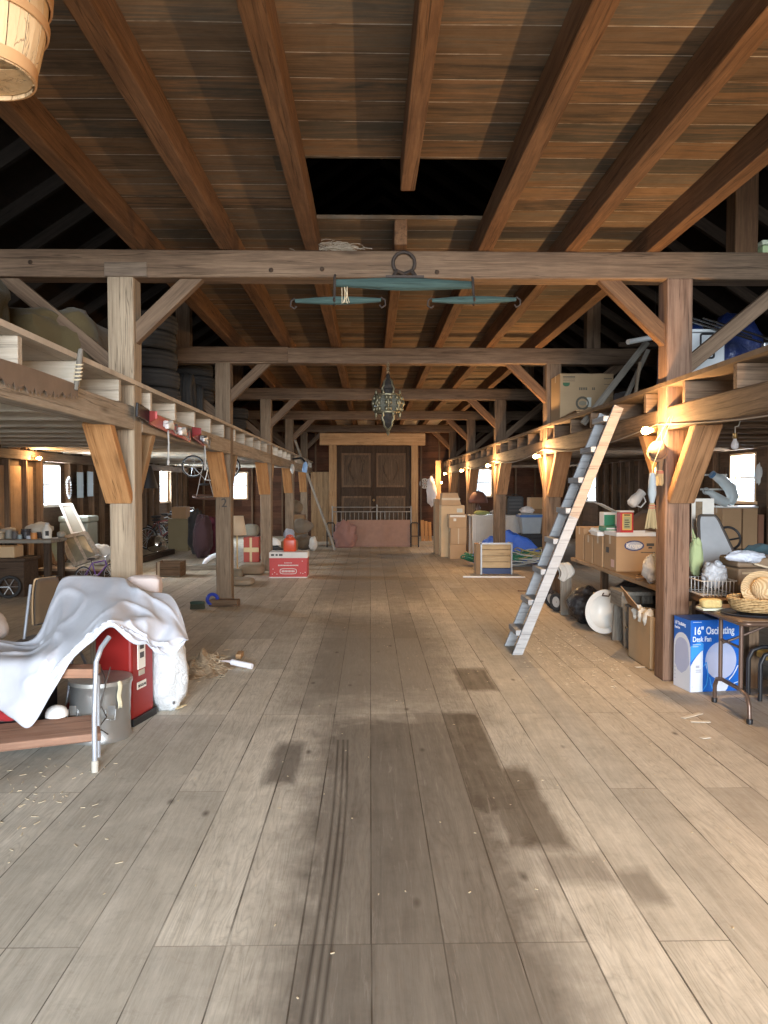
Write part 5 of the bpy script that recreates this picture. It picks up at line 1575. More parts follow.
tag(obj('white_bundle', MB().blob((-4.78, 13.75, .42), (.22,.16,.19), 12, .25, 1.8, 24, 16, flat=.188, crease=.15), cloth('white_rag_cloth', (.55,.52,.47), .6), smooth=70), 'white cloth bundle beside the purple bicycle', 'bundle')
# bike wheel and silver bicycle slung under the loft
bicycle('silver bicycle slung upside down under the tyre loft', plain('silver_paint', (.55,.55,.55), .3, .7), .72, (P(192, 470, 15.6).x, 15.7, 2.27), .25, PI, None)
p = P(205, 497, 13.4)
t = thing('bicycle_wheel', 'single bicycle wheel hung flat under the tyre loft', 'wheel', p)
obj('tyre', MB().torus(.20, .018, Tm(p, .12, .1), 30, 8), plain('brown_rubber', (.10,.05,.035), .6), t, smooth=60)
m = MB()
for k in range(12): m.tube([p, p+Vector((.19*math.cos(k*PI/6), .19*math.sin(k*PI/6), 0))], .003, 4)
obj('spokes', m, STEEL, t)
m = MB(); m.tube([p+Vector((-.15,0,0)), p+Vector((-.02,0,.6)), (p.x,p.y,2.43)], .006, 5); m.tube([p+Vector((.15,0,0)), p+Vector((.0,0,.6))], .006, 5)
obj('hanging_cord', m, plain('grey_strap', (.42,.40,.37), .8), t)
p = P(148, 478, 8.3)
t = thing('black_funnel', 'black funnel hanging behind the first post', 'funnel', p)
obj('cone', MB().lathe([(.04,.13),(.055,.08),(.10,-.09),(.104,-.11),(.098,-.108),(.05,.07)], 20, Matrix.Translation(p)), BLACK, t, smooth=50)
obj('hanging_cord', MB().tube([p+Vector((0,0,.12)), (p.x,p.y,2.43)], .004, 5), plain('grey_strap', (.42,.40,.37), .8), t)
# beams, crate and boxes on the floor of the side aisle
A = F(108, 572); B = F(172, 554)
tag(timber('loose_beam', (A.x, A.y, .065), (B.x, B.y, .065), .15, .12, DARKW(), bevel=.01), 'long dark beam lying on the floor behind the first post', 'beam')
A = F(112, 560); B = F(158, 549)
tag(timber('loose_beam', (A.x+.2, A.y-.3, .06), (B.x+.2, B.y-2.6, .06), .10, .11, GREYW(), bevel=.01), 'short grey beam lying beside the long dark one', 'beam')
a1 = F(156, 577); b1 = F(180, 577)
t = thing('plank_crate', 'low brown plank crate on the floor between the first two posts', 'crate', ((a1.x+b1.x)/2, a1.y+.2, 0))
for k in range(2): obj('side_board', MB().box(a1.x, b1.x, a1.y, a1.y+.02, .02+.125*k, .135+.125*k), BROWN(), t, bevel=.003)
obj('side_board', MB().box(a1.x, b1.x, a1.y+.42, a1.y+.44, .02, .26), BROWN(), t)
for x in (a1.x, b1.x-.02): obj('end_board', MB().box(x, x+.02, a1.y+.021, a1.y+.419, .0, .265), BROWN('y'), t)
obj('corner_batten', MB().box(a1.x+.03, a1.x+.07, a1.y-.018, a1.y-.001, 0, .27), PALE('z'), t)
a1 = F(184, 570)
tag(timber('loose_board', (a1.x, a1.y, .05), (a1.x+.62, a1.y+.1, .05), .28, .10, GREYW()), 'wide grey board lying between the first two posts', 'board')
for px0, px1, py0, Y, mt, z0, lab in ((168,188,519,19.6,card('olive_card', (.22,.18,.105)),0,'large olive brown carton beside the heaped bicycles'),(172,186,507,19.75,CARD3,None,'smaller carton on top of the large olive one')):
    xa = P(px0, 530, Y).x; xb = P(px1, 530, Y).x; zt = P(px0, py0, Y).z
    if z0 is None: z0 = lastz+.001
    carton(xa, xb, Y, Y+.45, z0, zt, lab, mt); lastz = zt
p = F(181, 545)
t = thing('chrome_dome', 'shiny chrome dome lying before the olive carton', 'hubcap', (p.x, 19.2, 0))
ch = plain('chrome', (.75,.75,.76), .12, 1.0, .05)
obj('shell', MB().lathe([(.24,0),(.235,.08),(.20,.18),(.13,.25),(.06,.28),(.002,.285)], 32, Tm((p.x, 19.25, .02), .5)), ch, t, smooth=60)
obj('rim', MB().torus(.235, .018, Tm((p.x, 19.25, .02), .5), 32, 8), ch, t, smooth=60)
for v_ in bpy.data.objects[t.name].children:
    lo = min((v_.matrix_basis @ q_.co).z for q_ in v_.data.vertices)
t.location.z += .12
for k, (px_, Y, r_, c_, lab) in enumerate(((203,17.6,(.22,.2,.50),(.055,.03,.032),'tall dark maroon bundle left of the second post'),(212,18.2,(.20,.2,.47),(.10,.025,.035),'tall wine red bundle behind the second post'),(196,18.6,(.2,.2,.55),(.04,.036,.034),'tall black bundle behind the maroon one'))):
    x = P(px_, 530, Y).x
    tag(obj('garment_bundle', MB().blob((x, Y, r_[2]*.97), r_, 30+k, .2, 1.9, 26, 22, flat=r_[2]*.965, crease=.2, p=.85), cloth('dark_garment_%d' % k, c_, .8), smooth=70), lab, 'bundle')
A = P(203, 546, 15.4); 
m = MB().tube([Vector((A.x, 15.4, .055)), Vector((A.x+.05,15.4,.14)), Vector((A.x+.16,15.45,.22)), Vector((A.x+.28,15.5,.27)), Vector((A.x+.42,15.55,.42))], [.03,.045,.05,.045,.04], 10)
for v_ in m.v: v_.z = max(v_.z, .002)
tag(obj('white_pipe', m, plain('white_plastic', (.74,.74,.78), .4), smooth=60), 'curved white plastic pipe lying left of the second post', 'pipe')
# lamp, bin and red tin between the second and third posts
x = P(237, 525, 14.0).x
t = thing('floor_lamp', 'floor lamp with cream shade behind the second post', 'lamp', (x, 14.0, 0))
zs = P(237, 535, 14.0).z
obj('base', MB().lathe([(.13,0),(.13,.02),(.03,.04),(.015,.06)], 24, Tm((x,14.0,.001))), BROWN('z'), t, smooth=40)
obj('pole', MB().tube([(x,14.0,.05),(x,14.0,zs+.12)], .014, 10), plain('brass', (.6,.42,.2), .3, .9), t, smooth=60)
m = MB().lathe([(.17,0),(.115,.345)], 32, Tm((x,14.0,zs))); m.f = m.f[:-2]
obj('lamp_shade', m, cloth('cream_shade', (.66,.53,.38), .2), t, smooth=60, solid=.004)
Y = 16.6; x0, x1 = P(243.5, 550, Y).x, P(259, 550, Y).x; zt = P(250, 537, Y).z
t = thing('red_tin', 'red tin box with cream cross bands behind the third post', 'tin', ((x0+x1)/2, Y+.15, 0))
obj('body', MB().box(x0, x1, Y, Y+.3, 0, zt), plain('tin_red', (.34,.05,.03), .45), t, bevel=.01)
m = MB().box((x0+x1)/2-.035, (x0+x1)/2+.015, Y-.002, Y+.001, .005, zt-.01).box(x0+.004, x1-.004, Y-.0025, Y+.0005, zt*.40, zt*.58)
obj('bands', m, plain('tin_cream', (.56,.42,.22), .5), t)
p = P(251, 531, Y+.15)
tag(obj('grey_cushion', MB().blob((p.x, Y+.15, zt+.135), (.18,.15,.14), 14, .08, 1.3, p=.75, flat=.132), cloth('grey_green_cloth', (.24,.22,.17), .4), smooth=70), 'grey green cushion on top of the red tin', 'cushion')
for k, (px_, py_, Y, s_, c_, lab) in enumerate(((233,548,13.2,(.16,.14,.11),(.22,.19,.14),'small olive box at the foot of the lamp'),(240,562,12.7,(.22,.2,.06),(.30,.24,.17),'flat brown parcel on the floor by the lamp'),(252,559,14.3,(.24,.2,.09),(.26,.19,.12),'brown parcel on the floor before the red tin'))):
    p = P(px_, py_, Y)
    tag(obj('parcel', MB().blob((p.x, Y, s_[2]*.98), s_, 50+k, .08, 1.3, p=.5, flat=s_[2]*.97), card('parcel_card_%d' % k, c_), smooth=50), lab, 'parcel')
# hand painted numeral on the second post
bpy.context.view_layer.update()
pp = [o for o in bpy.data.objects if o.name.startswith('timber_post') and o.type == 'MESH' and abs(o.location.x-PXL) < .01 and abs(o.location.y-BAY[2]) < .01][0]
M = basis((PXL-.03, BAY[2]-.1145, 1.34), (1,0,0), (0,.0,1))
tmp = thing('numeral_holder', None, None, (0,0,0))
o = letters('painted_numeral', '2', .17, M, plain('pencil_dark', (.06,.05,.045), .8), tmp, .0008)
bpy.context.view_layer.update(); mw = o.matrix_world.copy(); o.parent = pp; o.matrix_parent_inverse = pp.matrix_world.inverted(); o.matrix_basis = mw
bpy.data.objects.remove(tmp)
# ================================================================ right hand work benches and what stands round them
BZ = .72
def bench(x0, x1, y0, y1, label, mat):
    t = thing('plank_bench', label, 'bench', ((x0+x1)/2, (y0+y1)/2, 0))
    n = 3; w = (x1-x0)/n
    for k in range(n): obj('top_plank', MB().box(x0+w*k+.003, x0+w*(k+1)-.003, y0, y1, BZ-.045, BZ), mat, t, bevel=.005)
    for x in (x0+.40, x1-.12):
        for y in (y0+.12, y1-.12): obj('leg', MB().box(x-.04, x+.04, y-.04, y+.04, 0, BZ-.095), BROWN('z'), t)
    for y in (y0+.12, y1-.12): obj('cross_batten', MB().box(x0+.05, x1-.05, y-.03, y+.03, BZ-.095, BZ-.046), BROWN(), t)
    return t
bench(2.665, 3.95, 5.97, 6.70, 'short brown plank bench behind the folding table', BROWN('y'))
bench(2.56, 3.85, 6.74, 9.75, 'long tan plank bench full of cartons beyond the first lit post', wood('tan_bench_plank', (.36,.25,.15), (.22,.145,.085), 'y'))

# ---- cartons on the bench
def grocery(x0, x1, y0, y1, h, label):
    t = carton(x0, x1, y0, y1, BZ+.001, BZ+h, label, None, None, True)
    return t
g1 = grocery(2.58, 3.06, 8.0, 8.42, .37, 'open printed carton with a blue oval mark, nearest on the tan bench')
z = BZ+.001
cx = 2.77
ov = lambda a, b, n=32: [(cx+a*math.cos(2*PI*k/n), BZ+.275+b*math.sin(2*PI*k/n)) for k in range(n)]
M = Matrix(((1,0,0,0),(0,0,-1,8.0+.0012),(0,1,0,0),(0,0,0,1)))
obj('oval_mark', MB().prism(ov(.105,.055), .002, M), plain('navy_ink', (.045,.06,.16), .6), g1)
obj('oval_field', MB().prism(ov(.088,.042), .0028, M), plain('pale_blue_print', (.42,.45,.52), .6), g1)
letters('oval_lettering', 'Kroger', .066, basis((cx, 7.9958, BZ+.256), (1,0,0), (0,0,1)), plain('white_print', (.72,.70,.66), .6), g1, .0006, 'CENTER', .0015, .9)
marks(g1, [(2.90,2.98,BZ+.27,BZ+.30),(2.92,2.96,BZ+.245,BZ+.262),(2.84,2.99,BZ+.20,BZ+.208)], INK, 'faint_printing', y=8.0)
marks(g1, [(8.06,8.17,BZ+.04,BZ+.12)], plain('pink_label', (.62,.42,.36), .7), 'pink_label', x=2.58)
grocery(2.575, 2.98, 8.47, 8.80, .345, 'second printed carton on the tan bench, behind the blue oval one')
marks(bpy.data.objects['cardboard_box.%03d' % 0] if False else g1, [(8.24,8.34,BZ+.18,BZ+.24)], INK, 'side_printing', x=2.58)
grocery(2.575, 2.96, 8.86, 9.16, .33, 'third printed carton on the tan bench, farther in')
grocery(2.58, 2.95, 9.24, 9.6, .40, 'farthest printed carton at the end of the tan bench')
wp = plain('white_card', (.66,.65,.63), .6)
# shallow white lids and papers on top
def tray(x0, x1, y0, y1, z, h, label, mat, rz=0, name='shallow_tray'):
    c_ = Vector(((x0+x1)/2, (y0+y1)/2, z)); t = thing(name, label, 'lid', c_)
    obj('base', MB().box(x0, x1, y0, y1, z, z+.006), mat, t)
    for n_, b in (('rim', (x0, x1, y0, y0+.006)), ('rim', (x0, x1, y1-.006, y1)), ('rim', (x0, x0+.006, y0+.006, y1-.006)), ('rim', (x1-.006, x1, y0+.006, y1-.006))):
        obj(n_, MB().box(*b, z+.006, z+h), mat, t)
    t.rotation_euler = (0, 0, rz); return t
tray(2.58, 3.04, 8.02, 8.40, BZ+.372, .04, 'shallow white lid on the carton with the blue oval', wp, .04)
tray(2.53, 2.94, 8.47, 8.78, BZ+.347, .045, 'white lid on the second printed carton', wp, -.05)
tag(obj('crumpled_paper', MB().blob((2.68, 9.07, BZ+.37), (.08,.06,.045), 4, .4, 2.5, 20, 12, flat=.033, crease=.2), wp, smooth=60), 'crumpled white paper on the third printed carton', 'paper')
zb = BZ+.392
grn = plain('green_print', (.03,.22,.12), .5)
t = carton(2.62, 2.78, 8.5, 8.76, BZ+.394, BZ+.45, 'flat green and white box among the lids', grn, None, False, 'green_box')
marks(t, [(2.63,2.77,BZ+.42,BZ+.437)], wp, 'white_band', y=8.5)
t = thing('flap_box', 'open white and green box with a raised flap behind the red tin', 'box', (2.84, 8.85, BZ))
obj('body', MB().box(2.70, 2.98, 8.83, 9.0, BZ+.332, BZ+.60), wp, t, bevel=.004)
obj('green_panel', MB().box(2.705, 2.83, 8.826, 8.832, BZ+.36, BZ+.57), grn, t)
marks(t, [(2.88,2.93,BZ+.42,BZ+.50),(2.92,2.965,BZ+.46,BZ+.54)], plain('mixed_print', (.30,.08,.10), .6), 'printing', y=8.829)
obj('lid_flap', MB().bar((2.84, 8.83, BZ+.60), (2.60, 8.75, BZ+.71), .17, .006, up=(.3,0,1)), wp, t)
# red tin on the lid
x0, x1 = 2.665, 2.80; zb = BZ+.38
p = P(626, 529, 8.2); x0 = p.x-.072; x1 = p.x+.072
t = thing('red_canister', 'red canister with a yellow label standing on the nearest carton', 'tin', (p.x, 8.25, BZ+.38))
zt = zb+.24
obj('body', MB().box(x0, x1, 8.17, 8.30, zb, zt), plain('tin_bright_red', (.46,.03,.035), .4), t, bevel=.01)
lb = obj('yellow_label', MB().box(x0+.022, x1-.022, 8.1675, 8.171, zb+.05, zt-.015), plain('label_yellow', (.68,.48,.14), .5), t)
obj('label_field', MB().box(x0+.034, x1-.034, 8.166, 8.168, zb+.065, zt-.045), plain('label_green', (.38,.40,.22), .5), lb)
m = MB()
for k in range(4): m.box(x0+.045, x1-.045-.01*(k % 2), 8.1645, 8.1662, zb+.08+.024*k, zb+.09+.024*k)
obj('label_printing', m, INK, lb)
obj('label_heading', MB().box(x0+.04, x1-.04, 8.166, 8.168, zt-.036, zt-.022), INK, lb)
obj('tin_lid', MB().box(x0-.004, x1+.004, 8.166, 8.304, zt, zt+.018), wp, t, bevel=.004)
# brown sack and white dish behind
p = P(640, 512, 9.3)
tag(obj('brown_bag', MB().blob((p.x+.18, 9.35, BZ+.32), (.30,.22,.32), 61, .14, 1.5, 28, 18, flat=.318, crease=.1, p=.85), cloth('brown_paper', (.16,.095,.055), .6), smooth=70), 'big brown bag at the back of the tan bench', 'bag')
p = P(635, 497, 9.0)
t = thing('white_pitcher', 'white pitcher tilted on top of the brown bag', 'pitcher', (p.x, 9.2, BZ+.58))
M = Tm((p.x-.02, 9.1, p.z-.10), -.1, .75)
obj('body', MB().lathe([(.04,0),(.062,.02),(.066,.10),(.05,.17),(.055,.22),(.048,.22),(.04,.16),(.01,.02)], 20, M), WHITE, t, smooth=50)
obj('handle', MB().tube([M @ Vector((.06,0,.05)), M @ Vector((.11,0,.07)), M @ Vector((.11,0,.16)), M @ Vector((.052,0,.19))], .009, 8), WHITE, t, smooth=60)
p = P(655, 566, 7.0)
tag(obj('plastic_bag', MB().blob((p.x-.02, 7.02, BZ+.135), (.09,.09,.135), 17, .22, 1.9, 28, 18, flat=.134, crease=.12), plastic_bag('greyish_plastic', (.55,.53,.50), .4), smooth=70), 'greyish white plastic bag on the bench beside the first lit post', 'bag')
p = P(657, 542, 7.3)
for k in range(5):
    y = 7.25+.06*k; a = -.2+.12*k
    tag(timber('stick', (2.53+.02*k, y, BZ+.014), (2.53+.02*k+.25*math.cos(a), y+.5*math.sin(a)+.2, BZ+.014), .022, .022, TAN() if k % 2 else BROWN()), 'short wooden stick on the bench edge, %s' % ['nearest to the plastic bag','second from the plastic bag','middle one of five','fourth from the plastic bag','nearest to the blue oval carton'][k], 'stick', 'sticks on the bench edge')
# ---- hanging by the first lit post
gxi = PXR-.03-.075     # inner face of the girder
def peg(p, t, y):
    obj('hanging_cord', MB().tube([p, Vector((p.x+.01, y, p.z+.05)), Vector((gxi+.01, y, 2.20))], .0025, 5), plain('twine', (.55,.45,.30), .9), t, smooth=60)
p = P(656, 449, 6.27)
t = thing('felt_hat', 'tan felt hat hanging by the bulb on the first lit post', 'hat', p)
felt = cloth('tan_felt', (.20,.125,.07), .4)
M = Tm(p+Vector((.02,.02,-.02)), .95, -.95, .2)
obj('crown', MB().lathe([(.068,0),(.072,.03),(.066,.07),(.045,.092),(.005,.095)], 26, M), felt, t, smooth=60)
m = MB().lathe([(.068,.0),(.088,-.010),(.092,-.006),(.088,.0),(.068,.01)], 30, M, 1, .9); m.f = m.f[:-2]
obj('brim', m, felt, t, smooth=60)
obj('hat_band', MB().lathe([(.0700,.004),(.0725,.006),(.0735,.024),(.0715,.026)], 26, M), plain('brown_ribbon', (.10,.06,.035), .7), t, smooth=60)
peg(p+Vector((0,0,.07)), t, 6.2)
def tassel(px0, py0, px1, py1, Y, label, name, straw, head, headmat, cat):
    a_ = P(px0, py0, Y); b_ = P(px1, py1, Y)
    t = thing(name, label, cat, b_)
    d = (b_-a_); L = d.length
    m = MB()
    for k in range(46):
        q_ = rnd.uniform(0, 2*PI); r_ = math.sqrt(rnd.random())
        m.tube([a_+Vector((.016*r_*math.cos(q_), .014*r_*math.sin(q_), 0)), a_+d*.5+Vector((.035*r_*math.cos(q_), .026*r_*math.sin(q_), 0)), b_+Vector((.052*r_*math.cos(q_), .036*r_*math.sin(q_), rnd.uniform(-.008,.012)))], .0045, 5)
    obj('straw', m, straw, t)
    for f in (.1, .2): obj('binding', MB().torus(.024+.02*f, .005, Tm(a_+d*f), 18, 6), plain('red_twine', (.40,.12,.08), .8), t, smooth=60)
    h = a_+Vector((head[0], 0, head[1]))
    obj('handle', MB().tube([a_, a_.lerp(h,.3), a_.lerp(h,.75), h], head[2], 10), headmat, t, smooth=60)
    peg(h, t, Y+.03)
    return t
brs = plain('broom_straw', (.36,.27,.14), .85)
tassel(652, 503, 651, 528, 6.10, 'straw whisk broom in a pale cloth hanging by the first lit post', 'whisk_broom', brs, (-.0, .24, [.016,.034,.03,.02]), cloth('pale_blue_rag', (.36,.40,.42), .6), 'whisk broom')
tassel(660, 470, 660, 485, 6.33, 'short straw brush with tan handle hanging next to the whisk broom', 'whisk_brush', plain('tan_straw', (.42,.29,.14), .85), (.01, .22, [.018,.026,.02,.014]), felt, 'brush')
p = P(672, 473, 6.42)
tag(obj('oval_mirror', MB().lathe([(.06,0),(.062,.008),(.055,.012),(.005,.012)], 24, Matrix(((0,0,-1,2.42),(1,0,0,6.42),(0,1.15,0,p.z),(0,0,0,1)))), plain('white_ceramic', (.70,.68,.64), .25), smooth=40), 'small white oval plaque on the side of the first lit post', 'plaque')
# ---- under the bench
def sawhorse():
    t = thing('wooden_stool', 'weathered grey wooden stool standing under the bench edge', 'stool', (2.62, 7.85, 0))
    w_ = GREYW('z'); h = .56
    obj('seat', MB().box(2.52, 2.86, 7.62, 8.0, h-.04, h), GREYW('y'), t, bevel=.006)
    for y, a in ((7.68, -.03), (7.94, .03)):
        m = MB()
        for sx in (2.47, 2.67):
            m.bar((sx+.05, y+a*2, 0), (sx+.05, y, h-.042), .10, .03, up=(0,1,0))
        obj('leg', MB().bar((2.60, y+a*2, 0), (2.60, y, h-.042), .11, .032, up=(0,1,0)), w_, t, bevel=.004)
        obj('leg', MB().bar((2.79, y+a*2, 0), (2.79, y, h-.042), .11, .032, up=(0,1,0)), w_, t, bevel=.004)
    obj('apron', MB().box(2.52, 2.542, 7.63, 7.99, h-.16, h-.042), GREYW('y'), t, bevel=.004)
sawhorse()
def basin():
    p = P(602.5, 612, 8.45); c = Vector((2.56, 8.32, .25))
    t = thing('enamel_basin', 'round white enamel basin leaning under the bench', 'basin', (c.x, c.y, 0))
    n = Vector((-.74, -.62, .20)).normalized()
    M = Matrix.Translation(c) @ n.to_track_quat('Z','Y').to_matrix().to_4x4()
    en = plain('white_enamel', (.72,.71,.67), .3, 0, .06)
    bm_ = MB().lathe([(.235,.0),(.24,.006),(.235,.01),(.185,-.004),(.165,-.07),(.12,-.125),(.002,-.135),(.002,-.143),(.125,-.133),(.175,-.075),(.195,-.012)], 44, M); bm_.f = bm_.f[:-2]
    obj('bowl', bm_, en, t, smooth=50)
    obj('rim', MB().torus(.237, .006, M, 44, 8), plain('grey_rim', (.35,.34,.32), .4), t, smooth=60)
    obj('handle', MB().tube([M @ Vector((-.03,.20,.012)), M @ Vector((-.03,.17,.03)), M @ Vector((.05,.17,.03)), M @ Vector((.05,.2,.012))], .008, 8), plain('dark_handle', (.09,.06,.045), .5), t, smooth=60)
basin()
tag(obj('rubbish_bag', MB().blob((2.56, 9.0, .222), (.235,.25,.225), 71, .16, 1.6, 44, 30, flat=.221, crease=.12), plastic_bag('black_film', (.012,.012,.014), .28), smooth=70), 'black plastic rubbish bag under the far end of the bench', 'bag')
# dark sheeting stored behind the bag
tag(obj('black_sack', MB().blob((3.05, 8.5, .30), (.30,.75,.30), 72, .18, 1.6, 36, 22, flat=.298, crease=.1), plastic_bag('black_film', (.012,.012,.014), .28), smooth=70), 'large black sack lying deep under the bench behind the white basin', 'sack')
# upright grey board with a rag over it
p = F(573, 624)
o = timber('upright_board', (2.47, 9.62, 0), (2.47, 9.62, .64), .14, .035, GREYW(), up=(0,1,0))
tag(o, 'upright grey board holding the white rag under the bench end', 'board')
m = MB().grid(lambda u, v: Vector((2.37+.17*u+.03*math.sin(9*v), 9.62-.052*math.copysign(1,.5-v)*min(1,abs(.5-v)*9)+.012*math.sin(14*u)*math.copysign(1,v-.5)*(-1 if v<.5 else 1), .668-abs(v-.5)*.42-.03*math.sin(u*5)*abs(v-.5)*2)), 16, 24)
tag(obj('white_rag', m, cloth('white_rag_cloth', (.55,.52,.47), .6), smooth=70, solid=.006), 'white rag draped over the upright grey board', 'rag')
# hand truck: wheels and bent tube frame
t = thing('hand_truck', 'old hand truck with rubber wheels behind the leaning stair', 'hand truck', (2.42, 9.95, 0))
for sy in (9.88, 10.16):
    M = Tm((2.42, sy, .125), 0, PI/2, .5)
    w = obj('wheel', MB().torus(.095, .03, M, 26, 10), RUBBER, t, smooth=60)
    obj('wheel_hub', MB().lathe([(.075,-.015),(.075,.015),(.02,.022),(.004,.022)], 18, M), plain('grey_hub', (.45,.43,.40), .5), w, smooth=40)
obj('axle', MB().tube([(2.42,9.86,.125),(2.42,10.18,.125)], .012, 8), IRON, t, smooth=60)
obj('frame', MB().tube([(2.44,9.95,.12),(2.34,9.93,.26),(2.36,9.93,.40),(2.46,9.95,.50),(2.60,9.98,1.0)], .013, 8).tube([(2.44,10.1,.12),(2.36,10.1,.40),(2.46,10.1,.50),(2.60,10.1,1.0),(2.60,9.98,1.0)], .013, 8), IRON, t, smooth=60)
# black crate and the open carton by the post
t = thing('black_crate', 'black plastic crate between the stool and the first lit post', 'crate', (2.72, 7.4, 0))
for z0_ in (0, .225): 
    obj('crate_body', MB().box(2.55, 3.0, 7.30, 7.56, z0_+.002, z0_+.20).box(2.535, 3.015, 7.285, 7.575, z0_+.20, z0_+.222), BLACK, t, bevel=.008)
t = thing('open_carton', 'tall open brown carton with a raised flap beside the first lit post', 'box', (2.56, 6.95, 0))
x0, x1, y0, y1, h = 2.455, 2.66, 6.66, 7.22, .47
m = MB()
m.box(x0, x1, y0, y0+.008, 0, h).box(x0, x1, y1-.008, y1, 0, h).box(x0, x0+.008, y0+.008, y1-.008, 0, h).box(x1-.008, x1, y0+.008, y1-.008, 0, h).box(x0, x1, y0, y1, 0, .008)
obj('body', m, CARD2, t)
obj('flap', MB().bar((x0, (y0+y1)/2+.0, h), (x0-.10, (y0+y1)/2+.12, h+.15), .50, .006, up=(1,0,1)), CARD3, t)
obj('flap', MB().bar((x1-.004, (y0+y1)/2, h), (x1+.06, (y0+y1)/2, h-.10), .5, .006, up=(1,0,1)), CARD, t)
for k in range(3):
    y = y0+.13+.13*k
    obj('paper_wad', MB().blob((x0+.03, y, h-.03), (.055,.055,.075), 80+k, .35, 2.2, 16, 10, crease=.2), plain('crumpled_paper', (.60,.57,.50), .8), t, smooth=60)

# ---- the fan carton
def fan_box():
    c0 = F(690, 692.5); c0 = Vector((c0.x, c0.y, 0))
    ang = .135; ex = Vector((math.cos(ang), math.sin(ang), 0)); ey = Vector((-math.sin(ang), math.cos(ang), 0))
    W, D, H = .412, .25, .565
    t = thing('fan_carton', 'blue and white carton of an oscillating desk fan at the post foot', 'box', c0)
    blue = plain('carton_blue', (.012,.12,.50), .4, 0, .05); lt = plain('carton_white', (.66,.70,.78), .45, 0, .04); lav = plain('carton_lavender', (.42,.47,.66), .45, 0, .05); mid = plain('carton_sky', (.05,.30,.72), .4, 0, .05)
    M = Matrix((ex, ey, Vector((0,0,1)))).transposed().to_4x4(); M.translation = c0
    obj('body', MB().box(0, W, 0, D, 0, H, M), blue, t, bevel=.003)
    obj('lid_flap', MB().box(.0, W, 0, D/2-.002, H, H+.003, M).box(.0, W, D/2+.002, D, H, H+.003, M), plain('carton_dark_blue', (.015,.05,.22), .4), t)
    Q = M @ Matrix(((1,0,0,0),(0,0,-1,0),(0,1,0,0),(0,0,0,1)))      # front face: local x, z
    def disc(cx, cz, rx, rz, e, mat, nm, a0=0, a1=2*PI, n=40):
        return obj(nm, MB().prism([(cx+rx*math.cos(a0+(a1-a0)*k/n), cz+rz*math.sin(a0+(a1-a0)*k/n)) for k in range(n)], e, Q), mat, t)
    def clip(poly, lo, hi): return [(min(max(x, lo[0]), hi[0]), min(max(z, lo[1]), hi[1])) for x, z in poly]
    # sky coloured sweep, white wedge on the left, pale big fan disc
    pts = [(.001,.22),(.05,.28),(.10,.32),(.103,.30)]
    obj('sky_patch', MB().prism([(.0015,.235),(.0015,.36),(.075,.40),(.11,.38),(.11,.33),(.06,.30)], .0006, Q), mid, t)
    wedge = [(.0015,.0015),(.105,.0015),(.105,.33),(.085,.315),(.055,.285),(.025,.245),(.0015,.205)]
    obj('white_wedge', MB().prism(wedge, .001, Q), lt, t)
    m = MB()
    for k, (a_, b_) in enumerate(((.19,.21),(.17,.178),(.155,.163))): m.box(.045, .045+(.03 if k == 0 else .045), -.0016, -.0009, a_, b_, M)
    m.box(.012,.022,-.0016,-.0009,.04,.045,M)
    obj('small_print', m, plain('pale_print', (.40,.42,.50), .6), t)
    disc(.258, .243, .132, .148, .0012, lav, 'fan_disc')
    disc(.262, .045, .062, .066, .0011, lt, 'fan_base', 0, PI) if False else obj('fan_base', MB().prism([(.20,.0015),(.205,.05),(.225,.078),(.255,.088),(.29,.086),(.315,.07),(.325,.045),(.315,.02),(.30,.0015)], .0011, Q), lt, t)
    def arc(pts_, w_):
        m_ = MB()
        for p_, q_ in zip(pts_, pts_[1:]): m_.bar(Q @ Vector((p_[0], p_[1], .0008)), Q @ Vector((q_[0], q_[1], .0008)), .0016, w_, up=Q.to_3x3() @ (Vector((-(q_[1]-p_[1]), q_[0]-p_[0], 0))))
        return m_
    obj('sky_arc', arc([(.11,.20),(.135,.235),(.15,.15),(.14,.06),(.108,.012)], .008), mid, t)
    obj('sky_arc', arc([(.165,.115),(.175,.06),(.19,.025),(.205,.01)], .008), mid, t)
    obj('sky_arc', arc([(.33,.09),(.36,.12),(.385,.16),(.405,.20)], .008), lt, t)
    obj('sky_arc', arc([(.32,.045),(.36,.055),(.408,.07)], .006), lt, t)
    wt = plain('carton_lettering', (.74,.78,.86), .5, 0, .02)
    letters('title_lettering', '16"', .083, basis(M @ Vector((.022,-.0008,.455)), ex, (0,0,1)), wt, t, .0006, 'LEFT', .0022, .78)
    letters('title_lettering', 'Oscillating', .083, basis(M @ Vector((.128,-.0008,.455)), ex, (0,0,1)), wt, t, .0006, 'LEFT', .0018, .69)
    letters('subtitle_lettering', 'Desk Fan', .056, basis(M @ Vector((.016,-.0008,.398)), ex, (0,0,1)), wt, t, .0006, 'LEFT', .0012, .76)
    m = MB().box(.018, .085, -.0014, -.0006, .372, .378, M).box(.018, .065, -.0014, -.0006, .357, .362, M).box(.018,.09,-.0014,-.0006,.548,.553,M)
    obj('fine_print', m, plain('pale_print2', (.45,.52,.66), .6), t)
    # narrow side facing the aisle
    S = basis(M @ Vector((-.0002, D, 0)), -ey, (0,0,1))
    def sp(poly, e, mat, nm): return obj(nm, MB().prism(poly, e, S), mat, t)
    sp([(.004,.002),(D-.002,.002),(D-.002,.36)]+[(D*.5+D*.48*math.cos(a_), .335+.115*math.sin(a_)) for a_ in [PI*k/16 for k in range(1, 17)]]+[(.004,.33)], .0008, lt, 'side_panel')
    sp([(.022,.19),(.022,.33)]+[(D*.5-D*.38*math.cos(a_), .335+.075*math.sin(a_)) for a_ in [PI*k/14 for k in range(15)]]+[(D-.012,.22),(D*.75,.16),(D*.5,.125),(D*.25,.14)], .0012, lav, 'side_disc')
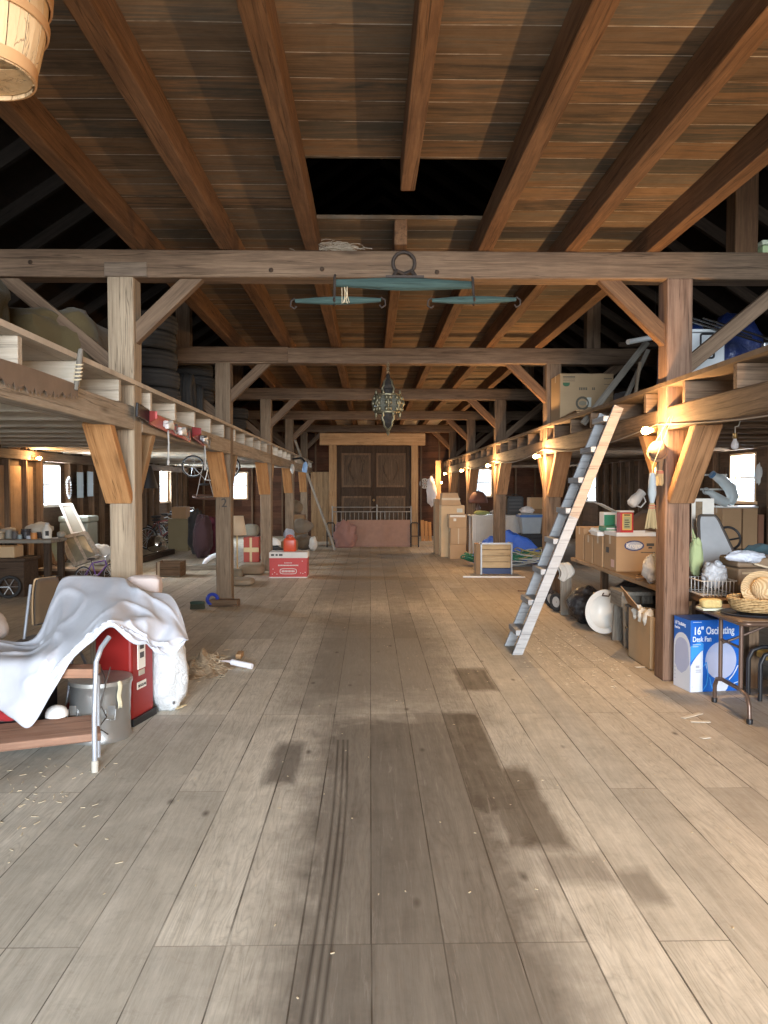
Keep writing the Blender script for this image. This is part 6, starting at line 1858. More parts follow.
    letters('side_lettering', '16" Oscillating', .038, basis(M @ Vector((-.0008, D-.016, .505)), -ey, (0,0,1)), wt, t, .0005, 'LEFT', .0006, .72)
    letters('side_lettering', 'Desk Fan', .028, basis(M @ Vector((-.0008, D-.016, .472)), -ey, (0,0,1)), wt, t, .0005, 'LEFT', .0005, .72)
    m = MB()
    for k in range(4): m.box(-.0016, -.0007, D-.032, D-.022, .06+.03*k, .07+.03*k, M)
    obj('side_print', m, plain('pale_print', (.40,.42,.50), .6), t)
fan_box()

# ---- brown folding table
def fold_table():
    x0, x1, y0, y1, z = 2.52, 4.3, 5.13, 5.90, .70
    t = thing('folding_table', 'brown folding table with bent tube legs holding the wicker basket', 'table', ((x0+x1)/2, (y0+y1)/2, 0))
    r = .06; poly = []
    for cx_, cy_, a0 in ((x1-r,y1-r,0),(x0+r,y1-r,PI/2),(x0+r,y0+r,PI),(x1-r,y0+r,1.5*PI)):
        for k in range(7): poly.append((cx_+r*math.cos(a0+PI/2*k/6), cy_+r*math.sin(a0+PI/2*k/6)))
    obj('tabletop', MB().prism(poly, .022, Matrix.Translation((0,0,z-.022))), plain('brown_laminate', (.23,.165,.12), .35, 0, .15), t, bevel=.003)
    rim = [(a_, b_, z-.022) for a_, b_ in poly]
    obj('metal_rim', MB().tube(rim, .018, 8, True), plain('brown_metal', (.13,.085,.062), .35, .4), t, smooth=60)
    tb = plain('brown_tube', (.155,.105,.082), .35, .45)
    xl = 2.575
    foot = [(xl, 5.66, .0), (xl, 5.655, .13), (xl, 5.62, .185), (xl, 5.54, .20), (xl, 5.26, .20), (xl, 5.17, .18), (xl, 5.135, .12), (xl, 5.125, 0)]
    obj('foot_bar', MB().tube(foot, .015, 10), tb, t, smooth=60)
    for y in (5.57, 5.26):
        obj('leg', MB().tube([(xl, y, .20), (xl, y, z-.03)], .015, 10), tb, t, smooth=60)
    for y in (5.66, 5.125): obj('foot_tip', MB().lathe([(.02,0),(.021,.03),(.017,.035)], 14, Tm((xl, y, 0))), BLACK, t, smooth=40)
    obj('brace', MB().tube([(xl, 5.57, .46), (xl+.10, 5.55, .50), (xl+.32, 5.42, z-.06)], .010, 8), tb, t, smooth=60)
    obj('cross_tube', MB().tube([(xl, 5.57, .49), (xl, 5.26, .49)], .010, 8), tb, t, smooth=60)
    for y in (5.30, 5.75): obj('leg', MB().tube([(4.2, y, 0), (4.2, y, z-.03)], .015, 10), tb, t, smooth=60)
    return z
ftz = fold_table()
def basket():
    c = P(752, 600, 5.36); c = Vector((c.x+.09, 5.42, ftz+.022))
    wk = NT('wicker'); v = wk.coord()
    wv = wk.new('ShaderNodeTexWave'); wk.l.new(v, wv.inputs[0]); wv.inputs['Scale'].default_value = 26; wv.bands_direction = 'Z'; wv.inputs['Distortion'].default_value = 2.0; wv.inputs['Detail'].default_value = 2
    ch_ = wk.new('ShaderNodeTexVoronoi'); wk.l.new(v, ch_.inputs['Vector']); ch_.inputs['Scale'].default_value = 42
    f = wk.math('ADD', wk.math('MULTIPLY', wv.outputs[1], .55), wk.math('MULTIPLY', ch_.outputs[0], .6))
    wk.bump(f, 1.0, .01); mt = wk.out(wk.ramp(f, [(.15,(.24,.14,.055)),(.5,(.50,.32,.14)),(.85,(.66,.47,.24))]), .7, 0, .3)
    t = thing('wicker_basket', 'low oval wicker basket on the brown folding table', 'basket', c)
    sx, sy = 1.3, 1.0
    m = MB().lathe([(.13,0),(.150,.015),(.166,.05),(.172,.09),(.165,.09),(.158,.05),(.14,.02),(.005,.012)], 44, Matrix.Translation(c), sx, sy)
    obj('body', m, mt, t, smooth=50)
    pts = [c+Vector((.170*sx*math.cos(a_), .170*sy*math.sin(a_), .094+.004*math.sin(a_*30))) for a_ in [2*PI*k/90 for k in range(90)]]
    obj('rim', MB().tube(pts, .010, 7, True), mt, t, smooth=60)
    tag(obj('serving_tray', MB().lathe([(.19,0),(.20,.0),(.215,.012),(.212,.016),(.195,.006),(.005,.006)], 44, Matrix.Translation((c.x, c.y, ftz+.001)), 1.3, .98), plain('dark_tray', (.035,.04,.05), .3), smooth=50), 'dark oval tray beneath the wicker basket', 'tray')
    h = c+Vector((.03, .02, .145))
    t = thing('straw_hat', 'straw hat lying tilted in the wicker basket', 'hat', h)
    sm = NT('plaited_straw'); v = sm.coord(); wv = sm.new('ShaderNodeTexWave'); sm.l.new(v, wv.inputs[0]); wv.wave_type = 'RINGS'; wv.inputs['Scale'].default_value = 30; wv.inputs['Distortion'].default_value = 1.0
    sm.bump(wv.outputs[1], .6, .006); st_ = sm.out(sm.ramp(wv.outputs[1], [(.2,(.46,.32,.17)),(.8,(.66,.50,.30))]), .75, 0, .2)
    M = Matrix.Translation(h) @ Euler((1.0, -.25, -.25), 'XYZ').to_matrix().to_4x4()
    obj('crown', MB().lathe([(.084,0),(.082,.04),(.07,.075),(.045,.09),(.004,.094)], 30, M), st_, t, smooth=60)
    m = MB().lathe([(.083,.0),(.125,-.004),(.145,.01),(.147,.016),(.125,.003),(.083,.008)], 34, M); m.f = m.f[:-2]
    obj('brim', m, st_, t, smooth=60)
basket()
p = P(715, 600, 5.55)
tag(obj('sponge', MB().blob((p.x, 5.62, ftz+.05), (.075,.045,.033), 4, .05, 3.0, 28, 16, p=.4, flat=.032), plain('yellow_sponge', (.58,.45,.20), .9, 0, .3, .2, 60.0, .8), smooth=50), 'yellowish sponge at the corner of the brown folding table', 'sponge')
tag(obj('paper_pad', MB().cbox((p.x+.0, 5.625, ftz+.0085), (.16,.125,.016), None), plain('pale_green_paper', (.58,.62,.50), .8), bevel=.003), 'pale paper pad beneath the yellowish sponge', 'paper')
# ---- on the short bench behind: wire basket with bags, brown case, green bag, grey lid
def wire_basket():
    c = P(716, 580, 6.2); x0, x1, y0, y1 = c.x-.16, c.x+.12, 6.1, 6.42
    t = thing('wire_basket', 'white wire basket on the bench between post and brown case', 'basket', (c.x, 6.25, BZ))
    wr_ = plain('white_wire', (.62,.60,.56), .5, .2)
    z0 = BZ+.003
    for k in range(9):
        x = x0+.02+(x1-x0-.04)*k/8
        obj('wire', MB().tube([(x,y0,z0+.13),(x,y0+.005,z0+.008),(x,y1-.005,z0+.008),(x,y1,z0+.13)], .0045, 6), wr_, t, smooth=60)
    for z in (.02, .13): obj('rim_wire', MB().tube([(x0,y0,z0+z),(x1,y0,z0+z),(x1,y1,z0+z),(x0,y1,z0+z)], .006, 6, True), wr_, t, smooth=60)
    b = tag(obj('plastic_bag', MB().blob((c.x+.01, 6.25, BZ+.165), (.10,.09,.115), 91, .28, 1.8, 40, 26, crease=.2), plastic_bag('clear_plastic', (.55,.58,.62), .25), smooth=70), 'crinkled pale plastic bag stuffed in the wire basket', 'bag')
    o = MB().blob((c.x+.15, 6.02, BZ+.335), (.15,.06,.05), 92, .25, 1.8, 32, 18, crease=.15)
    tag(obj('plastic_bag', o, plastic_bag('bluish_plastic', (.62,.68,.78), .3), smooth=70), 'bluish white plastic bag lying over the edge of the wire basket', 'bag')
wire_basket()
def case():
    a_ = P(741, 590, 6.05)
    t = thing('brown_case', 'worn brown case with a rope handle behind the straw hat', 'case', (a_.x+.3, 6.3, BZ))
    lt_ = plain('worn_leather', (.235,.165,.105), .6, 0, .25, .3, 5.0, .3)
    obj('body', MB().box(a_.x, a_.x+.7, 6.1, 6.42, BZ+.002, BZ+.235), lt_, t, bevel=.02)
    obj('lid', MB().box(a_.x-.01, a_.x+.71, 6.09, 6.43, BZ+.24, BZ+.32), lt_, t, bevel=.02)
    obj('rope_handle', MB().tube([(a_.x+.10,6.08,BZ+.30),(a_.x+.11,6.05,BZ+.275),(a_.x+.2,6.045,BZ+.25),(a_.x+.34,6.05,BZ+.255),(a_.x+.42,6.08,BZ+.29)], .009, 8), plain('rope', (.58,.48,.34), .85), t, smooth=60)
    obj('trim_band', MB().box(a_.x+.03, a_.x+.68, 6.094, 6.098, BZ+.19, BZ+.205), plain('tan_binding', (.42,.32,.20), .7), t)
case()
p0 = P(695, 536, 6.52); 
t = thing('green_bag', 'pale green cloth bag hanging on the side of the first lit post', 'bag', P(697, 555, 6.5))
c = P(697.5, 557, 6.5)
obj('bag_body', MB().blob((c.x+.012, 6.56, c.z), (.058,.05,.16), 33, .2, 1.8, 28, 22, crease=.15, p=.85), cloth('pale_green_cotton', (.42,.50,.26), .7), t, smooth=70)
obj('strap', MB().tube([c+Vector((-.02,.05,.14)), c+Vector((-.03,.04,.24)), c+Vector((.0,.05,.16))], .006, 6), cloth('pale_green_cotton', (.42,.50,.26), .7), t, smooth=60)
def grey_lid():
    t = thing('grey_case_lid', 'grey lidded panel with rounded dark edge leaning behind the green bag', 'panel', P(715, 545, 7.1))
    A, B, C, D = [P(px_, py_, Y) for px_, py_, Y in ((698,516,7.25),(716,516,7.25),(741,556,7.0),(702,568,7.0))]
    dz = min(C.z, D.z) - (BZ+.02)
    for q_ in (C, D): q_.z -= dz*.9
    cs = [A, B, C, D]; pts = []
    for i in range(4):
        p_, q_, n_ = cs[i-1], cs[i], cs[(i+1) % 4]
        a_ = q_.lerp(p_, .16); b_ = q_.lerp(n_, .16)
        for k in range(6):
            u = k/5; pts.append(a_*(1-u)**2+q_*2*u*(1-u)+b_*u*u)
    n = (B-A).cross(D-A).normalized()
    m = MB(); N = len(pts)
    m.add([q_+n*.012 for q_ in pts]+[q_-n*.012 for q_ in pts], [tuple(range(N)), tuple(range(2*N-1, N-1, -1))]+[(i, (i+1)%N, N+(i+1)%N, N+i) for i in range(N)])
    obj('panel', m, plain('blue_grey_lining', (.36,.38,.40), .6, 0, .15), t)
    obj('edge_tube', MB().tube(pts, .018, 8, True), plain('dark_edge', (.10,.085,.075), .4, .3), t, smooth=60)
grey_lid()
p = P(703, 517, 7.7)
t = thing('picture_panel', 'white framed picture with a brown motif standing behind the grey lid', 'picture', (p.x, 7.75, BZ))
x0, x1, zt = P(692,517,7.7).x, P(714,517,7.7).x, P(703,498.5,7.7).z
obj('board', MB().box(x0, x1, 7.7, 7.72, BZ+.001, zt), plain('white_board', (.68,.66,.60), .6), t, bevel=.002)
obj('motif', MB().box(x0+.035, x0+.105, 7.6985, 7.7005, zt-.20, zt-.03), plain('brown_motif', (.22,.16,.10), .7, 0, .6, .2, 22.0), t)
p = P(729, 538, 7.75)
tag(obj('packing_box', MB().box(p.x-.16, p.x+.16, 7.66, 7.95, BZ+.001, p.z-.13), CARD3, bevel=.006), 'brown packing box carrying the black hoop', 'box')
t = thing('black_hoop', 'black hoop with a crossbar standing on the brown packing box', 'hoop', (p.x, 7.75, BZ))
M = Tm((p.x, 7.75, p.z), 1.25, .0, 0)
obj('rim', MB().torus(.115, .013, M, 32, 8), BLACK, t, smooth=60)
obj('crossbar', MB().tube([M @ Vector((-.11,0,0)), M @ Vector((0,-.02,0)), M @ Vector((.11,0,0))], .01, 6), BLACK, t, smooth=60)
t.location.z += 0
p = P(757, 540, 7.3)
tag(obj('teal_cloth', MB().blob((p.x+.06, 7.3, BZ+.15), (.28,.2,.19), 41, .2, 1.6, 30, 20, flat=.148, crease=.15), cloth('teal_cotton', (.075,.135,.16), .6), smooth=70), 'dark teal cloth heaped behind the brown case', 'cloth')
# black tube stool and leaning cardboard at the frame edge
t = thing('tube_stool', 'black tube stool with a yellow pad under the folding table', 'stool', (3.1, 5.72, 0))
obj('leg', MB().tube([(2.93,5.68,0),(2.93,5.68,.28),(2.96,5.68,.345),(3.03,5.68,.37),(3.3,5.68,.37),(3.37,5.68,.345),(3.4,5.68,.28),(3.4,5.68,0)], .016, 10), BLACK, t, smooth=60)
obj('leg', MB().tube([(2.93,5.86,0),(2.93,5.86,.28),(2.96,5.86,.345),(3.03,5.86,.37),(3.3,5.86,.37),(3.37,5.86,.345),(3.4,5.86,.28),(3.4,5.86,0)], .016, 10), BLACK, t, smooth=60)
obj('seat_pad', MB().box(2.99, 3.35, 5.67, 5.87, .295, .352), plain('ochre_pad', (.42,.26,.05), .6), t, bevel=.012)
o = timber('cardboard_sheet', (2.955, 5.60, .115), (3.4, 5.60, .22), .012, .20, CARD, up=(0,-.25,1), bevel=0)
o.location.z -= .0
tag(o, 'loose cardboard piece leaning on the black tube stool', 'cardboard')
for k, (px_, py_, l, a_) in enumerate(((692,716,.20,.55),(700,722,.13,-.1),(646,667,.20,.1),(582,600,.25,.0),(705,738,.06,.3))):
    q = F(px_, py_); d = Vector((math.cos(a_), math.sin(a_), 0))
    tag(obj('paper_scrap', MB().bar(q-d*l/2+Vector((0,0,.004)), q+d*l/2+Vector((0,0,.004)), .035, .003), plain('scrap_paper', (.62,.57,.48), .8)), ['long pale paper scrap on the floor before the fan carton','shorter pale scrap crossing the long one','pale strip lying before the open carton','thin strip near the hand truck wheel','tiny yellowish scrap before the folding table'][k], 'paper scrap')

# ---- back of the side aisle: window table, hose, cartons
def window_corner():
    Y = 12.3
    x0, x1 = P(718, 507, Y).x, P(764, 507, Y).x
    z = P(740, 506, Y).z
    for k, (pa, pb, lab) in enumerate(((722,741,'tan carton under the round white table top by the window'),(742.5,757,'second tan carton under the white round top by the window'),(758,763.5,'reddish brown carton at the frame edge under the window'))):
        xa, xb = P(pa, 520, Y).x, P(pb, 520, Y).x
        top = z-.035 if k < 2 else z-.14
        carton(xa, xb, Y-.02, Y+.42, .62, top, lab, CARD if k < 2 else plain('reddish_card', (.26,.125,.075), .8), 'cartons under the window')
    t = thing('low_cupboard', 'low brown cupboard carrying the cartons below the window', 'cupboard', ((x0+x1)/2, Y+.2, 0))
    obj('body', MB().box(x0-.05, 6.34, Y-.03, Y+.5, 0, .60), BROWN('z'), t, bevel=.01)
    obj('top', MB().box(x0-.07, 6.35, Y-.05, Y+.52, .6, .618), BROWN(), t)
    t = thing('round_tabletop', 'round white table top lying on the cartons under the window', 'table top', ((x0+x1)/2, Y+.2, z-.034))
    obj('disc', MB().lathe([(.36,0),(.37,.01),(.36,.03),(.005,.032)], 40, Matrix.Translation(((x0+x1)/2, Y+.2, z-.034)), 1, .66), plain('white_top', (.70,.69,.66), .4), t, smooth=40)
    ptb = plain('pale_blue_plastic', (.58,.66,.68), .35)
    p = [P(a_, b_, Y+.05) for a_, b_ in ((713,475),(722,480),(730,488),(733,497),(729,503))]
    t = thing('bent_duct', 'pale bent plastic duct standing on the white round top', 'duct', p[-1])
    m = MB().tube(p, [.05,.085,.10,.095,.08], 14)
    obj('duct_body', m, ptb, t, smooth=60)
    obj('collar', MB().tube([p[0]+Vector((-.03,0,.02)), p[0]+Vector((.01,0,-.01))], .06, 14), plain('blue_collar', (.10,.22,.40), .4), t, smooth=40)
    p = [P(a_, b_, Y-.05) for a_, b_ in ((705,492),(711,493),(718,499),(727,503))]
    t = thing('white_spout', 'white spouted plastic can lying before the bent duct', 'can', p[-1])
    obj('can_body', MB().tube(p, [.02,.05,.085,.07], 14), ptb, t, smooth=60)
    obj('spout_ring', MB().torus(.045, .014, Tm(P(706,491,Y-.05), PI/2), 18, 8), plain('grey_ring', (.40,.42,.42), .4), t, smooth=60)
    # two wall shelves
    for k, (py_, lab) in enumerate(((474,'upper dark shelf board beside the window'),(488.5,'lower dark shelf board beside the window'))):
        a_, b_ = P(700, py_, 12.9), P(727, py_, 12.9)
        t = thing('shelf_board', lab, 'shelf', a_)
        obj('plank', MB().box(a_.x, b_.x, 12.90, 13.15, a_.z-.03, a_.z), DARKW(), t)
        obj('white_edging', MB().box(a_.x, b_.x, 12.892, 12.899, a_.z-.03, a_.z), plain('white_edging', (.55,.54,.50), .5), t)
        obj('side_upright', MB().box(a_.x-.04, a_.x-.006, 12.90, 13.15, 0, a_.z+.12), DARKW('z'), t) if k == 0 else None
        obj('side_upright', MB().box(b_.x+.006, b_.x+.04, 12.90, 13.15, 0, a_.z+.12), DARKW('z'), t) if k == 0 else None
    p = PX(766, 474, XR-.12)
    tag(obj('hung_rag', MB().blob((XR-.16, 12.45, p.z), (.03,.10,.17), 5, .3, 2, crease=.2), cloth('pale_blue_cloth', (.52,.55,.56), .6), smooth=70), 'pale bluish rag hanging on the wall past the window', 'rag')
window_corner()
# ================================================================ right back of the barn
def box_px(xa, xb, yb, yt, Y, d, label, mat=None, z0=None, **k):
    x0, x1 = P(xa, yb, Y).x, P(xb, yb, Y).x
    z0 = 0.0 if z0 is None else z0
    return carton(x0, x1, Y, Y+d, z0, P((xa+xb)/2, yt, Y).z, label, mat, None, **k), (x0, x1, P((xa+xb)/2, yt, Y).z)
Y = F(450, 557).y
t, (tx0, tx1, tz) = box_px(441, 464.5, 557, 505.5, Y, .55, 'tall tan carton standing by the fourth lit post', CARD2)
marks(t, [(tx1-.18, tx1-.05, tz-.16, tz-.07)], plain('pale_label', (.50,.50,.44), .7), 'pale_label', y=Y)
t = thing('cardboard_box', 'flat carton lying tilted on top of the tall tan one', 'box', ((tx0+tx1)/2, Y+.25, tz))
obj('body', MB().prism([(tx0+.0, 0.003), (tx1-.07, .003), (tx1-.16, .29), (tx0+.03, .29)], .46, Matrix(((1,0,0,0),(0,0,1,Y+.05),(0,1,0,tz),(0,0,0,1)))), CARD, t, bevel=.006)
obj('tape', MB().box(tx0+.02, tx1-.1, Y+.0488, Y+.0498, tz+.13, tz+.17), TAPE, t)
Yb = Y+.7
box_px(435, 443, 550, 499, Yb, .5, 'grey brown carton half hidden behind the tall tan one', CARD3)
zc = 0.0
for k, (xa, xb, yt, lab) in enumerate(((450,466,544.5,'bottom carton of the small stack before the tall tan one'),(450.5,466.5,528,'middle carton of the small stack before the tall tan one'),(449,466.5,514.5,'top carton of the small stack, with a white torn label'))):
    t, (a_, b_, zc2) = box_px(xa, xb, 557.5, yt, Y-.48, .42, lab, CARD, zc+.001 if k else 0.0)
    if k == 1: marks(t, [((a_+b_)/2-.012, (a_+b_)/2+.012, zc+.01, zc2-.01)], TAPE, 'upright_tape', y=Y-.48)
    if k == 2:
        marks(t, [(a_+.02, b_-.03, zc2-.06, zc2-.012), (a_+.10, a_+.16, zc2-.15, zc2-.09)], plain('torn_label', (.60,.56,.48), .8), 'torn_label', y=Y-.48)
    zc = zc2
# upright board with a hanging white coat near the last bulb
x = P(438, 500, 23.9).x
tag(timber('upright_board', (x, 23.9, 0), (x, 23.9, 2.45), .17, .05, TAN(), up=(0,1,0)), 'upright tan board lit by the low bulb near the end wall', 'board')
p = P(431.5, 491, 23.5)
t = thing('white_coat', 'whitish coat hanging beside the upright tan board', 'coat', (p.x, 23.7, p.z-.45))
obj('coat_cloth', MB().blob((p.x, 23.5, p.z), (.16,.09,.44), 44, .25, 1.8, 26, 22, crease=.2), cloth('greyish_white_cotton', (.66,.60,.57), .5), t, smooth=70)
obj('hanging_loop', MB().tube([(p.x, 23.7, p.z+.4), (p.x+.05, 23.8, p.z+.5), (x-.06, 23.86, p.z+.5)], .012, 6), IRON, t)
# white panelled counter and what stands on it
CY = 18.4
x0, x1 = P(472, 540, CY).x, P(531, 540, CY).x
zc = P(490, 515, CY).z
t = thing('white_counter', 'white counter with grooved panels beneath the end window', 'counter', ((x0+x1)/2, CY+.3, 0))
cw = plain('counter_white', (.58,.57,.54), .5)
obj('body', MB().box(x0, x1, CY, CY+.6, 0, zc-.04), cw, t)
m = MB(); n = int((x1-x0)/.09)
for k in range(n): m.box(x0+.012+.09*k, x0+.088+.09*k, CY-.014, CY-.001, .06, zc-.09)
obj('panel_boards', m, cw, t, bevel=.004)
obj('countertop', MB().box(x0-.03, x1+.03, CY-.04, CY+.63, zc-.04, zc), plain('counter_top', (.62,.60,.55), .4), t, bevel=.008)
p = P(482, 512, CY+.1)
tag(obj('green_cloth', MB().blob((p.x, CY+.12, zc+.05), (.19,.13,.055), 12, .25, 2, 24, 14, flat=.048, crease=.1), cloth('yellow_green_cotton', (.36,.40,.16), .5), smooth=70), 'yellow green folded cloth on the white counter', 'cloth')
p = P(497, 513, CY+.2)
tag(obj('white_cloth', MB().blob((p.x-.02, CY+.2, zc+.06), (.14,.15,.065), 13, .25, 2, 24, 14, flat=.058, crease=.1), cloth('greyish_white_cotton', (.66,.60,.57), .5), smooth=70), 'small white cloth on the counter next to the green one', 'cloth')
p = P(479.5, 492, CY+.25)
t = thing('table_lamp', 'table lamp with a brown dome shade before the end window', 'lamp', (p.x, CY+.42, zc))
c = Vector((p.x, CY+.47, zc+.001)); br_ = plain('dark_brown_ceramic', (.09,.045,.03), .4)
obj('base', MB().lathe([(.09,0),(.095,.02),(.04,.04),(.05,.10),(.06,.16),(.03,.22),(.016,.26)], 20, Matrix.Translation(c)), br_, t, smooth=50)
m = MB().lathe([(.235,.28),(.225,.36),(.19,.46),(.12,.54),(.03,.57)], 30, Matrix.Translation(c)); m.f = m.f[:-2]
obj('lamp_shade', m, plain('brown_shade', (.15,.065,.045), .7), t, smooth=60, solid=.006)
obj('finial', MB().lathe([(.012,.5),(.016,.585),(.004,.61)], 12, Matrix.Translation(c)), br_, t, smooth=50)
p = P(514.5, 508, CY+.1)
t = thing('black_case', 'black upright case with rounded top on the white counter', 'case', (p.x, CY+.3, zc))
xa, xb, zt = P(507, 508, CY+.15).x, P(523.5, 508, CY+.15).x, P(514, 496, CY+.15).z
r = .07; poly = [(xa, zc+.002), (xb, zc+.002)] + [(xb-r+r*math.cos(a_), zt-r+r*math.sin(a_)) for a_ in [PI/2*k/6 for k in range(7)]] + [(xa+r+r*math.cos(a_), zt-r+r*math.sin(a_)) for a_ in [PI/2+PI/2*k/6 for k in range(7)]]
Mx = Matrix(((1,0,0,0),(0,0,1,CY+.15),(0,1,0,0),(0,0,0,1)))
obj('shell', MB().prism(poly, .25, Mx), plain('charcoal_shell', (.045,.047,.05), .5), t, bevel=.015)
m = MB()
for k in range(4): m.box(xa+.05, xb-.05, CY+.138, CY+.149, zc+.08+.085*k, zc+.125+.085*k)
obj('ribs', m, plain('charcoal_rib', (.08,.082,.086), .5), t, bevel=.004)
obj('handle', MB().tube([((xa+xb)/2-.07, CY+.27, zt-.005), ((xa+xb)/2-.05, CY+.27, zt+.04), ((xa+xb)/2+.05, CY+.27, zt+.04), ((xa+xb)/2+.07, CY+.27, zt-.005)], .012, 8), BLACK, t, smooth=60)
# grey tub with blue rim on a black bin
TY = 16.9
x0, x1 = P(521, 525, TY).x, P(543, 525, TY).x; za, zb_ = P(530, 534, TY).z, P(530, 514, TY).z
t = thing('grey_tub', 'grey plastic tub with a blue rim on the black bin', 'tub', ((x0+x1)/2, TY+.2, za))
w = (x1-x0)/2; cx = (x0+x1)/2
obj('tub_body', MB().add([(cx-w*.8,TY+.03,za),(cx+w*.8,TY+.03,za),(cx+w*.8,TY+.4,za),(cx-w*.8,TY+.4,za),(cx-w,TY,zb_),(cx+w,TY,zb_),(cx+w,TY+.43,zb_),(cx-w,TY+.43,zb_)], [(0,3,2,1),(4,5,6,7),(0,1,5,4),(1,2,6,5),(2,3,7,6),(3,0,4,7)]), plain('grey_plastic', (.30,.33,.35), .45), t, bevel=.02)
obj('blue_rim', MB().box(cx-w-.03, cx+w+.03, TY-.025, TY+.455, zb_-.075, zb_-.02), plain('blue_rim', (.05,.14,.38), .4), t, bevel=.012)
tag(obj('black_bin', MB().box(cx-w*.95, cx+w*.95, TY+.01, TY+.42, 0, za-.002).box(cx-w, cx+w, TY-.01, TY+.44, za-.10, za-.04), BLACK, bevel=.012), 'black bin under the grey tub', 'bin')
p = P(525, 511, TY+.2)
tag(obj('white_cloth', MB().blob((p.x+.05, TY+.2, zb_+.075), (.16,.14,.085), 15, .35, 2.2, 24, 14, flat=.074, crease=.2), cloth('greyish_white_cotton', (.66,.60,.57), .5), smooth=70), 'white crumpled cloth on top of the grey tub', 'cloth')
t, (a_, b_, zz) = box_px(530, 548, 535, 509, 19.3, .5, 'brown carton behind the grey tub', CARD3)
box_px(530.5, 546, 520, 497.5, 19.3, .45, 'lit tan carton on top of the one behind the grey tub', CARD2, zz+.001)
# blue tarpaulin
TP = plastic_bag('blue_tarpaulin', (.05,.15,.62), .4)
def tarp(u, v):
    x = 2.2+1.5*u; y = 16.15+.62*v
    e = min(1, 6*min(u, 1-u, v, 1-v))
    h = (.42+.24*math.exp(-((u-.52)/.22)**2)+.08*noise.noise(Vector((u*6, v*4, 3)))+.05*noise.noise(Vector((u*14, v*9, 8))))*e**.6
    return Vector((x, y+.03*noise.noise(Vector((u*7,v*7,1))), max(.006, h)))
tag(obj('blue_tarp', MB().grid(tarp, 60, 34), TP, smooth=80, solid=.004), 'crumpled blue tarpaulin heaped behind the coiled hoses', 'tarpaulin')
# coils of hose and rope
def coil(name, label, c, R, r, n, mat, cat, sd, flat=.10):
    rr = random.Random(sd*11); pts = []
    tx = ty = ox = oy = 0.0; q0 = R
    for k in range(n):
        tx2, ty2 = rr.uniform(-.55,.55), rr.uniform(-.5,.5); ox2, oy2 = rr.uniform(-.16,.16), rr.uniform(-.07,.07); q2 = R*rr.uniform(.7,1.15)
        for i in range(26):
            f = i/26; a_ = 2*PI*f
            q_ = q0+(q2-q0)*f; x_ = q_*math.cos(a_)+ox+(ox2-ox)*f; y_ = .5*q_*math.sin(a_)+oy+(oy2-oy)*f
            z_ = flat+(tx+(tx2-tx)*f)*x_+(ty+(ty2-ty)*f)*y_+.015*math.sin(5*a_+k)
            pts.append(Vector(c)+Vector((x_, y_, max(r+.002, z_))))
        tx, ty, ox, oy, q0 = tx2, ty2, ox2, oy2, q2
    tag(obj(name, MB().tube(pts, r, 6), mat, smooth=60), label, cat, 'coils of hose and rope')
HG = plain('green_hose', (.03,.16,.09), .4); HW = plain('pale_hose', (.50,.50,.47), .5); HY = plain('yellow_cord', (.45,.38,.14), .6)
c0 = F(490, 561); yy = 15.62
coil('garden_hose', 'dark green hose coiled between the cartons and the slatted crate', (P(478,555,yy).x, yy, 0), .27, .016, 9, HG, 'hose', 1, .14)
coil('garden_hose', 'bright green hose coiled right of the third lit post', (P(516,552,yy).x, yy-.05, 0), .24, .016, 9, plain('bright_green_hose', (.035,.22,.13), .4), 'hose', 2, .20)
coil('white_rope', 'loose whitish rope spread widest right of the slatted crate', (P(526,556,yy).x, yy+.06, 0), .44, .014, 8, HW, 'rope', 3, .18)
coil('yellow_cord', 'yellowish cord looped over the hose heap', (P(530,553,yy).x, yy+.02, 0), .36, .011, 5, HY, 'cord', 4, .24)
coil('grey_cable', 'grey cable coiled lowest before the blue tarpaulin', (P(505,557,yy).x, yy+.1, 0), .44, .014, 6, plain('grey_cable', (.26,.27,.27), .5), 'cable', 5, .08)
m = MB().tube([P(465,519,16.9), P(475,523,16.9), P(490,531,17.0), P(503,536,17.1)], .012, 6)
# slatted crate
KY = 14.12
x0, x1 = P(480.5, 575, KY).x, P(512.5, 575, KY).x; zt = P(496, 543, KY).z
t = thing('slatted_crate', 'pale slatted crate with a navy base standing before the third lit post', 'crate', ((x0+x1)/2, KY+.2, 0))
mt = plain('grey_edging', (.40,.41,.42), .4, .5)
obj('side_panel', MB().box(x0-.075, x0-.0, KY+.03, KY+.36, 0, zt-.02), CARD3, t, bevel=.004)
for k in range(4):
    za = .125+k*(zt-.135)/4; zb2 = .125+(k+1)*(zt-.135)/4-.008
    obj('slat', MB().box(x0+.03, x1-.03, KY+.02, KY+.05, za, zb2), wood('cream_slat', (.60,.45,.27), (.48,.34,.19), 'x', knots=False, var=.15), t, bevel=.004)
obj('base_panel', MB().box(x0+.03, x1-.03, KY+.005, KY+.05, .012, .118), plain('navy_paint', (.035,.06,.15), .5), t, bevel=.004)
for x in (x0, x1-.03): obj('edge_post', MB().box(x, x+.03, KY, KY+.34, 0, zt), mt, t, bevel=.003)
obj('top_rail', MB().box(x0, x1, KY+.0, KY+.03, zt-.025, zt+.003), mt, t)
obj('back_panel', MB().box(x0+.03, x1-.03, KY+.31, KY+.34, 0, zt-.03), BROWN(), t)
a_ = F(463, 577.5); b_ = F(525, 577.8)
tag(obj('white_moulding', MB().bar((a_.x, a_.y, .014), (b_.x, b_.y, .014), .055, .024), WHITE, bevel=.004), 'long white moulding strip lying on the floor before the slatted crate', 'moulding')
a_ = F(516, 588); tag(timber('stick', (a_.x-.05, a_.y-.4, .011), (a_.x+.2, a_.y-.5, .011), .03, .02, BROWN()), 'brown stick lying on the floor beyond the leaning stair', 'stick')
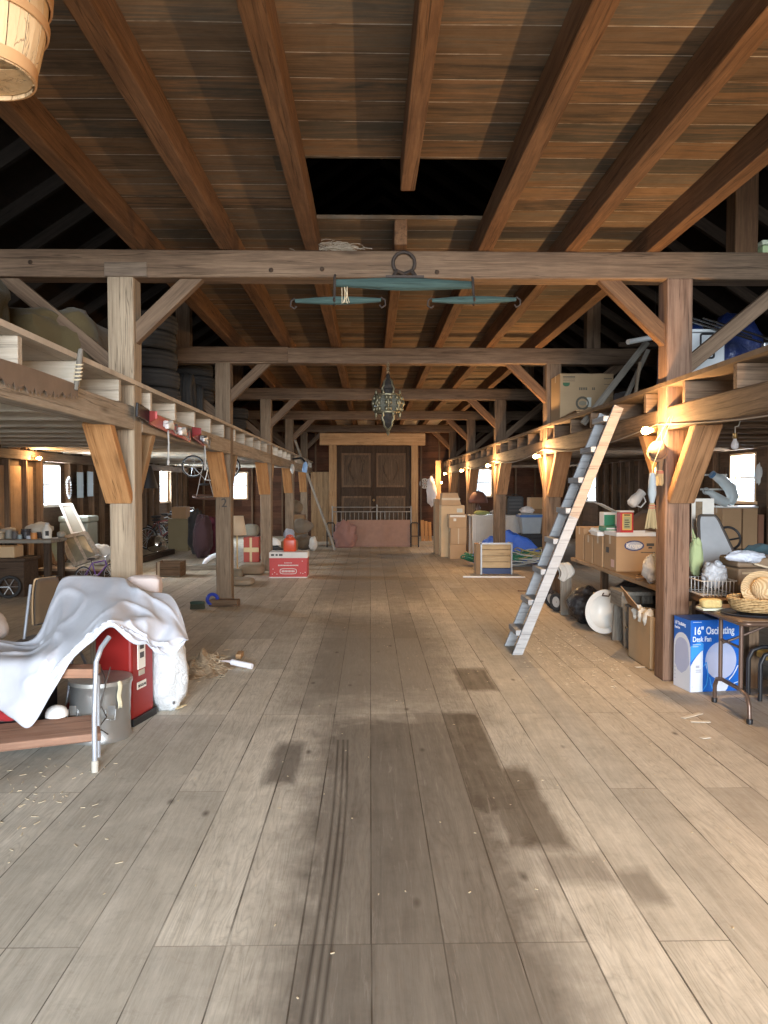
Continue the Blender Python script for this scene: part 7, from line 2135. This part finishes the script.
# ---- the leaning stair ladder
def stair():
    b1 = F(517, 655); y1 = 7.32
    t = thing('stair_ladder', 'grey painted plank stair leaning against the loft with the bulbs', 'ladder', (1.4, 7.5, 0))
    bot = Vector((P(512, 655, y1).x, y1, .0)); top = P(614, 405, y1); 
    yn, yf = y1, y1+.42
    d = (Vector((top.x, 0, top.z))-Vector((bot.x, 0, 0))).normalized()
    nrm = Vector((d.z, 0, -d.x))          # towards the girder
    paint = wood('worn_grey_paint', (.44,.45,.46), (.34,.345,.35), 'x', knots=True, var=.1, dirt=.25)
    tread_m = wood('worn_grey_tread', (.46,.47,.48), (.34,.345,.355), 'y', knots=False, var=.15, dirt=.5)
    raw = wood('pink_sawn', (.46,.38,.31), (.36,.285,.225), 'x', var=.1)
    Wd = .092
    L = (Vector((top.x,0,top.z))-Vector((bot.x,0,0))).length
    def stringer(y, nm, mat, l):
        # foot cut level with the floor
        a_ = Vector((bot.x, y, 0)); h = nrm*Wd
        k = h.z/d.z
        q0 = a_; q1 = a_+h-d*k; q2 = a_+h+d*l; q3 = a_+d*l
        vs = [q0, q1, q2, q3]
        return obj(nm, MB().add([v_+Vector((0,-.019,0)) for v_ in vs]+[v_+Vector((0,.019,0)) for v_ in vs], [(0,1,2,3),(7,6,5,4),(0,4,5,1),(1,5,6,2),(2,6,7,3),(3,7,4,0)]), mat, t, bevel=.004)
    s = stringer(yn, 'stringer', paint, L)
    # raw upper length of the near stringer, where the paint ends
    u0 = .56*L
    a_ = Vector((bot.x, yn-.0195, 0))
    q = [a_+d*u0, a_+d*u0+nrm*Wd, a_+d*L+nrm*Wd, a_+d*L]
    obj('bare_wood_end', MB().add([v_+Vector((0,-.001,0)) for v_ in q]+[v_+Vector((0,.0005,0)) for v_ in q], [(0,1,2,3),(7,6,5,4),(0,4,5,1),(1,5,6,2),(2,6,7,3),(3,7,4,0)]), raw, s)
    stringer(yf, 'stringer', paint, L*.985)
    n = 8
    for k in range(n):
        f = (k+.75)/n*.985*L
        c = Vector((bot.x, 0, 0))+d*f+nrm*(Wd*.5)
        # level treads, a little wider than the stringers
        obj('tread', MB().box(c.x-.092, c.x+.045, yn+.020, yf-.020, c.z-.026, c.z+.026), tread_m, t, bevel=.004)
        # sloping back board between treads
        f2 = f-.985*L/n
        a2 = Vector((bot.x, 0, 0))+d*max(.12, f2+.06)+nrm*(Wd*.9); b2 = Vector((bot.x, 0, 0))+d*(f-.02)+nrm*(Wd*.9)
        if False: obj('back_board', MB().bar((a2.x, (yn+yf)/2, a2.z), (b2.x, (yn+yf)/2, b2.z), yf-yn-.042, .014, up=(-nrm.x, 0, -nrm.z)), paint, t, bevel=.002)
stair()
# ================================================================ on the bulb side loft
D2 = 2.467
xa, xb = P(560, 400, 10.0).x, P(613.5, 400, 10.0).x
zt = P(590, 373.5, 10.0).z
t = carton(xa, xb, 10.0, 10.5, D2, zt, 'large printed carton standing on the loft above the leaning stair', card('dull_card', (.34,.235,.135)), None, True)
w = xb-xa; h = zt-D2
R_ = lambda u0, u1, v0, v1: (xa+u0*w, xa+u1*w, zt-v1*h, zt-v0*h)
pi_ = plain('faded_print', (.10,.085,.06), .8); pg = plain('faded_green_print', (.05,.12,.06), .8)
marks(t, [R_(.05,.28,.06,.085), R_(.05,.28,.11,.12), R_(.05,.28,.15,.16), R_(.82,.97,.10,.115), R_(.82,.97,.22,.23), R_(.82,.97,.34,.345), R_(.75,.97,.5,.505)], pi_, 'faint_lines', y=10.0)
marks(t, [R_(.355+.032*k, .377+.032*k, .29, .345) for k in range(5)]+[R_(.60,.622,.29,.345), R_(.632,.65,.29,.345)], pi_, 'faded_lettering', y=10.0)
Mq = Matrix(((1,0,0,0),(0,0,-1,9.9995),(0,1,0,0),(0,0,0,1)))
obj('green_mark', MB().prism([(xa+(.115+.065*math.cos(a_))*w, zt-(.22)*h+.045*w*math.sin(a_)) for a_ in [PI+PI*k/14 for k in range(15)]]+[(xa+.18*w, zt-.19*h),(xa+.05*w, zt-.19*h)], .001, Mq), pg, t)
obj('round_mark', MB().torus(.075, .014, Matrix(((1,0,0,xa+.42*w),(0,0,-1,9.9995),(0,1,0,zt-.62*h),(0,0,0,1))), 30, 6, .0012), pi_, t)
obj('round_mark_center', MB().prism([(xa+.42*w+.05*math.cos(a_), zt-.62*h+.03*math.sin(a_)) for a_ in [2*PI*k/20 for k in range(20)]], .001, Mq), plain('faded_print2', (.22,.19,.13), .8), t)
marks(t, [R_(.50,.585,.50,.70)], plain('pale_label', (.50,.50,.44), .7), 'pale_label', y=10.0)
for k, (dx, l, a_) in enumerate(((-.02,1.1,.03),(.06,.95,-.05),(.0,.8,.06))):
    y0_ = 8.95+.1*k
    tag(timber('loose_board', (2.50+dx, y0_, D2+.014+.022*k), (2.50+dx+l*math.sin(a_), y0_+l*.9, D2+.014+.022*k), .14-.02*k, .02, TAN()), 'thin loose board on the loft edge before the large carton, %s' % ['lowest of three','middle of three','uppermost of three'][k], 'board', 'boards on the loft edge')
# long pole and sticks leaning in the loft
for k, (pa, pb, Ya, Yb, w_, mt, lab) in enumerate((((583,424),(647,342),8.75,8.95,.075,GREYW(),'long grey board leaning up in the loft above the stair'),
        ((622,388),(648,350),8.45,8.7,.05,GREYW(),'shorter grey stick leaning beside the long board'),
        ((634,385),(640,362),8.3,8.35,.035,PALE(),'short pale stick leaning nearest the first lit post'))):
    a_ = P(*pa, Ya); b_ = P(*pb, Yb)
    if k: a_.z = D2+.03
    tag(timber('leaning_stick', a_, b_, w_, .035, mt, up=(0,-1,.3)), lab, 'stick')
tag(timber('strut_rail', (2.9, 8.98, 3.27), (3.5, 8.98, 3.27), .05, .05, DARKW()), 'dark rail behind the leaning sticks', 'rail', None, 'structure')
a_ = P(628, 342, 8.2); b_ = P(655, 337, 8.4)
t = thing('white_tube', 'short white tube laid across the leaning sticks', 'tube', a_)
obj('tube_body', MB().tube([a_, b_], .028, 12), WHITE, t, smooth=40); obj('hanging_wire', MB().tube([b_, b_+Vector((0,0,.5))], .004, 5), IRON, t)
p = P(628, 390, 9.2)
tag(obj('dark_bundle', MB().blob((p.x+.1, 9.35, D2+.16), (.26,.2,.16), 63, .3, 2, 24, 16, flat=.158, crease=.2), cloth('dark_rag', (.06,.05,.045), .8), smooth=70), 'dark rag bundle on the loft between carton and sticks', 'bundle')
# white box with handle, blue sacks, metal rods
xa, xb = P(688, 345, 7.4).x, P(725, 345, 7.4).x; zt = P(705, 329, 7.4).z
t = thing('white_cooler', 'white box with a black handle frame on the loft behind the first lit post', 'box', ((xa+xb)/2, 7.6, D2))
wb_ = plain('cooler_white', (.60,.62,.63), .4)
obj('body', MB().box(xa, xb, 7.4, 7.8, D2, zt-.035), wb_, t, bevel=.012)
obj('lid', MB().box(xa-.008, xb+.008, 7.39, 7.81, zt-.03, zt), wb_, t, bevel=.01)
hx, hz = P(707, 346, 7.4).x, P(707, 346, 7.4).z
pts = []
for cx_, cz_, a0 in ((.045,.095,0),(-.045,.095,PI/2),(-.045,-.095,PI),(.045,-.095,1.5*PI)):
    for k in range(5): pts.append((hx+cx_+.02*math.cos(a0+PI/2*k/4), 7.392, hz+cz_+.02*math.sin(a0+PI/2*k/4)))
obj('handle', MB().tube(pts, .010, 6, True), BLACK, t, smooth=60)
bl = plastic_bag('navy_film', (.018,.045,.19), .3)
p = P(708, 318, 8.1)
tag(obj('blue_sack', MB().blob((p.x-.02, 8.62, D2+.47), (.28,.25,.50), 64, .16, 1.6, 40, 28, flat=.468, crease=.10, p=.85), bl, smooth=70), 'shiny dark blue plastic sack behind the white box on the loft', 'sack')
p = P(737, 330, 8.0)
tag(obj('blue_sack', MB().blob((p.x+.02, 8.08, D2+.47), (.28,.24,.49), 65, .16, 1.6, 40, 28, flat=.468, crease=.10, p=.85), plastic_bag('deep_navy_film', (.014,.026,.105), .35), smooth=70), 'darker blue sack with pale print, farthest from the first lit post', 'sack')
for k, (pa, pb, lab) in enumerate((((690,317),(752,337),'upper chrome rod lying over the white box'),((690,322),(760,343),'lower chrome rod lying over the white box'),((700,326),(768,341),'third chrome rod, reaching farthest toward the wall'))):
    a_ = P(*pa, 7.38); b_ = P(*pb, 7.34)
    a_.z = max(a_.z, zt+.02+.035*k); a_.y -= .03*k; b_.y -= .03*k
    tag(obj('metal_rod', MB().tube([a_, a_.lerp(b_,.5), b_], .011, 8), plain('chrome', (.75,.75,.76), .12, 1.0, .05), smooth=60), lab, 'rod', 'chrome rods on the loft')
p = P(764, 349, 7.3)
t = thing('folded_stand', 'dark folded stand on the loft where the chrome rods end', 'stand', (p.x+.02, 7.34, D2))
obj('leg', MB().tube([(p.x-.12, 7.30, D2), (p.x+.05, 7.34, p.z+.02)], .014, 8), BLACK, t)
obj('leg', MB().tube([(p.x+.2, 7.30, D2), (p.x+.05, 7.34, p.z+.02)], .014, 8), BLACK, t)
obj('clamp', MB().cbox((p.x+.05, 7.34, p.z+.03), (.09,.06,.07)), STEEL, t, bevel=.01)
# pale green box resting on the first cross beam
xa = P(757.5, 245, 6.38).x
t = thing('pale_green_box', 'pale green tub resting on the first cross beam beside the roof strut', 'tub', (xa+.25, 6.38, 3.522))
obj('body', MB().box(xa, xa+.5, 6.29, 6.47, 3.522, 3.585), plain('pale_green_plastic', (.45,.55,.30), .5), t, bevel=.01)
obj('lid', MB().box(xa-.01, xa+.51, 6.28, 6.48, 3.587, 3.625), plain('pale_green_white', (.62,.66,.50), .5), t, bevel=.008)
vs = SC.view_settings
vs.view_transform = 'Standard'; vs.look = 'None'; vs.exposure = EXPO; vs.gamma = 1.0; vs.use_curve_mapping = False
SC.cycles.max_bounces = 7; SC.cycles.diffuse_bounces = 4; SC.cycles.glossy_bounces = 3; SC.cycles.transparent_max_bounces = 10
SC.cycles.sample_clamp_indirect = 4.0
SC.cycles.caustics_reflective = False; SC.cycles.caustics_refractive = False
